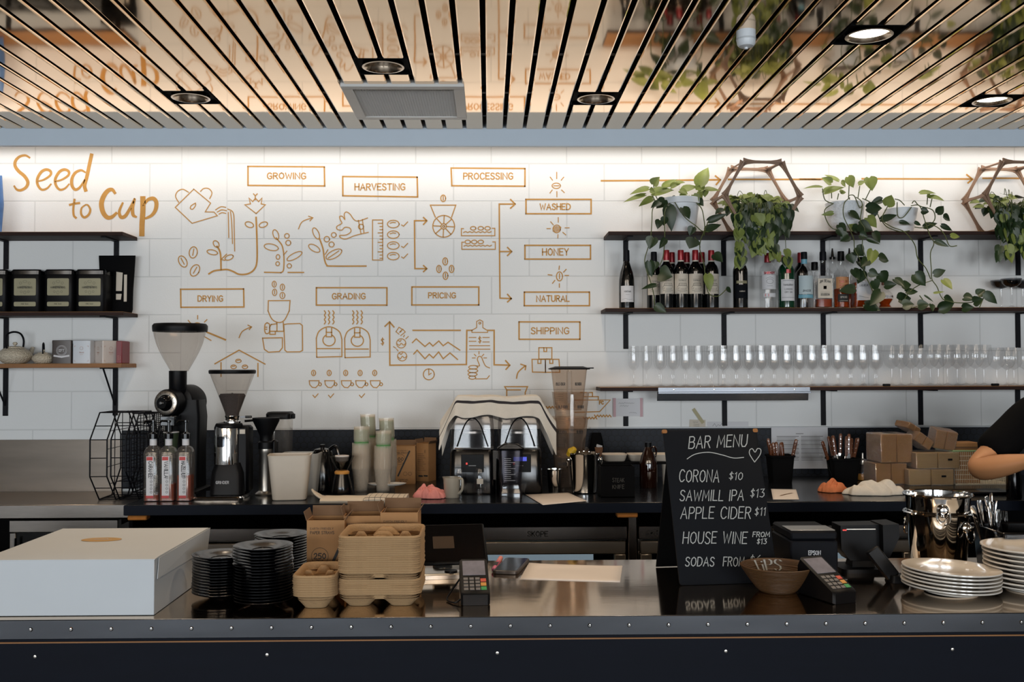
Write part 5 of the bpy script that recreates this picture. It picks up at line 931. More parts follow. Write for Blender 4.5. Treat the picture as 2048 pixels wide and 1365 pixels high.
# ------------------------------------------------------------------ syrup bottles
def syrup(px, word, lev, lab, first=[]):
    Y = 4.40; z = CZ; t = thing('syrup_bottle', lab, 'bottle', (P(px, 960, Y).x, Y, z), 0, 'clear pump syrup bottles'); hz = lambda py: H(340, py, Y)
    MB().rr([(0, .062, .062, .010), (.004, .072, .072, .014), (.10, .070, .070, .014), (hz(905), .072, .072, .014), (hz(896), .060, .060, .02), (hz(891), .030, .030, .0149)], 5).build('glass', 'plast', t)
    MB().rr([(.004, .064, .064, .012), (lev, .064, .064, .012)], 5).build('syrup', 'amber', t)
    MB().lathe([(.016, hz(891)), (.016, hz(877)), (.018, hz(876))], 16).build('neck', 'labelw', t)
    b = MB(); b.lathe([(.021, hz(878)), (.021, hz(868)), (.010, hz(865)), (.007, hz(864)), (.006, hz(846)), (.011, hz(845)), (.011, hz(841)), (0, hz(840))], 16); b.tube([(0, 0, hz(843)), (-.03, -.01, hz(842)), (-.04, -.014, hz(847))], .005, 8); b.lathe([(.004, .02), (.004, hz(866))], 8); b.build('pump', 'gloss', t)
    l = MB().box(-.019, .014, -.0368, -.0358, hz(995), hz(912)).build('label', 'labelw', t, smooth=0); F = plane(0, -.0374, 0)
    b = MB(); b.box(-.018, .010, -.0376, -.0368, hz(920), hz(913)); b.box(-.019, .014, -.0376, -.0368, hz(995), hz(990)); b.build('red_band', 'redp', l, smooth=0)
    b = MB(); L_2 = text(word, 0, 0, .017, .075); b.strokes([[(-.004+v*1.0-.004, hz(922)-u) for u, v in ln] for ln in L_2], .0026, F)
    for q in range(5): b.strokes([ell(.004, hz(955+q*7), .0045)], .0016, F)
    b.build('print', 'ink', l, smooth=0)
M['redp'] = pm('red_print', 'B8302C', .5)
syrup(306, 'CARAMEL', .03, 'syrup bottle with pump nearest the wire baskets, almost empty'); syrup(337, 'VANILLA', .08, 'syrup bottle with pump between its two fellows'); syrup(371, 'HAZELNUT', .12, 'syrup bottle with pump nearest the shorter grinder, fullest of three')
# ------------------------------------------------------------------ bins, kettle, dripper
c = B_(573, 1003); k = K(c.y); t = thing('cream_bin', 'open cream plastic bin beside the checked tea towel', 'bin', (c.x, c.y+.075, CZ), .12); h = H(573, 912, c.y)
b = MB(); b.rr([(0, .145, .12, .02), (.004, .155, .13, .025), (h-.01, .195, .16, .03), (h, .200, .165, .03), (h, .188, .153, .026), (.01, .145, .12, .02)], 5); b.build('shell', 'cream', t)
Y = 4.61; c = P(603, 940, Y); t = thing('white_bin', 'whitish translucent bin behind the cream bin', 'bin', (c.x, Y, CZ)); M['milky'] = pm('milky_plastic', 'C4C0B8', .4, trans=.2); h = H(603, 906, Y); MB().rr([(0, .15, .12, .02), (h, .185, .15, .03), (h, .177, .142, .028), (.01, .14, .11, .02)], 5).build('shell', 'milky', t)
Y = 4.70; c = P(645, 940, Y); hz = lambda py: H(645, py, Y); t = thing('black_kettle', 'black kettle with curved handle, between the bins and the coffee dripper', 'kettle', (c.x, Y, CZ))
MB().lathe([(0, 0), (.07, 0), (.075, .01), (.062, .10), (.05, hz(905)), (.045, hz(902)), (0, hz(901))], 32).build('body', 'gloss', t); MB().lathe([(.046, hz(903)), (.04, hz(899)), (.01, hz(896)), (.012, hz(890)), (0, hz(889))], 20).build('lid', 'gloss', t)
MB().tube(cr([(.035, 0, hz(900)), (.065, -.01, hz(893)), (.085, -.02, hz(910)), (.09, -.02, hz(940)), (.075, -.01, hz(955))], 5), .009, 8).build('handle', 'gloss', t); MB().tube(cr([(-.065, 0, .04), (-.10, 0, .06), (-.105, 0, .13), (-.13, 0, .17)], 5), .007, 8).build('spout', 'gloss', t)
Y = 4.55; c = P(684, 940, Y); hz = lambda py: H(684, py, Y); t = thing('coffee_dripper', 'glass cone dripper on a black carafe with amber collar', 'dripper', (c.x, Y, CZ))
MB().lathe([(0, 0), (.05, 0), (.053, .006), (.046, .05), (.034, hz(948)), (0, hz(947))], 32).build('carafe', 'gloss', t); M['ambring'] = pm('amber_collar', 'C98A3C', .4); MB().lathe([(.035, hz(948)), (.036, hz(944)), (.028, hz(941)), (0, hz(941))], 28).build('collar', 'ambring', t)
MB().lathe([(.022, hz(944)), (.05, hz(922)), (.056, hz(915)), (.058, hz(913))], 32).build('cone', 'smoke', t); MB().lathe([(0, hz(930)), (.03, hz(922)), (.034, hz(912)), (.03, hz(911))], 20).build('filter', 'paper', t)
# ------------------------------------------------------------------ nested plastic cups
def cupmesh(): return MB().lathe([(0, 0), (.031, 0), (.032, .002), (.0445, .112), (.0465, .114), (.0465, .118), (.0445, .118)], 24)
def ring_mesh(): return MB().lathe([(.0372, .048), (.0436, .104)], 24)
protos = []
def cup_stack(px, py, Y, n, ng, where, tilt):
    base = P(px, py, Y); pitch = .0064
    for i in range(n+ng):
        gr = i >= n; lb = '%s clear plastic cup from the top in the %s stack' % (nth(n+ng-1-i), where); z = CZ+i*pitch+(.012 if gr else 0); s = .86 if gr else 1
        key = 'g' if gr else 'c'; hit = [q for q in protos if q[0] == key]
        loc = (base.x+tilt*i*pitch, Y, z)
        if hit: o = dup(hit[0][1], loc, lb)
        else:
            o = thing('plastic_cup', lb, 'cup', loc, 0, 'nested clear plastic cups'); cupmesh().build('cup_wall', 'cup', o)
            if gr: ring_mesh().build('green_band', 'green', o); o.scale = (.84*GS, .84*GS, GS)
            protos.append((key, o))
cup_stack(722, 980, 4.70, 19, 10, 'front left', .015); cup_stack(740, 980, 4.83, 22, 15, 'back left', -.05); cup_stack(766, 980, 4.69, 17, 9, 'front right', .02); cup_stack(777, 980, 4.84, 20, 14, 'back right', -.05)
# ------------------------------------------------------------------ straw boxes on the worktop
def carton(name, lab, c, w_, d, h, rz, pr, flaps=True, mat='kraft'):
    t = thing(name, lab, 'box', c, rz); b = MB(); th = .002
    for q in ((-w2_, w2_, y0_, y1_) for w2_, y0_, y1_ in ((w_/2, -d/2, -d/2+th), (w_/2, d/2-th, d/2))): b.box(*q, 0, h)
    b.box(-w_/2, -w_/2+th, -d/2+th, d/2-th, 0, h); b.box(w_/2-th, w_/2, -d/2+th, d/2-th, 0, h); b.box(-w_/2+th, w_/2-th, -d/2+th, d/2-th, 0, th); b.build('carton', mat, t, smooth=0)
    b = MB(); b.box(-w_/2+.006, w_/2-.006, -d/2+.006, d/2-.006, th, h-.02); b.build('straws', 'ink', t, smooth=0)
    if flaps:
        b = MB(); T1 = Tm(0, d/2, h, rx=-.25); b.box(-w_/2, w_/2, -.002, 0, 0, d*.32, 0, T1); b.box(-.002, 0, -d/2, d/2, 0, d*.28, 0, Tm(-w_/2, 0, h, ry=-.3)); b.box(0, .002, -d/2, d/2, 0, d*.2, 0, Tm(w_/2, 0, h, ry=.5)); b.build('flap', 'kraftin', t, smooth=0)
    if pr: b = MB(); [b.strokes(L, wd, plane(0, -d/2-.0008, 0)) for wd, L in pr]; b.build('print', 'ink', t, smooth=0)
    return t
c = B_(806, 969); k = K(c.y); w_ = 47/k; h = H(806, 893, c.y)
sp_ = lambda num, w_, h, ey=.62: [(.0007, text('EARTH FRIENDLY', -w_*.40, h*.865, .0055, w_*.6)), (.0012, text('PAPER STRAWS', -w_*.40, h*.80, .0080, w_*.62)), (.0028, text(num, -w_*.30, h*ey, h*.075, w_*.30)), (.0012, [ell(-w_*.15, h*(ey+.035), w_*.22, None, 0, 24)]), (.0010, text('STRAWS', -w_*.24, h*(ey-.05), .006, w_*.18))]
carton('straw_box', 'upright kraft straw box printed 100, in front of another box', (c.x, c.y+.045, CZ), w_, .085, h, .03, sp_('100', w_, h)+[(.008, [[(w_*.26, h*.86), (-w_*.22, h*.22)]]), (.0012, [ell(w_*.08, h*.27, .010), ell(w_*.28, h*.27, .009)]+text('COCKTAIL', -w_*.2, h*.10, .006, w_*.4)+text('BLACK', -w_*.15, h*.05, .006, w_*.3))])
c = B_(851, 964); carton('straw_box', 'kraft straw box turned slightly away, behind the box printed 100', (c.x, c.y+.055, CZ), .075, .085, H(851, 888, c.y), -.45, [(.0012, sum([[[(-.03, .06+i*.011), (.02-(i % 3)*.008, .06+i*.011)] for i in range(9)]], [])+text('E', .015, .155, .014)), (.008, [[(-.02, .028), (.0, .028)], [(.012, .03), (.03, .03)]])])
# ------------------------------------------------------------------ cloths
def crumple(name, lab, cat, c, w_, d, h, mat, seed, rz=0., fq=14., stripes=None, n=44):
    b = MB(); vs = []; sd = Vector((seed*3.1, seed*1.7, 0))
    for j in range(n+1):
        for i in range(n+1):
            u, v = i/n*2-1, j/n*2-1; r = math.hypot(u, v)/max(abs(u), abs(v), 1e-6) if (u or v) else 1
            u2, v2 = u/r, v/r; rad = math.hypot(u2, v2); an = math.atan2(v2, u2); e = 1+.22*noise.noise(Vector((math.cos(an)*1.6, math.sin(an)*1.6, seed)))+.10*noise.noise(Vector((math.cos(an)*4, math.sin(an)*4, seed+5)))
            x, y = u2*w_/2*e, v2*d/2*e; q = Vector((x*fq, y*fq, 0))+sd
            q = q+.9*Vector((noise.noise(q*.6+Vector((7, 0, 0))), noise.noise(q*.6+Vector((0, 7, 0))), 0)); f = abs(noise.noise(q))*.8+.35*abs(noise.noise(q*2.1)); env = max(0., 1-rad**3)
            z = h*(env**.55)*(.48+.85*f)
            q2 = Vector((0, 0, 9))+q*.8
            vs.append((x+noise.noise(q2)*w_*.08*(1-rad*.6), y+noise.noise(q2+Vector((4, 4, 0)))*d*.08*(1-rad*.6), max(.0015, z)))
    fs = [(j*(n+1)+i, j*(n+1)+i+1, (j+1)*(n+1)+i+1, (j+1)*(n+1)+i) for j in range(n) for i in range(n)]
    b.add(vs, fs); o = b.build(name, mat, loc=c, rot=(0, 0, rz), smooth=80); o.scale = (GS,)*3; tag(o, lab, cat); sm_ = o.modifiers.new('thickness', 'SOLIDIFY'); sm_.thickness = .0025; sm_.offset = -1
    ss = o.modifiers.new('smooth', 'SUBSURF'); ss.levels = 1; ss.render_levels = 1; return o
c = B_(861, 1000); crumple('cleaning_cloth', 'crumpled pink cloth between the tea towel and plastic jug', 'cloth', (c.x, c.y+.07, CZ), .17, .13, .075, 'pink', 1, 0, 18)
c = B_(1674, 988); crumple('cleaning_cloth', 'crumpled orange cloth beside the white cloth on the worktop', 'cloth', (c.x, c.y+.07, CZ), .14, .12, .068, 'orange', 4, 0, 18)
c = B_(1763, 994); crumple('cleaning_cloth', 'bunched white cloth in front of the wrapped brown napkins', 'cloth', (c.x, c.y+.085, CZ), .29, .15, .075, 'linen', 7, .05, 13)
# checked tea towel, folded flat
tw, nt, bs = newmat('checked_linen'); N_, L_ = nt.nodes, nt.links; tc = N_.new('ShaderNodeTexCoord'); sx = N_.new('ShaderNodeSeparateXYZ'); L_.new(tc.outputs['Object'], sx.inputs[0])
g1 = mth('LESS_THAN', mth('FRACT', mth('ADD', mth('DIVIDE', sx.outputs['X'], .026), 50)), .10); g2 = mth('LESS_THAN', mth('FRACT', mth('ADD', mth('DIVIDE', sx.outputs['Y'], .026), 50.3)), .10); g3 = mth('MULTIPLY', mth('MAXIMUM', g1, g2), mth('GREATER_THAN', sx.outputs['X'], .0))
mx = N_.new('ShaderNodeMix'); mx.data_type = 'RGBA'; mx.inputs[6].default_value = lin('D8C8B2')+(1,); mx.inputs[7].default_value = lin('3A2E2C')+(1,); L_.new(mth('MULTIPLY', g3, .85), mx.inputs[0]); L_.new(mx.outputs[2], bs.inputs['Base Color']); bs.inputs['Roughness'].default_value = .9; M['check'] = tw
A, Bq = B_(632, 1008), B_(818, 1006); c = (A+Bq)/2; w2 = (Bq.x-A.x)/2; t = thing('tea_towel', 'folded cream tea towel with dark checks along the worktop edge', 'towel', (c.x, c.y+.02, CZ))
b = MB(); n = 40; rg = []
for i in range(n+1):
    x = -w2+2*w2*i/n; hh = .016+.006*noise.noise(Vector((x*9, 0, 3)))+(.008 if x > 0 else 0); y1 = .15+.012*noise.noise(Vector((x*8, 5, 0))); rg.append([(x, -.012+.004*noise.noise(Vector((x*12, 9, 0))), .001), (x, -.014, hh*.6), (x, -.004, hh), (x, y1*.5, hh*1.05), (x, y1, hh*.9), (x, y1+.01, .001)])
b.loft(rg); b.build('cloth', 'check', t); b = MB()
for q in range(5): b.tube(cr([(-w2+.02-q*.002, .02+q*.02, .006), (-w2-.025-q*.003, .04+q*.02, .03), (-w2-.05, .08+q*.012, .05-q*.004), (-w2-.03, .12, .02), (-w2+.02, .13, .008)], 5), .005, 6)
b.build('fringe_loops', 'check', t)
c = B_(772, 985); t = thing('oval_dish', 'shallow cream oval dish lying on the checked tea towel', 'dish', (c.x, c.y+.05, CZ+.026*GS)); MB().lathe([(0, 0), (.06, 0), (.085, .006), (.092, .012), (.090, .013), (.06, .004), (0, .003)], 36, None, 1.05, .5).build('dish', 'ceramic', t)
# jug, glasses, blenders
c = B_(903, 998); h = H(903, 957, c.y); t = thing('measuring_jug', 'small translucent plastic jug beside the pink cloth', 'jug', (c.x, c.y+.04, CZ), -.5); M['jugp'] = pm('translucent_plastic', 'C8BCA8', .3, trans=.35, var=.03)
MB().lathe([(0, 0), (.033, 0), (.035, .003), (.041, h), (.0395, h), (.033, .006), (0, .005)], 32).build('body', 'jugp', t); MB().tube(cr([(.038, 0, h-.006), (.058, 0, h-.01), (.056, 0, .04), (.036, 0, .02)], 5), .006, 8).build('handle', 'jugp', t); MB().loft([[(-.036, -.014, h-.02), (-.036, .014, h-.02), (-.0385, 0, h-.03)], [(-.040, -.016, h), (-.040, .016, h), (-.054, 0, h)]], (1, 1)).build('spout', 'jugp', t)
for px, lb in ((919, 'upturned drinking glass behind the plastic jug'), (960, 'upturned drinking glass with a pale round print, left of the blender jug')):
    c = B_(px, 992); h = H(px, 936, c.y); t = thing('drinking_glass', lb, 'glass', (c.x, c.y+.04, CZ)); MB().lathe([(.037, 0), (.038, .01), (.033, h-.012), (.030, h-.002), (0, h)], 28).build('wall', 'glass', t); MB().lathe([(0, h-.014), (.029, h-.013), (.031, h-.004), (0, h-.003)], 24).build('thick_base', 'glass', t); MB().lathe([(.037, 0), (.0395, .002), (.0385, .006), (.036, .003)], 28).build('rim', 'glass', t)
    if px == 960: patch(.0375, .055, .080, .016).build('print', 'label', t)
def blender(lab, px, Y, disp):
    c = P(px, 990, Y); hz = lambda py: H(px, py, Y); t = thing('blender', lab, 'blender', (c.x, Y, CZ), 0, 'pair of covered blenders'); w_ = 88/K(Y)
    b = MB(); b.rr([(0, w_, .24, .03), (.01, w_*1.02, .245, .03), (hz(902), w_*.98, .235, .03), (hz(896), w_*.94, .22, .03)], 5); b.build('motor_base', 'gloss', t)
    b = MB(); b.box(-.055, .055, -.128, -.122, hz(940), hz(905), .002); pn = b.build('control_panel', 'black', t)
    MB().box(-.030, .034, -.1295, -.128, hz(918), hz(910)).build('display', disp, pn, smooth=0); b = MB(); b.box(-.032, -.024, -.1295, -.128, hz(925), hz(921)); b.build('button', 'redlit', pn, smooth=0); MB().strokes([[(-.018, hz(927)), (.016, hz(927))]], .0016, plane(0, -.1287, 0)).build('print', 'labelw', pn, smooth=0)
    b = MB(); b.box(-w_*.40, w_*.40, -.115, -.105, hz(895), hz(892.5)); b.build('trim', 'chrome', t)
    b = MB(); b.rr([(hz(895), w_*.98, .22, .02), (hz(850), w_*.94, .21, .02), (hz(806), w_*.86, .19, .03), (hz(802), w_*.8, .18, .03)], 5, (0, 1)); b.build('enclosure', 'encl', t)
    b = MB(); b.tube(cr([(-.075, -.118, hz(890)), (-.06, -.112, hz(872)), (-.035, -.108, hz(846)), (0, -.106, hz(834)), (.035, -.108, hz(846)), (.06, -.112, hz(872)), (.075, -.118, hz(890))], 4), .0035, 6); b.build('door_trim', 'black', t)
    b = MB(); b.rr([(hz(895), .09, .09, .02), (hz(876), .12, .12, .02), (hz(868), .135, .135, .02), (hz(866), .13, .13, .02)], 5); b.build('inner_jar', 'darkjar', t); MB().lathe([(0, hz(870)), (.055, hz(869)), (.068, hz(866)), (.068, hz(862)), (.05, hz(860)), (0, hz(860))], 28).build('jar_lid', 'satin', t)
M['redlit'] = pm('red_indicator', 'E03A30', .4, emit=.6); M['bluelit'] = pm('blue_display', '4A55D0', .4, emit=.8); M['encl'] = thin('enclosure_plastic', 'DCDADA', .08, 1.45, .05, '8A8684')
blender('black blender left of the pair under the white towel', 946, 4.66, 'black'); blender('black blender right of the pair, with a lit blue display', 1038, 4.66, 'bluelit')
# towel draped over both
Yc = 4.66; X0 = P(995, 800, Yc).x; t_z = CZ+H(995, 795, Yc)*GS+.006; k = K(Yc); b = MB(); NU, NV = 60, 34; rows_ = []
def tow(u, v):                                              # u along x -1..1, v front(-1)..back(1)
    xt, xb = .205, .285; yt = .10
    au, av = abs(u), abs(v); fu = max(0, (au-.72)/.28); fv = max(0, (av-.55)/.45)
    x = math.copysign(min(au/.72, 1)*xt+fu*(xb-xt)*(1-.2*(1-fu)), u); y = math.copysign(min(av/.55, 1)*yt+fv*.035, v)
    dr = 0
    if fv: dr = max(dr, fv*(.098+.010*math.sin(u*9)+.01*u)*(1 if v < 0 else 1.3))
    if fu: dr = max(dr, 0)+fu*(.155+.03*math.sin(v*7+(2 if u > 0 else 0)))*(1-.25*fv)
    if fu > .5 and fv > .5: dr += (fu-.5)*(fv-.5)*.28*(1.2 if u < 0 else .6)
    w_ = .004*noise.noise(Vector((u*6, v*5, 2)))+.010*noise.noise(Vector((u*2.5, v*2, 7)))*(1-.5*fv)
    return (x+.006*noise.noise(Vector((u*4, v*9, 1)))*fu, y+.012*math.sin(u*16)*fv*(-1 if v < 0 else 1)*.6, -dr+w_)
vs = [tow(-1+2*i/NU, -1+2*j/NV) for j in range(NV+1) for i in range(NU+1)]
for j in range(NV):
    b.mi = 1 if j == 5 else 0; b.add([], [])
    b.f += [(j*(NU+1)+i, j*(NU+1)+i+1, (j+1)*(NU+1)+i+1, (j+1)*(NU+1)+i) for i in range(NU)]; b.m += [b.mi]*NU
b.v = vs; b.mi = 0
M['stripe'] = pm('dark_stripe', '2A2528', .9)
o = b.build('dish_towel', ['linen', 'stripe'], loc=(X0, Yc, t_z), smooth=80); o.scale = (GS,)*3; tag(o, 'white towel with one dark stripe, draped over the blenders', 'towel'); sm_ = o.modifiers.new('thickness', 'SOLIDIFY'); sm_.thickness = .002; ss = o.modifiers.new('smooth', 'SUBSURF'); ss.levels = 1; ss.render_levels = 1
# blender jug in front and the stack of jars
c = B_(1022, 999); hz = lambda py: H(1022, py, c.y); t = thing('blender_jug', 'tinted square blender jug with handle and black lid, before the blenders', 'jug', (c.x, c.y+.055, CZ))
b = MB(); b.rr([(0, .105, .095, .012), (hz(985), .105, .095, .012), (hz(982), .098, .09, .012), (hz(970), .098, .09, .015), (hz(905), .118, .105, .018), (hz(901), .120, .107, .018)], 5, (1, 0)); b.build('jar', 'darkjar', t)
b = MB(); b.rr([(hz(902), .124, .112, .02), (hz(898), .128, .114, .02), (hz(893), .09, .08, .02), (hz(890), .07, .06, .02)], 5); b.build('lid', 'gloss', t)
b = MB(); b.loft([[(x, -y, z) for x, z in q] for y, q in ((.012, [(-.058, hz(905)), (-.084, hz(904)), (-.082, hz(962)), (-.070, hz(962)), (-.068, hz(918)), (-.056, hz(922))]), (-.012, [(-.058, hz(905)), (-.084, hz(904)), (-.082, hz(962)), (-.070, hz(962)), (-.068, hz(918)), (-.056, hz(922))]))]); b.build('handle', 'plast', t)
b = MB(); F = plane(0, -.0555, 0)
for q in range(12): b.strokes([[(-.03, hz(962-q*4)), (-.03+(.05 if q % 3 == 0 else .03), hz(962-q*4))]], .0012, F)
b.build('scale_marks', 'labelw', t, smooth=0)
Yj = 4.76; k = K(Yj); z = CZ; jh = (H(1138, 742, Yj))/4.35
firstj = None
for i, (py, dx, rz) in enumerate(((930, 2, 0), (850, 0, .04), (843, 3, .0), (790, 0, -.05))):
    zz = CZ+[0, .160, .285, .400][i]*GS; xx = P(1138+dx, 850, Yj).x; lb = ('lowest', 'second lowest', 'second highest', 'highest')[i]+' of the four clear blender jars stacked under one black lid'
    if firstj: dup(firstj, (xx, Yj, zz), lb, rz); continue
    t = thing('stacked_jar', lb, 'jar', (xx, Yj, zz), rz, 'stacked clear blender jars'); firstj = t
    b = MB(); b.rr([(0, .125, .125, .02), (.02, .128, .128, .02), (.03, .14, .14, .02), (.20, .178, .165, .02), (.204, .184, .17, .02)], 5, (1, 0)); b.build('jar', 'jar', t); b = MB(); b.box(-.014, .014, -.098, -.086, .03, .20, .006); b.build('handle', 'plast', t)
    b = MB(); F = lambda u, v: (u, -.073-(v-.03)*.06, v); b.strokes(text('BLENDER', -.066, .125, .013, .045), .0022, F)
    b.strokes(text('BLENDER', .030, .125, .013, .03), .0022, F)
    for q in range(7): b.strokes([[(-.066, .105-q*.009), (-.03, .105-q*.009)]], .0010, F)
    b.build('print', 'ink', t, smooth=0)
zl = CZ+(.400+.204)*GS; MB_ = MB(); t = thing('jar_lid', 'flat black lid on top of the stacked blender jars', 'lid', (P(1138, 740, Yj).x, Yj, zl)); MB().rr([(.0, .20, .18, .03), (.006, .205, .185, .03), (.014, .15, .14, .03), (.016, .14, .13, .03)], 5).build('lid', 'black', t); MB().box(.092, .125, -.02, .02, .004, .010, .002).build('tab', 'black', t)
c = B_(1112, 1000); o = MB()
def sheet(name, lab, cat, pts, z, mat, lift=.0012, curl=0.):
    q = [Q(x, y, z) for x, y in pts]; cx_ = sum((p.x for p in q))/len(q); cy_ = sum((p.y for p in q))/len(q); b = MB(); n = 8; vs = []
    for j in range(n+1):
        for i in range(n+1):
            u, v = i/n, j/n; a = q[0].lerp(q[1], u); e = q[3].lerp(q[2], u); p = a.lerp(e, v); vs.append((p.x-cx_, p.y-cy_, lift+curl*((2*u-1)**4)*(v**2)))
    b.add(vs, [(j*(n+1)+i, j*(n+1)+i+1, (j+1)*(n+1)+i+1, (j+1)*(n+1)+i) for j in range(n) for i in range(n)]); o = b.build(name, mat, loc=(cx_, cy_, z)); m = o.modifiers.new('thickness', 'SOLIDIFY'); m.thickness = .0008; return tag(o, lab, cat)
sheet('napkin', 'blank white sheet overhanging the worktop edge, under the blenders', 'sheet', [(1086, 1012), (1174, 1004), (1136, 987), (1051, 991)], CZ, 'paper', .003)
c = B_(1110, 986); h = H(1110, 940, c.y); t = thing('steel_cup', 'small steel cup left of the ice bucket on the worktop', 'cup', (c.x, c.y+.035, CZ)); MB().lathe([(0, 0), (.028, 0), (.030, .004), (.036, h-.006), (.040, h-.002), (.040, h), (.037, h), (.028, .008), (0, .006)], 32).build('cup', 'chrome', t)
c = B_(1172, 990); h = H(1172, 908, c.y); t = thing('ice_bucket', 'steel bucket on the worktop holding lemon and a brush', 'bucket', (c.x, c.y+.07, CZ)); MB().lathe([(0, 0), (.055, 0), (.062, .006), (.078, h-.008), (.082, h-.004), (.080, h), (.076, h-.004), (.058, .01), (0, .01)], 40).build('bucket', 'chrome', t)
b = MB()
for s in (-1, 1): b.lathe([(0, 0), (.012, .002), (.010, .012), (0, .014)], 14, Tm(s*.073, 0, h-.035, ry=s*PI/2)); b.tube([(s*(.085+.0), .02*math.cos(a), h-.05+.024*math.sin(a)) for a in [2*PI*i/18 for i in range(18)]], .0028, 6, True); b.build('ring_handle', 'chrome', t); b = MB()
M['lemon'] = pm('lemon_peel', 'C8A01E', .5, var=.12, bump=.3, bscale=150)
o = MB().lathe([(0, -.028), (.012, -.024), (.021, 0), (.012, .024), (0, .029)], 20, Tm(rx=.5, ry=.7)).build('lemon', 'lemon', loc=(c.x-.06, c.y+.055, CZ+h*GS+.004)); tag(o, 'yellow lemon piece on the rim of the worktop bucket', 'lemon')
t = thing('brush', 'small brown bristle brush leaning out of the worktop bucket', 'brush', (c.x+.066, c.y+.06, CZ+(h-.02)*GS)); b = MB(); b.rr([(.0, .02, .02, .004), (.025, .034, .024, .004), (.045, .040, .020, .002)], 3); M['bristle'] = pm('bristles', '6E4A30', .9, var=.4, scale=90, bump=.8, bscale=300); b.build('bristles', 'bristle', t); MB().tube([(0, 0, 0), (-.03, 0, -.05)], .006, 8).build('handle', 'rawwood', t)
c = B_(1236, 996); h = H(1236, 934, c.y); t = thing('black_box', 'open black box chalked STEAK KNIFE, right of the steel bucket', 'box', (c.x, c.y+.06, CZ)); w_ = 68/K(c.y)
b = MB(); th = .004
for q in ((-w_/2, w_/2, -.06, -.06+th), (-w_/2, w_/2, .06-th, .06), (-w_/2, -w_/2+th, -.056, .056), (w_/2-th, w_/2, -.056, .056)): b.box(*q, 0, h)
b.box(-w_/2, w_/2, -.06, .06, 0, .004); b.build('box', 'matte', t, smooth=0); b = MB(); b.strokes(text('STEAK', -.025, h*.50, .018, .055, jit=.15)+text('KNIFE', -.025, h*.28, .018, .055, jit=.15), .0016, plane(0, -.0608, 0)); M['chalkdim'] = pm('faded_chalk', '5A5650', .9, var=.3); b.build('chalk_writing', 'chalkdim', t, smooth=0)
Yb = 4.93; x0_, x1_ = P(1205, 920, Yb).x, P(1345, 920, Yb).x; zt_ = P(1270, 925, 4.85).z; t = thing('black_riser', 'low black stand against the tiles carrying the white trays', 'stand', ((x0_+x1_)/2, Yb, CZ)); b = MB(); w2 = (x1_-x0_)/2/GS+.03; hh = (zt_-CZ)/GS; b.box(-w2, w2, -.08, .10, hh-.012, hh, .002)
for x in (-w2+.006, w2-.006): b.box(x-.006, x+.006, -.08, .10, 0, hh-.012)
b.build('stand', 'matte', t)
tray0 = None
for i, (px, lb) in enumerate(((1228, 'farthest from the chalkboard'), (1279, 'in the middle of three'), (1325, 'partly hidden by the chalkboard'))):
    loc = (P(px, 915, Yb).x, Yb, zt_+.001); lb = 'shallow white takeaway tray on the black stand, '+lb
    if tray0: dup(tray0, loc, lb)
    else:
        tray0 = thing('takeaway_tray', lb, 'tray', loc, 0, 'white takeaway trays'); MB().rr([(0, .10, .10, .02), (.004, .108, .108, .022), (.03, .124, .124, .026), (.034, .130, .130, .028), (.036, .128, .128, .027), (.03, .117, .117, .024), (.006, .10, .10, .02)], 5).build('tray', 'cream', tray0)
c = B_(1300, 978); hz = lambda py: H(1300, py, c.y); t = thing('growler_bottle', 'brown glass growler with loop handle, left of the chalkboard', 'bottle', (c.x, c.y+.047, CZ)); MB().lathe([(0, 0), (.042, 0), (.045, .004), (.045, hz(928)), (.036, hz(914)), (.020, hz(900)), (.0155, hz(894)), (.0155, hz(889))], 32).build('bottle', 'brownglass', t)
MB().lathe([(.017, hz(896)), (.0175, hz(887)), (.0, hz(886.5))], 20).build('cap', 'black', t); MB().tube(cr([(.016, 0, hz(898)), (.034, 0, hz(896)), (.042, 0, hz(906)), (.034, 0, hz(918))], 5), .005, 8).build('handle', 'brownglass', t)
c = B_(1340, 971); t = thing('paper_cup', 'white paper cup stack peeking out behind the chalkboard', 'cup', (c.x, c.y+.04, CZ)); hh = H(1340, 920, c.y); MB().lathe([(0, 0), (.030, 0), (.038, hh-.008), (.041, hh-.004), (.039, hh), (0, hh-.02)], 28).build('cup', 'cream', t)
GS = 1.
t = thing('hanging_pouch', 'small dark pouch hanging on the tiles behind the steel bucket', 'pouch', (P(1193, 870, 5.24).x, 5.235, P(1193, 905, 5.24).z)); hh = P(1193, 866, 5.24).z-P(1193, 905, 5.24).z
MB().rr([(0, .06, .03, .012), (.02, .075, .04, .015), (hh*.7, .06, .034, .014), (hh, .045, .012, .005)], 4).build('pouch', 'matte', t); MB().box(-.014, .016, -.0225, -.0195, .028, .042, .0, Tm(ry=.3)).build('label', 'labelw', t, smooth=0)
GS = .9364
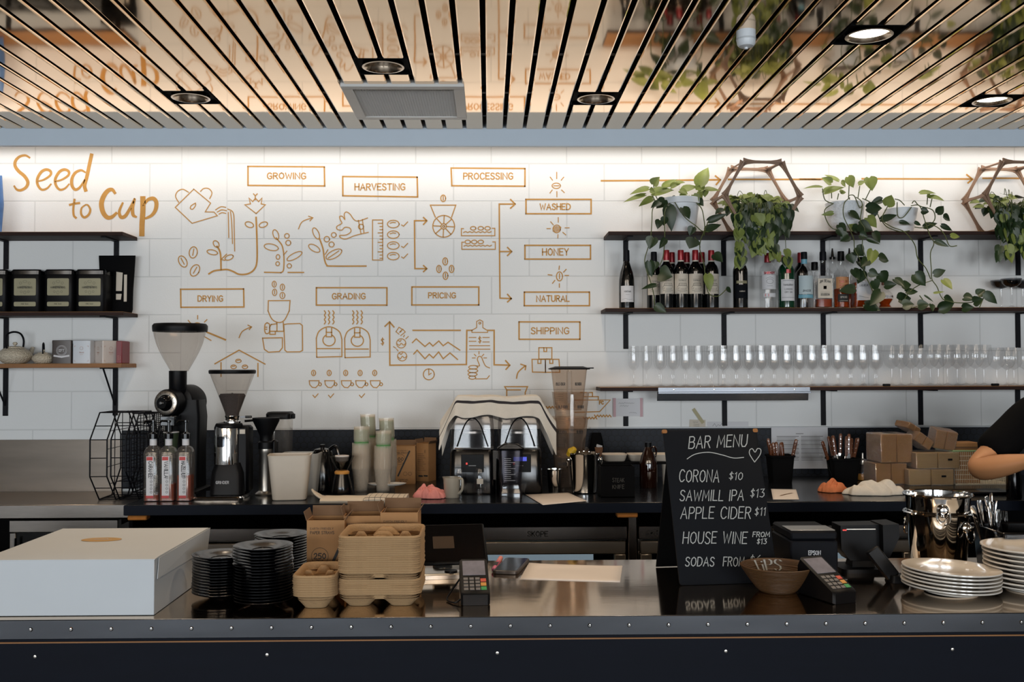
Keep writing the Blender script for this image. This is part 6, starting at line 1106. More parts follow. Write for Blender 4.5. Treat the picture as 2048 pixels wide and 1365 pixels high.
# ------------------------------------------------------------------ right part of the worktop
def caddy(lab, pxa, pxb, pyt, pyb, n, seed, klab, spread, kh):
    c = B_((pxa+pxb)/2, pyb); w_ = (pxb-pxa)/K(c.y+.06); h = H((pxa+pxb)/2, pyt, c.y); t = thing('knife_caddy', lab, 'caddy', (c.x, c.y+.06, CZ), 0, 'black steak-knife tubs')
    MB().rr([(0, w_*.78, .10, .012), (h-.012, w_*.96, .118, .014), (h-.010, w_*1.04, .126, .014), (h, w_*1.04, .126, .014), (h, w_*.95, .116, .014), (.006, w_*.76, .096, .01)], 4).build('tub', 'matte', t)
    r = random.Random(seed); k0 = None
    for i in range(n):
        fx = (i+.5)/n*2-1; loc = (c.x+fx*w_*.36*GS, c.y+.06+r.uniform(-.035, .035), CZ+.015); rot = (r.uniform(-.12, .10), fx*spread+r.uniform(-.10, .10), r.uniform(-.6, .6)); lb = '%s steak knife from the left in %s' % (nth(i), klab)
        if k0: k1 = dup(k0, (loc[0], loc[1], loc[2]+r.uniform(-.0, .03)), lb, rot=rot)
        else:
            k0 = thing('steak_knife', lb, 'knife', loc, rot=rot, group='wood-handled steak knives'); hh = kh; MB().rr([(hh-.105, .016, .010, .004), (hh-.06, .018, .012, .005), (hh-.02, .019, .013, .006), (hh-.004, .016, .011, .005), (hh, .008, .006, .003)], 4).build('handle', 'knifewood', k0); MB().box(-.009, .009, -.0008, .0008, 0, hh-.105).build('blade', 'chrome', k0, smooth=0)
            b = MB()
            for q in (.03, .055, .08): b.lathe([(0, -.0012), (.003, -.001), (.003, 0)], 8, Tm(0, -.006, hh-q, rx=-PI/2))
            b.build('rivets', 'chrome', k0)
    return t
M['knifewood'] = pm('dark_knife_wood', '5A3018', .3, var=.4, scale=30, stretch=(1, 1, .2), coat=.2)
caddy('black tub of steak knives partly behind the chalkboard', 1543, 1592, 912, 968, 7, 5, 'the tub by the chalkboard', .16, .19); caddy('black tub of steak knives before the tiles, left of the sugar shaker', 1666, 1724, 918, 967, 10, 9, 'the tub by the sugar shaker', .30, .215)
GS = 1.
A, Bq = P(1543, 855, 5.25), P(1657, 938, 5.25); w_, h = Bq.x-A.x, A.z-Bq.z; t = thing('menu_sheet', 'white printed sheet with two columns of tables, taped to the tiles', 'sheet', ((A.x+Bq.x)/2, 5.255, (A.z+Bq.z)/2)); MB().box(-w_/2, w_/2, 0, .001, -h/2, h/2).build('sheet', 'labelw', t, smooth=0); b = MB(); F = lambda u, v: (u*w_/2, -.0008, v*h/2)
for cx0, cx1 in ((-.8, -.04), (.06, .82)):
    ys = .55
    for g in range(6):
        b.strokes([[(cx0, ys), (cx1, ys)]], .028, F); b.strokes([[(cx0, ys-.05-.05*q), (cx1-.15*rnd.random(), ys-.05-.05*q)] for q in range(3)], .014, F); ys -= .20
b.strokes([[(-.12, .68), (.12, .68)]], .03, F); M['greyink'] = pm('grey_print', '77736E', .8); b.build('print', 'greyink', t, smooth=0)
GS = .9364
c = B_(1731, 963); hz = lambda py: H(1731, py, c.y); t = thing('sugar_shaker', 'ribbed glass sugar shaker with steel spout cap', 'shaker', (c.x, c.y+.035, CZ))
ribs = [(.031+.0018*math.cos(12*a)) for a in [2*PI*i/72 for i in range(72)]]; b = MB(); b.loft([[(ribs[i]*s*math.cos(2*PI*i/72), ribs[i]*s*math.sin(2*PI*i/72), zz) for i in range(72)] for zz, s in ((0, .9), (.004, 1.05), (.02, 1.1), (hz(940), .85), (hz(930), .72))], (1, 0)); b.build('glass', 'glass', t)
MB().lathe([(0, .003), (.030, .003), (.032, .02), (.028, .034), (0, .036)], 28).build('sugar', 'ambring', t); MB().lathe([(.024, hz(930)), (.026, hz(926)), (.024, hz(922)), (.007, hz(919)), (.005, hz(908)), (0, hz(907))], 24).build('cap', 'satin', t)
# wrapped brown napkin packs
M['napk'] = pm('brown_napkins', 'B0834F', .75, var=.18, scale=8, stretch=(1, 1, 14)); M['wrap'] = thin('wrap_film', 'F2EEE8', .08, 1.6, 0, lo=.14); M['napk2'] = pm('pale_napkins', 'BC9E74', .75, var=.15, scale=8, stretch=(1, 1, 14))
wn, nt, bs_ = M['wrap'], M['wrap'].node_tree, None
nz = nt.nodes.new('ShaderNodeTexNoise'); nz.inputs['Scale'].default_value = 38; bpn = nt.nodes.new('ShaderNodeBump'); bpn.inputs['Strength'].default_value = .9; bpn.inputs['Distance'].default_value = .02; nt.links.new(nz.outputs['Fac'], bpn.inputs['Height'])
for nd in nt.nodes:
    if nd.type == 'BSDF_GLOSSY': nt.links.new(bpn.outputs[0], nd.inputs['Normal'])
def pack(lab, c, w_, d, h, rz, mat='napk', rot=None, seal=False, slot=False):
    t = thing('napkin_pack', lab, 'napkins', c, rz, 'film-wrapped brown napkin packs', rot=rot); b = MB(); n = 2
    for i in range(n): b.box(-w_/2+w_*i/n+.001, -w_/2+w_*(i+1)/n-.001, -d/2, d/2, .001, h-.001, .004)
    b.build('napkins', mat, t); MB().box(-w_/2-.001, w_/2+.001, -d/2-.002, d/2+.002, 0, h, .006).build('film', 'wrap', t)
    if seal: MB().lathe([(0, h+.0015), (.032, h+.0012), (.033, h)], 28).build('seal', 'slate', t)
    if slot: MB().box(w_*.22, w_*.32, -d/2-.004, -d/2-.002, h*.5, h*.62).build('slot', 'black', t, smooth=0)
    return t
c = B_(1784, 970); d = .17; y0 = c.y+d/2; k = K(y0-d/2); ha, hb = 43/k, 58/k
pack('wrapped brown napkin pack at the bottom, under the one with a round seal', (c.x, y0, CZ), 64/k, d, ha, 0); pack('wrapped brown napkin pack with a dark round seal on top', (P(1778, 900, y0).x, y0, CZ+ha*GS+.001), 66/k, d+.01, hb, .06, seal=True)
c = B_(1864, 972); y1 = c.y+d/2; k = K(c.y); hc = 33/k
pack('pale wrapped napkin pack at the bottom of the right-hand pile', (c.x, y1, CZ), 92/k, d, hc, 0, 'napk2', slot=True); pack('pale wrapped napkin pack lying on another in the right-hand pile', (P(1861, 920, y1).x, y1, CZ+hc*GS+.001), 90/k, d, hc, .02, 'napk2', slot=True)
zt_ = CZ+2*hc*GS+.004
pack('loose wrapped napkin pack slumping left on top of the right-hand pile', (P(1835, 880, y1).x, y1+.02, zt_+.028), .10, .12, .055, 0, rot=(0, .62, .1)); pack('shiny wrapped napkin pack leaning on the right-hand pile', (P(1884, 880, y1).x, y1+.02, zt_+.012), .11, .12, .10, 0, rot=(.12, .16, -.1)); pack('small crumpled napkin pack perched highest on the piles', (P(1816, 862, y1+.03).x, y1+.05, zt_+.098), .09, .10, .035, 0, rot=(.1, .45, .4))
# basket, trays, card
c = B_(1975, 972); k = K(c.y); w_ = 128/k; h = 72/k; d = .2; t = thing('plastic_basket', 'white lattice plastic basket with green rim behind the arm', 'basket', (c.x+.0, c.y+d/2+.02, CZ)); b = MB(); M['baskw'] = pm('basket_plastic', 'CFC4AE', .5); M['grim'] = pm('green_rim', '8FA878', .5)
for s, L in ((0, w_), (1, d)):
    for sg in (-1, 1):
        n = int(L/.010)
        for i in range(n+1):
            u = -L/2+L*i/n; o1 = sg*((d if s == 0 else w_)/2); p = lambda z, f: ((u*f, o1*f, z) if s == 0 else (o1*f, u*f, z)); b.tube([p(.004, .9), p(h-.01, 1.0)], .0016, 4)
        for j in range(8): z = .004+(h-.014)*j/7; f = .9+.1*j/7; o1 = sg*((d if s == 0 else w_)/2)*f; b.tube([(-L/2*f, o1, z), (L/2*f, o1, z)] if s == 0 else [(o1, -L/2*f, z), (o1, L/2*f, z)], .0016, 4)
b.box(-w_*.45, w_*.45, -d*.45, d*.45, 0, .004); b.build('lattice', 'baskw', t); b = MB(); b.tube([(-w_/2, -d/2, h-.008), (w_/2, -d/2, h-.008), (w_/2, d/2, h-.008), (-w_/2, d/2, h-.008)], .005, 6, True); b.build('rim', 'grim', t)
c2 = (c.x-.06, c.y+d/2+.03, CZ+.005); t = thing('kraft_packet', 'kraft packet standing in the white lattice basket', 'packet', c2); b = MB(); b.box(-.07, .07, -.06, .06, 0, 82/k, .004); b.build('packet', 'kraft', t); MB().box(-.071, .071, -.061, .061, 70/k, 74/k).build('fold', 'kraftin', t, smooth=0)
c = B_(1970, 990); t = thing('dark_tray', 'flat dark tray under the person\'s arm on the worktop', 'tray', (c.x+.02, c.y+.06, CZ), .05); MB().rr([(0, .27, .17, .01), (.004, .28, .18, .012), (.010, .29, .19, .014), (.010, .28, .18, .012), (.005, .26, .16, .01)], 4).build('tray', 'gloss', t); MB().tube([(-.12, -.08, .012), (.12, -.085, .012)], .003, 6).build('handle', 'blkmetal', t)
sheet('card', 'small cream card with a brown emblem on the worktop, right of the chalkboard', 'card', [(1546, 1000), (1598, 1000), (1592, 980), (1542, 979)], CZ, 'paper', .0015); 
card = bpy.data.objects['card']; q0, q1 = Q(1561, 993, CZ), Q(1584, 988, CZ); b = MB(); b.strokes([cr([(q0.x-card.location.x, q0.y-card.location.y), ((q0.x+q1.x)/2-card.location.x, (q0.y+q1.y)/2-card.location.y+.004), (q1.x-card.location.x, q1.y-card.location.y)], 4)], .007, lambda u, v: (u, v, .0032)); M['brownink'] = pm('brown_print', '6A4A22', .7); b.build('emblem', 'brownink', card, smooth=0)
GS = 1.
def K(Y): return FP/Y
# ================================================================== the bar in front
BZ = BAR_Z; BF = 2.564; BB = Q(1130, 1121, BZ).y
def G(px, py, z=None): return Q(px, py, BZ if z is None else z)
def HB(px, py, Y): return P(px, py, Y).z-BZ
bxl, bxr = -2.6, 2.9; t = thing('bar_counter', 'long steel-topped bar with riveted front edge across the foreground', 'bar', (0, BF, BZ)); eh = 37/K(BF)
MB().box(bxl, bxr, .001, BB-BF, -.04, 0, .0015).build('top', 'bartop', t); MB().box(bxl, bxr, -.004, .0005, -eh, .0015, .0015).build('edge_strip', 'edge', t); b = MB()
for i in range(-33, 37): x = P(63, 1255, BF).x+(i+0)*.1008; b.lathe([(0, -.0035), (.0035, -.003), (.0055, 0)], 12, Tm(x, -.004, -eh*.47, rx=-PI/2)) if bxl < x < bxr else 0
b.build('rivets', 'chrome', t); b = MB(); b.box(bxl+.02, bxr-.02, .03, .05, -BZ+.001, -eh-.002); b.box(bxl+.02, bxr-.02, .022, .03, -eh-.012, -eh-.002); b.build('front_panel', 'panel', t, smooth=0)
MB().box(bxl+.02, bxr-.02, .019, .029, -eh-.016, -eh-.0125).build('front_trim', 'rawwood', t, smooth=0); b = MB()
for i in range(-5, 6): b.lathe([(0, -.003), (.004, -.002), (.0045, 0)], 10, Tm(.02+i*.59, .03, -eh-.052, rx=-PI/2))
b.build('screws', 'satin', t)
b = MB()
for x in (bxl+.03, bxr-.05): b.box(x-.01, x+.01, .06, BB-BF-.03, -BZ+.001, -.041)
b.build('end_panel', 'panel', t, smooth=0)
# white cake box
A = G(308, 1232); hb = HB(308, 1118, A.y); Cc = Q(406, 1057, BZ+hb); dp = Cc.y-A.y; w_ = .44; t = thing('cake_box', 'large white cardboard box with gold emblem on its lid', 'box', (A.x-w_/2, A.y, BZ+.001))
b = MB(); b.box(-w_/2, w_/2, 0, dp, 0, hb-.004, .001); b.build('body', 'white', t)
b = MB(); n = 16; rg = []
for i in range(n+1): x = -w_/2-.002+(w_+.004)*i/n; bow = .006*math.sin(PI*i/n); rg.append([(x, -.002, hb-.004), (x, -.002, hb-.002), (x, .03, hb+.000+bow*.6), (x, dp*.5, hb+bow*.5), (x, dp+.001, hb), (x, dp+.001, hb-.004)])
b.loft(rg); b.build('lid', 'white', t)
MB().loft([[(w_/2+.004, dp*.02, hb-.055), (w_/2+.004, dp*.96, hb-.06), (w_/2+.006, dp*1.0, hb+.0), (w_/2+.003, dp*.05, hb-.004)], [(w_/2+.0055, dp*.02, hb-.055), (w_/2+.0055, dp*.96, hb-.06), (w_/2+.0075, dp*1.0, hb+.0), (w_/2+.0045, dp*.05, hb-.004)]]).build('side_flap', 'white', t, smooth=0)
g0 = Q(203, 1083, BZ+hb); gx, gy = g0.x-(A.x-w_/2), g0.y-A.y; b = MB(); b.lathe([(0, 0), (.056, -.0006)], 32, Tm(gx, gy, hb+.0042), 1, .62); M['goldseal'] = pm('gold_print', 'C9973C', .4, .3, var=.15); em = b.build('gold_emblem', 'goldseal', t); b = MB(); b.strokes(cr_ if False else [ell(gx, gy, .018, .010), [(gx-.03, gy-.005), (gx+.03, gy-.005)]], .002, lambda u, v: (u, v, hb+.0048)); b.build('print', 'labelw', em, smooth=0)
# saucers
SAU = [(0, .0015), (.022, .0015), (.024, 0), (.032, 0), (.034, .002), (.055, .009), (.076, .016), (.0795, .018), (.0795, .0195), (.076, .0195), (.055, .0125), (.036, .007), (.031, .006), (.0295, .0075), (.027, .006), (0, .005)]
def stack(name, cat, prof, px, py, r, n, pitch, group, lab, mat, partname, proto=[None], Yc=None, wob=.0015, seed=1, tilt=0., xc=None, extra=None):
    c = G(px, py) if Yc is None else None; Y = (c.y+r) if Yc is None else Yc; X = P(px, py, Y).x if xc is None else xc; rr_ = random.Random(seed)
    for i in range(n):
        lb = ('topmost '+lab) if i == n-1 else '%s %s' % (nth(n-1-i), lab.replace(' of the', ' from the top of the', 1)); loc = (X+rr_.uniform(-wob, wob)+math.sin(tilt)*i*pitch, Y+rr_.uniform(-wob, wob), BZ+.0005+i*pitch)
        if proto[0]: dup(proto[0], loc, lb, rot=(0, tilt, 0 if tilt else rr_.uniform(0, 6)))
        else: t = thing(name, lb, cat, loc, group=group, rot=(0, tilt, 0)); MB().lathe(prof, 48).build(partname, mat, t); proto[0] = t; extra and extra(t)
SP_ = [None]
ringx = lambda t: MB().lathe([(.0265, .0062), (.0275, .0082), (.0315, .0068)], 48).build('cup_ring', 'gloss', t)
stack('saucer', 'saucer', SAU, 443, 1208, .079, 14, .0078, 'stacked black saucers', 'black saucer of the short stack beside the white box', 'gloss', 'dish', SP_, seed=3, extra=ringx)
stack('saucer', 'saucer', SAU, 526, 1224, .079, 19, .0078, 'stacked black saucers', 'black saucer of the tall stack by the pulp carriers', 'gloss', 'dish', SP_, seed=5)
stack('saucer', 'saucer', SAU, 563, 1170, .079, 17, .0078, 'stacked black saucers', 'black saucer of the back stack next to the straw boxes', 'gloss', 'dish', SP_, Yc=3.0, seed=8)
# moulded pulp cup carriers
def carrier(t, w_, d, pods, hf=.032, top=False):
    b = MB(); sk = .0034
    b.rr([(hf, w_-.008, d-.008, .03), (hf+.002, w_, d, .032), (hf+sk, w_, d, .034), (hf+sk+.004, w_-.006, d-.006, .032), (hf+sk+.002, w_-.014, d-.014, .028), (hf-.004, w_-.022, d-.022, .026), (hf-.012, w_-.028, d-.028, .026)], 5, (0, 0)); b.build('tray', 'pulp', t)
    b = MB(); gx_ = w_/2-.055 if pods == 4 else 0; gy_ = d/2-.052
    for x in ((-gx_, gx_) if pods == 4 else (0,)):
        for y in (-gy_, gy_): b.rr([(0, .058, .058, .018, x, y), (.003, .062, .062, .02, x, y), (hf-.008, w_*(.47 if pods == 4 else .80), d*.47, .03, x, y)], 4, (1, 0))
    b.build('cup_feet', 'pulp', t)
    h0 = hf-.02
    for x, y, s in (([(0, d/2-.03, .05), (-w_/2+.05, 0, .03), (w_/2-.05, 0, .03), (0, -d/2+.035, .05), (0, 0, .05)] if pods == 4 else [(-.030, 0, .026), (.030, 0, .026), (0, gy_+.018, .03)]) if top else []): MB().rr([(h0, s*1.5, s*1.1, .01, x, y), (hf-.004, s*.9, s*.7, .01, x, y), (hf+.002, s*.6, s*.45, .008, x, y)], 3).build('divider', 'pulp', t)
def cstack(px, py, w_, d, pods, levels, lab, name):
    c = G(px, py); Y = c.y+d/2; X = P(px, py, c.y).x; first = None; n = len(levels)
    for i, z in enumerate(levels):
        lb = 'moulded pulp carrier, %s in the %s' % ('topmost' if i == n-1 else nth(n-1-i)+' from the top', lab); loc = (X+rnd.uniform(-.0012, .0012), Y+rnd.uniform(-.001, .001), BZ+.0008+z)
        if first and i < n-1: dup(first, loc, lb)
        else: tt = thing(name, lb, 'cup carrier', loc, group='pulp carriers in the '+lab); carrier(tt, w_, d, pods, top=(i == n-1)); first = first or tt
cstack(626, 1222, .118, .205, 2, [i*.0062 for i in range(9)], 'narrow two-cup stack', 'cup_carrier'); cstack(757, 1217, .222, .222, 4, [i*.0058 for i in range(7)]+[.056+i*.0058 for i in range(17)], 'wide four-cup stack', 'cup_carrier')
# straw boxes on the bar
for i, (px, Y, hh, rz, lb) in enumerate(((651, 2.90, .196, .0, 'kraft straw box printed 250 on the bar, leftmost of three'), (724, 2.935, .203, .03, 'kraft straw box in the middle, behind the wide pulp carriers'), (799, 2.93, .213, -.03, 'kraft straw box next to the tablet, tallest of three'))):
    w_ = 76/K(Y); carton('straw_box', lb, (P(px, 1100, Y).x, Y+.05, BZ+.0005), w_*.985, .095, hh, rz, sp_('250', w_, hh, .44)+[(.008, [[(w_*.46, hh*.72), (w_*.10, hh*.28)]])])
# tablet till
Y = 3.10; c = G(880, 1143); t = thing('till_tablet', 'black glossy till screen tilted on a silver foot, left of the card terminal', 'till', (P(886, 1140, Y).x, Y, BZ), .12)
b = MB(); b.rr([(.0005, .26, .16, .02), (.012, .26, .16, .02), (.016, .25, .15, .02)], 4); b.build('foot', 'satin', t); b = MB(); TS = Tm(0, -.05, .036, rx=-.92); b.box(-.135, .135, -.008, .004, 0, .165, .004, TS); b.build('screen_case', 'black', t); s_ = MB().box(-.128, .128, -.0092, -.008, .008, .158, .0, TS).build('screen', 'gloss', t); M['dimpic'] = pm('dim_screen_picture', '3A2C20', .3, var=.4); MB().box(-.03, .035, -.0098, -.0092, .06, .11, 0, TS).build('picture', 'dimpic', s_, smooth=0)
MB().lathe([(.02, .016), (.019, .022), (0, .023)], 20, Tm(.02, -.055, 0)).build('button', 'black', t); b = MB(); b.box(-.03, .03, .0, .03, .014, .07, .005, Tm(rx=-.5)); b.build('neck', 'satin', t)
# card terminals
def terminal(lab, px, py, rz, tl, cab):
    c = G(px, py); t = thing('card_terminal', lab, 'card terminal', (c.x, c.y+.01, BZ+.0005), rz); L, w_, h0, h1 = .155, .078, .034, .096*tl
    side = [(0, 0), (L, 0), (L, h1*.8), (L-.012, h1), (.006, h0), (0, h0-.006)]; b = MB(); rg = []
    for x, s in ((-w_/2, .93), (-w_/2+.006, 1), (w_/2-.006, 1), (w_/2, .93)): cy_, cz_ = L/2, h0; rg.append([(x, cy_+(y-cy_)*s, max(0, cz_+(z-cz_)*s)) for y, z in side])
    b.loft(rg); b.build('body', 'black', t); a = math.atan2(h1-h0, L-.018); F = lambda u, v: (u, .006+v*math.cos(a)-.0008*math.sin(a), h0+v*math.sin(a)+.0012*math.cos(a)); Ls = (L-.018)/math.cos(a)
    quad = lambda b, x0, x1, v0, v1: b.loft([[F(x0, v0), F(x1, v0), F(x1, v1), F(x0, v1)], [tuple(Vector(q)-Vector((0, -math.sin(a), math.cos(a)))*.003) for q in (F(x0, v0), F(x1, v0), F(x1, v1), F(x0, v1))]])
    b = MB(); quad(b, -.031, .031, Ls*.50, Ls*.94); b.build('screen', 'tscreen', t, smooth=0)
    for nm, cols, mat, rows in (('keypad', (-.024, -.008, .008), 'keys', 4), ):
        b = MB()
        for r in range(rows):
            for x in cols: quad(b, x-.006, x+.006, Ls*(.06+.10*r), Ls*(.125+.10*r))
        b.build(nm, mat, t, smooth=0)
    for nm, r, mat in (('enter_key', 0, 'keyg'), ('clear_key', 1, 'keyo'), ('cancel_key', 2, 'keyr')): b = MB(); quad(b, .016, .031, Ls*(.06+.12*r), Ls*(.15+.12*r)); b.build(nm, mat, t, smooth=0)
    if cab: MB().tube(cr(cab, 6), .0025, 6).build('cable', 'black', t)
    return t
M['tscreen'] = pm('terminal_screen', '7E7A80', .15, var=.3, scale=40); M['keys'] = pm('grey_keys', '6A6460', .5); M['keyg'] = pm('green_key', '2E8A4A', .5); M['keyo'] = pm('yellow_key', 'C98A3A', .5); M['keyr'] = pm('red_key', 'C24A34', .5)
terminal('black card terminal left of the paper sheet, near the till screen', 951, 1214, .06, 1., [(-.035, .12, .05), (-.06, .10, .02), (-.075, .06, .004), (-.055, .02, .004), (-.04, .03, .01)]); terminal('black card terminal right of the wooden tip bowl', 1694, 1210, .36, 1.05, None)
# phone, marker, paper
q = [G(*p) for p in ((992, 1149), (1043, 1151), (1053, 1124), (1005, 1123))]; cx_ = sum(p.x for p in q)/4; cy_ = sum(p.y for p in q)/4; rz = math.atan2((q[1]-q[0]).y, (q[1]-q[0]).x); w_ = (q[1]-q[0]).length; d = (q[2]-q[1]).length; t = thing('phone', 'dark phone in a worn case lying beside the pink marker', 'phone', (cx_, cy_, BZ), rz)
MB().rr([(.0003, w_-.004, d-.004, .012), (.002, w_, d, .014), (.010, w_, d, .014), (.012, w_-.004, d-.004, .012)], 4).build('case', 'brown', t); MB().rr([(.012, w_-.010, d-.010, .010), (.0125, w_-.010, d-.010, .010)], 4).build('screen', 'gloss', t)
A, Bq = G(987, 1146), G(1002, 1121); dv = Bq-A; L = dv.length; t = thing('marker_pen', 'pink marker pen lying against the phone', 'marker', (A.x, A.y, BZ+.008), math.atan2(dv.y, dv.x)-PI/2); M['hotpink'] = pm('pink_plastic', 'D8647E', .4)
TR = Tm(rx=-PI/2); MB().lathe([(0, 0), (.006, .002), (.0075, .008), (.0075, L*.6), (.006, L*.62)], 16, TR).build('barrel', 'hotpink', t); MB().lathe([(.0078, L*.6), (.0078, L*.95), (.006, L), (0, L)], 16, TR).build('cap', 'pink', t); MB().box(-.006, .006, L*.2, L*.45, .0066, .0078).build('print', 'ink', t, smooth=0)
sheet('paper_sheet', 'blank paper sheet lying on the bar right of the phone', 'sheet', [(1039, 1160), (1240, 1166), (1245, 1134), (1058, 1128)], BZ, 'paper', .001, .002)
# chalkboard
BL, BR = G(1360, 1171, BZ+.002), G(1557, 1165, BZ+.002); YT = BL.y+.165; TL = P(1336, 861, YT); u = (BR-BL); W_ = u.length; u.normalize(); v = TL-BL; v = v-u*v.dot(u); Hh = v.length; v.normalize(); nb = u.cross(v)
shear = (TL-BL).dot(u)
t = thing('chalkboard', 'black menu chalkboard leaning on the bar, headed BAR MENU', 'chalkboard'); Mb = Matrix((u, v, nb)).transposed().to_4x4(); Mb.translation = BL; t.matrix_world = Mb
b = MB(); b.rr([(-.006, W_, Hh, .008, W_/2, Hh/2), (-.005, W_+.001, Hh+.001, .009, W_/2, Hh/2), (-.0005, W_+.001, Hh+.001, .009, W_/2, Hh/2), (0, W_-.001, Hh-.001, .008, W_/2, Hh/2)], 3); b.build('board', 'slate', t)
def onb(px, py): d = ray(px, py); o = Vector((0, 0, EYE)); k = (BL-o).dot(nb)/d.dot(nb); p = o+d*k-BL; return (p.dot(u), p.dot(v), .0008)
ZB = fr(1320, 840, 3.4125); CB = lambda x, y: onb(*ZB([(x, y)])[0])
def ctext(s_, x0, x1, y0, y1, wd=6.2, sl=.12, drop=0.): return [(wd, [[(a, -b_+drop*(a-x0)) for a, b_ in l] for l in text(s_, x0, -y1, y1-y0, x1-x0, slant=sl, jit=.06)])]
CH = ctext('BAR MENU', 195, 590, 118, 198, 6.5, drop=-.04)+ctext('CORONA', 130, 400, 345, 425)+ctext('$10', 470, 560, 360, 410, 5)+ctext('SAWMILL IPA', 135, 567, 482, 553)+ctext('$13', 615, 708, 474, 530, 5)+ctext('APPLE CIDER', 140, 615, 597, 675)+ctext('$11', 645, 716, 602, 655, 5)+ctext('HOUSE WINE', 155, 590, 767, 845)+ctext('FROM', 632, 746, 767, 800, 5)+ctext('$13', 660, 724, 813, 848, 5)+ctext('SODAS', 172, 366, 940, 1000)+ctext('FROM', 430, 572, 940, 1000)+ctext('$6', 612, 680, 928, 990, 5)
CH += [(5.5, [cr([(185, 268), (240, 236), (330, 223), (420, 240), (500, 262), (570, 258)], 6)]), (5.5, [cr([(645, 290), (612, 238), (612, 208), (630, 199), (648, 222), (665, 198), (687, 205), (682, 240), (645, 290)], 5)])]
b = MB(); [b.strokes(L, wd, CB) for wd, L in CH]; b.build('chalk_writing', 'chalk', t, smooth=0)
for x, y in ((.004, Hh-.004), (W_-.004, Hh-.004)): MB().rr([(-.007, .016, .012, .004, x, y), (.001, .016, .012, .004, x, y)], 2).build('worn_corner', 'rawwood', t, label='corner worn to bare wood')
# rear leg of the easel board
Mi = Mb.inverted(); b = MB(); top = Vector((0, Hh*.80, -.012)); foot = Mi @ Vector((BL.x, BL.y+.27, BZ+.002))
p0 = top; p1 = Vector((top.x, foot.y, foot.z)); b.loft([[(x, p.y+dy, p.z+dz) for x, dy, dz in ((.004, 0, 0), (W_-.004, 0, 0), (W_-.004, .002, -.005), (.004, .002, -.005))] for p in (p0, p1)]); b.build('rear_board', 'matte', t)
# tip bowl
c = G(1555, 1192); R_ = .103; Yc = c.y+.055; t = thing('tip_bowl', 'ribbed brown wooden bowl lettered TiPS inside, before the chalkboard', 'bowl', (P(1555, 1180, Yc).x, Yc, BZ+.0005)); M['bowlwood'] = pm('turned_wood', '4E3620', .4, var=.3, scale=6, stretch=(1, 1, 60), bump=.5, bscale=5, spec=.25)
pr = [(0, 0), (.048, 0), (.052, .003)]; 
for i in range(26): f = i/26; pr += [(.052+(R_-.052)*f**.85, .004+.068*f), (.052+(R_-.052)*(f+.5/26)**.85+.0010, .004+.068*(f+.5/26))]
pr += [(R_, .073), (R_-.003, .0745), (R_-.006, .073)]; inn = lambda f: (.046+(R_-.006-.046)*f**.85, .008+.065*f)
pr += [inn(1-k/8) for k in range(1, 9)]+[(0, .007)]; MB().lathe(pr, 56).build('bowl', 'bowlwood', t)
def onbowl(uu, vv): r, z = inn(.50+.48*vv); a = PI/2-uu/.085; return ((r-.0016)*math.cos(a), (r-.0016)*math.sin(a), z+.0008)
MB().strokes(text('TiPS', -.050, .08, .88, .085), .0058, onbowl, sub=.01).build('lettering', 'chalk', t, smooth=0)
# printer, till screen, handset
Y = 3.0; A, Bq = P(1581, 1064, Y), P(1676, 1064, Y); w_ = Bq.x-A.x; h = A.z-BZ; t = thing('receipt_printer', 'black receipt printer lettered EPSON behind the tip bowl', 'printer', ((A.x+Bq.x)/2, Y, BZ+.0005)); M['printer'] = pm('printer_black', '0E1015', .6, var=.1, spec=.1)
b = MB(); b.box(-w_/2, w_/2, 0, .20, 0, h*.80, .005); b.build('body', 'printer', t); b = MB(); b.box(-w_/2+.001, w_/2-.001, .002, .198, h*.805, h, .006); b.build('cover', 'printer', t); MB().box(-w_/2+.004, w_/2-.004, .012, .10, h, h+.002, .0008).build('lid_top', 'satin', t)
MB().strokes(text('EPSON', -.018, h*.50, .012, .036), .0022, plane(0, -.0008, 0)).build('logo', 'labelw', t, smooth=0); MB().tube(cr([(-w_/2-.004, .06, .05), (-w_/2-.02, .03, .045), (-w_/2+.01, -.02, .04), (.04, -.03, .012), (.09, -.02, .004)], 6), .003, 6).build('cable', 'black', t)
Y = 3.08; o = Vector((P(1732, 1150, Y).x, Y, BZ)); F = lambda px, py: (P(px, py, Y).x-o.x, P(px, py, Y).z-o.z); t = thing('till_screen', 'black till monitor seen from behind with a red light, beside the printer', 'monitor', tuple(o))
poly = [F(*q) for q in ((1680, 1052), (1762, 1050), (1768, 1120), (1700, 1122), (1682, 1100))]; b = MB(); b.loft([[(x*s, y, z) for x, z in poly] for y, s in ((0, .98), (.006, 1), (.075, 1), (.08, .98))]); b.build('housing', 'black', t)
poly = [F(*q) for q in ((1758, 1048), (1790, 1046), (1791, 1072), (1772, 1112), (1760, 1122))]; b = MB(); b.loft([[(x, y, z) for x, z in poly] for y in (-.03, .07)]); b.build('side_reader', 'black', t)
b = MB(); x0_, z0_ = F(1712, 1122); b.loft([[(-.035, .02, 0), (.04, .02, 0), (.04, .09, 0), (-.035, .09, 0)], [(-.03, .03, z0_+.01), (.03, .03, z0_+.01), (.03, .07, z0_+.01), (-.03, .07, z0_+.01)]]); b.rr([(0, .15, .13, .02, 0, .05), (.012, .15, .13, .02, 0, .05)], 4); b.build('stand', 'black', t)
x0_, z0_ = F(1689, 1061); MB().box(x0_-.006, x0_+.006, -.0015, .001, z0_-.002, z0_+.002).build('red_light', 'redlit', t, smooth=0, label='small glowing red light'); x0_, z0_ = F(1725, 1059); MB().box(x0_-.05, x0_+.04, -.002, .001, z0_-.0012, z0_+.0012).build('seam', 'satin', t, smooth=0)
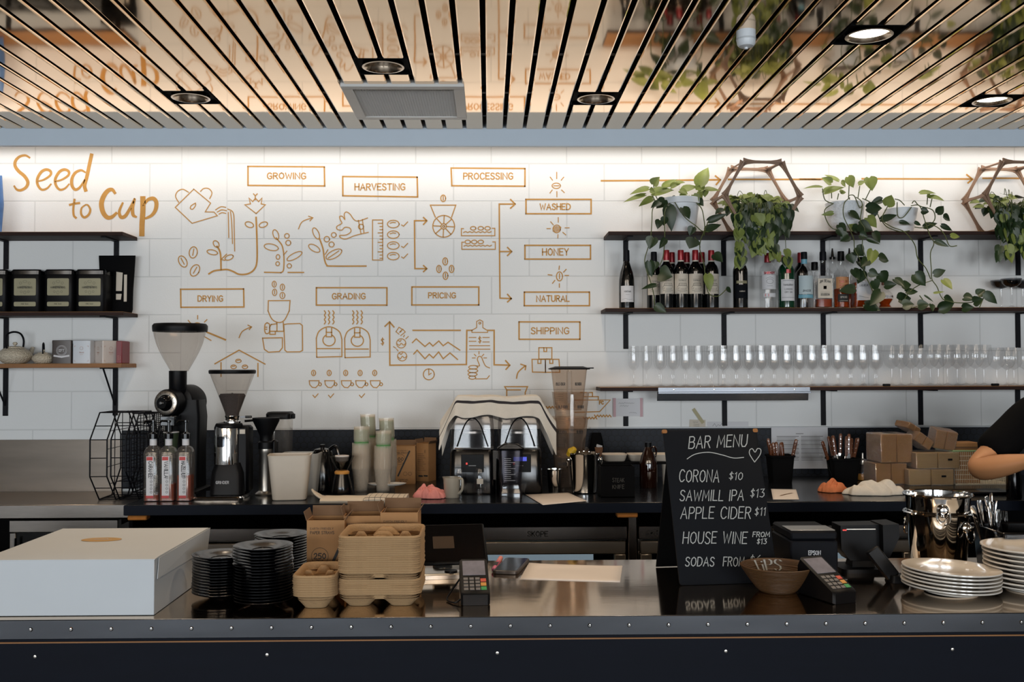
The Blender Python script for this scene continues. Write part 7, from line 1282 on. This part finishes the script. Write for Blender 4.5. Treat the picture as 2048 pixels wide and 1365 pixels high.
A, Bq = P(1775, 1120, 2.98), P(1812, 1160, 2.9); t = thing('handset', 'black handset leaning on its stand behind the front plate stack', 'handset', (P(1795, 1150, 2.95).x, 2.95, BZ+.0005)); MB().box(-.02, .02, -.012, .012, 0, .10, .004, Tm(-.012, 0, .012, ry=-.62, rx=-.2)).build('handset', 'black', t); MB().rr([(0, .06, .06, .01), (.02, .05, .05, .01)], 3).build('stand', 'black', t)
# big ice buckets
Yc = 3.14; X = P(1877, 1100, Yc).x; k = K(Yc)
def bucket(lab, z, h, rt, rb, ang, inner):
    t = thing('ice_bucket', lab, 'bucket', (X, Yc, z), ang, 'nested steel ice buckets'); MB().lathe([(0, 0), (rb-.006, 0), (rb, .008), (rt-.004, h-.010), (rt+.003, h-.008), (rt+.0045, h-.004), (rt+.002, h), (rt-.003, h-.003), (rb-.003, .012), (0, .010)], 48).build('bucket', 'chrome', t)
    for s in (0, PI):
        T1 = Tm(0, 0, 0, rz=s) @ Tm(0, -rt*.955, h-.042); kn = MB().lathe([(.018, 0), (.017, .004), (.009, .010), (.007, .018), (.009, .022), (0, .024)], 18, T1 @ Tm(rx=PI/2)).build('knob', 'chrome', t)
        MB().tube([tuple(T1 @ Vector((.019*math.cos(a), -.014+.004*math.sin(a), -.018+.026*math.sin(a)))) for a in [2*PI*i/24 for i in range(24)]], .0026, 8, True).build('ring', 'chrome', kn)
hlo = HB(1877, 1022, Yc); hup = HB(1877, 986, Yc)
bucket('lower steel ice bucket of the nested pair behind the plates', BZ+.0005, hlo, .100, .080, .55, False); bucket('upper steel ice bucket nested inside another, behind the plates', BZ+.016, hup-.016, .1, .0775, -.28, True)
# cutlery tub
Yf = 2.95; x0_ = P(1984, 1068, Yf).x; h = HB(1984, 1068, Yf); t = thing('cutlery_tub', 'open black tub of cutlery at the right end, behind the tall plate stack', 'tub', (x0_+.185, Yf+.10, BZ+.0005)); b = MB(); b.rr([(0, .28, .18, .01), (h-.004, .30, .20, .012), (h, .31, .21, .014), (h+.002, .305, .205, .013), (h-.002, .292, .192, .010), (.006, .27, .17, .008)], 4); b.build('tub', 'gloss', t)
pr_ = {}
for i, (px, py, kind, ry, rx) in enumerate(((1944, 1012, 'knife', -.30, .1), (1953, 1000, 'spoon', -.22, .05), (1962, 992, 'fork', -.30, .0), (1971, 1004, 'spoon', -.12, .1), (1980, 1002, 'knife', -.05, -.05), (1988, 1003, 'spoon', .02, .1), (1994, 1000, 'fork', .05, -.1), (2001, 988, 'knife', .12, .02), (2008, 1010, 'spoon', .15, -.1), (2014, 1022, 'fork_up', .10, .05), (2022, 1024, 'fork_up', .06, .0))):
    Y = 3.07+.012*(i % 4); e = P(px, py, Y); L = .20; kd = 'fork' if kind == 'fork_up' else kind; R_ = Matrix.Rotation(ry, 3, 'Y') @ Matrix.Rotation(rx, 3, 'X'); base = e-R_ @ Vector((0, 0, L)); nm = {'knife': 'table_knife', 'spoon': 'spoon', 'fork': 'fork'}[kd]; lb = 'steel %s standing in the black tub, %s piece from the ice buckets' % ({'knife': 'knife', 'spoon': 'spoon', 'fork': 'fork'}[kd]+(' with tines up' if kind == 'fork_up' else ', handle up'), nth(i))
    if kind in pr_: dup(pr_[kind], tuple(base), lb, rot=(rx, ry, .2*i)); continue
    t = thing(nm, lb, 'cutlery', tuple(base), rot=(rx, ry, .2*i), group='cutlery in the black tub'); pr_[kind] = t
    if kind != 'fork_up':
        MB().rr([(.07, .007, .003, .001), (.11, .009, .004, .0015), (.16, .015, .005, .002), (.19, .019, .005, .002), (.2, .012, .004, .0015)], 3).build('handle', 'chrome', t)
        MB().rr([(0, .016, .002, .0008), (.04, .019, .003, .001), (.07, .008, .003, .001)], 3).build({'knife': 'blade', 'spoon': 'bowl', 'fork': 'head'}[kd], 'chrome', t)
    else:
        MB().rr([(0, .016, .004, .0015), (.09, .008, .004, .0015), (.135, .007, .003, .001)], 3).build('handle', 'chrome', t); b = MB(); b.rr([(.135, .007, .003, .001), (.15, .022, .003, .001), (.162, .024, .003, .001)], 3)
        for q in range(4): b.box(-.0115+q*.0066, -.0082+q*.0066, -.001, .001, .160, .2)
        b.build('head', 'chrome', t)
# plates
PL = [(0, .003), (.06, .003), (.063, 0), (.070, 0), (.072, .004), (.095, .009), (.128, .017), (.131, .019), (.1305, .022), (.127, .0225), (.095, .014), (.075, .0095), (0, .008)]
PS = [None]; ringp = lambda t: MB().lathe([(.0795, .0104), (.0815, .0112), (.0835, .0114)], 56).build('rim_line', 'ceramic', t)
stack('dinner_plate', 'plate', PL, 1901, 1205, .118, 6, .0098, 'stacked white plates', 'white plate of the low six-plate stack', 'ceramic', 'plate', PS, seed=2, wob=.002, tilt=.035, extra=ringp); stack('dinner_plate', 'plate', PL, 2066, 1200, .12, 9, .0128, 'stacked white plates', 'white plate of the tall stack cut by the photo edge', 'ceramic', 'plate', PS, seed=6, wob=.004)
# ================================================================== the person behind the bar, mostly outside the frame
Yp = 3.98
sh = P(2078, 812, Yp+.05); el = P(1948, 942, Yp-.04); wr = P(2062, 921, Yp-.20)
cx = sh.x+.185; ez = sh.z
t = thing('person', 'person in a black T-shirt reaching past the plates, only a bent arm in view', 'person', (cx, Yp+.06, 0)); O = Vector((cx, Yp+.06, 0))
def skin(name, mat, verts, edges, radii, sub=2):
    me = bpy.data.meshes.new(name); me.from_pydata([tuple(v) for v in verts], edges, []); me.materials.append(M[mat]); o = bpy.data.objects.new(name, me); COL.objects.link(o); o.parent = t
    m = o.modifiers.new('skin', 'SKIN'); m.branch_smoothing = .6; m.use_smooth_shade = True
    if not me.skin_vertices: 
        bpy.context.view_layer.objects.active = o; bpy.ops.mesh.customdata_skin_add()
    for i, r in enumerate(radii): me.skin_vertices[0].data[i].radius = r if isinstance(r, tuple) else (r, r); me.skin_vertices[0].data[i].use_root = (i == 0)
    s = o.modifiers.new('smooth', 'SUBSURF'); s.levels = sub; s.render_levels = sub
    for p in me.polygons: p.use_smooth = True
    return o
S_, E_, W_r = sh-O, el-O, wr-O; ch = Vector((0, 0, ez-.06)); pv = Vector((0, .0, .92)); nk = Vector((0, -.01, ez+.05)); hd1 = Vector((0, -.03, ez+.13)); hd2 = Vector((0, -.045, ez+.23))
LS = Vector((.19, 0, ez)); LE = Vector((.27, -.04, ez-.29)); LW = Vector((.12, -.24, ez-.33))
vs = [pv, Vector((0, .01, 1.05)), Vector((0, .0, 1.2)), ch, nk, hd1, hd2]; rd = [(.155, .11), (.135, .10), (.15, .11), (.15, .105), .055, (.075, .09), (.075, .09)]; ed = [(i, i+1) for i in range(6)]
def chain(a, pts, rs):
    i0 = a
    for p, r in zip(pts, rs): vs.append(Vector(p)); rd.append(r); ed.append((i0, len(vs)-1)); i0 = len(vs)-1
    return i0
def hand(w, d, side, up):
    d = d.normalized(); s = d.cross(up).normalized(); palm = chain(w, [vs[w]+d*.045, vs[w]+d*.085], [(.030, .016), (.034, .015)])
    for q, (L, a) in enumerate(((.070, .028), (.078, .010), (.072, -.009), (.056, -.026))):
        p = vs[palm]+s*a; chain(palm, [p+d*.02, p+d*(.02+L*.45)-up*.012, p+d*(.02+L*.70)-up*.034, p+d*(.02+L*.74)-up*.055], [.0095, .009, .0082, .0072])
    b0 = palm-1; p = vs[b0]+s*.03*side; chain(b0, [p+d*.012, p+d*.045+s*.012*side-up*.018, p+d*.068-up*.030], [.012, .0105, .0085])
a = chain(3, [S_, S_.lerp(E_, .5), E_, E_.lerp(W_r, .35), E_.lerp(W_r, .7), W_r], [.062, .050, .052, .052, .040, .030]); hand(a, W_r-E_, 1, Vector((0, 0, 1)))
a = chain(3, [LS, LS.lerp(LE, .5), LE, LE.lerp(LW, .4), LW], [.062, .050, .043, .042, .029]); hand(a, LW-LE, -1, Vector((0, 0, 1)))
for sx_ in (-1, 1): chain(0, [(sx_*.09, 0, .82), (sx_*.10, -.01, .48), (sx_*.10, .02, .28), (sx_*.10, .03, .09), (sx_*.10, -.02, .045), (sx_*.105, -.12, .035)], [.088, .060, .055, .042, .038, .030])
chain(5, [hd1+Vector((0, -.10, .035)), hd1+Vector((0, -.125, .02))], [.016, .012])
for s_x in (-1, 1): chain(5, [hd1+Vector((s_x*.085, .01, .04))], [.018])
skin('body', 'skin', vs, ed, rd)
tv = [Vector((0, 0, .86)), Vector((0, .01, 1.08)), Vector((0, 0, 1.22)), ch, Vector((0, -.005, ez+.005))]; tr_ = [(.19, .142), (.168, .13), (.176, .135), (.185, .142), (.105, .095)]; te = [(0, 1), (1, 2), (2, 3), (3, 4)]
for p, q in ((S_, S_.lerp(E_, .80)), (LS, LS.lerp(LE, .6))): i0 = len(tv); tv += [p, p.lerp(q, .5), q]; tr_ += [.086, .077, .082]; te += [(3, i0), (i0, i0+1), (i0+1, i0+2)]
skin('shirt', 'tee', tv, te, tr_)
M['denim'] = pm('dark_trousers', '15161A', .85, var=.2); M['hair'] = pm('dark_hair', '17100C', .6, var=.4, scale=40)
lv = [Vector((0, 0, 1.0)), Vector((0, 0, .90))]; lr = [(.165, .118), (.17, .125)]; le = [(0, 1)]
for sx_ in (-1, 1): i0 = len(lv); lv += [Vector((sx_*.09, 0, .80)), Vector((sx_*.10, -.01, .48)), Vector((sx_*.10, .03, .10))]; lr += [.10, .075, .065]; le += [(1, i0), (i0, i0+1), (i0+1, i0+2)]
skin('trousers', 'denim', lv, le, lr)
MB().lathe([(0, .13), (.05, .125), (.085, .09), (.102, .04), (.104, -.01), (.098, -.05), (.07, -.06)], 24, Tm(0, .022, ez+.215) @ Tm(rx=-.62), .86, 1.0).build('hair', 'hair', t)
b = MB()
for s in (-1, 1): b.lathe([(0, -.012), (.011, -.006), (.012, 0), (.011, .006), (0, .012)], 12, Tm(s*.032, -.125, ez+.19))
b.build('eyes', 'ink', t); M['lips'] = pm('lips', '8A4A3C', .5); MB().lathe([(0, -.006), (.018, -.003), (.019, 0), (.018, .003), (0, .006)], 14, Tm(0, -.118, ez+.125), 1, .4).build('mouth', 'lips', t)
c = Q(2037, 1000, CZ); hh = H(2037, 938, c.y+.03); o = thing('black_canister', 'black rounded canister on the worktop below the wrist, at the photo edge', 'canister', (c.x, c.y+.035, CZ+.0005)); MB().rr([(0, .05, .06, .02), (.006, .056, .066, .024), (hh*.7, .056, .066, .024), (hh, .044, .05, .02)], 5).build('body', 'gloss', o); MB().rr([(hh, .036, .042, .016), (hh+.012, .034, .04, .016)], 4).build('cap', 'black', o)
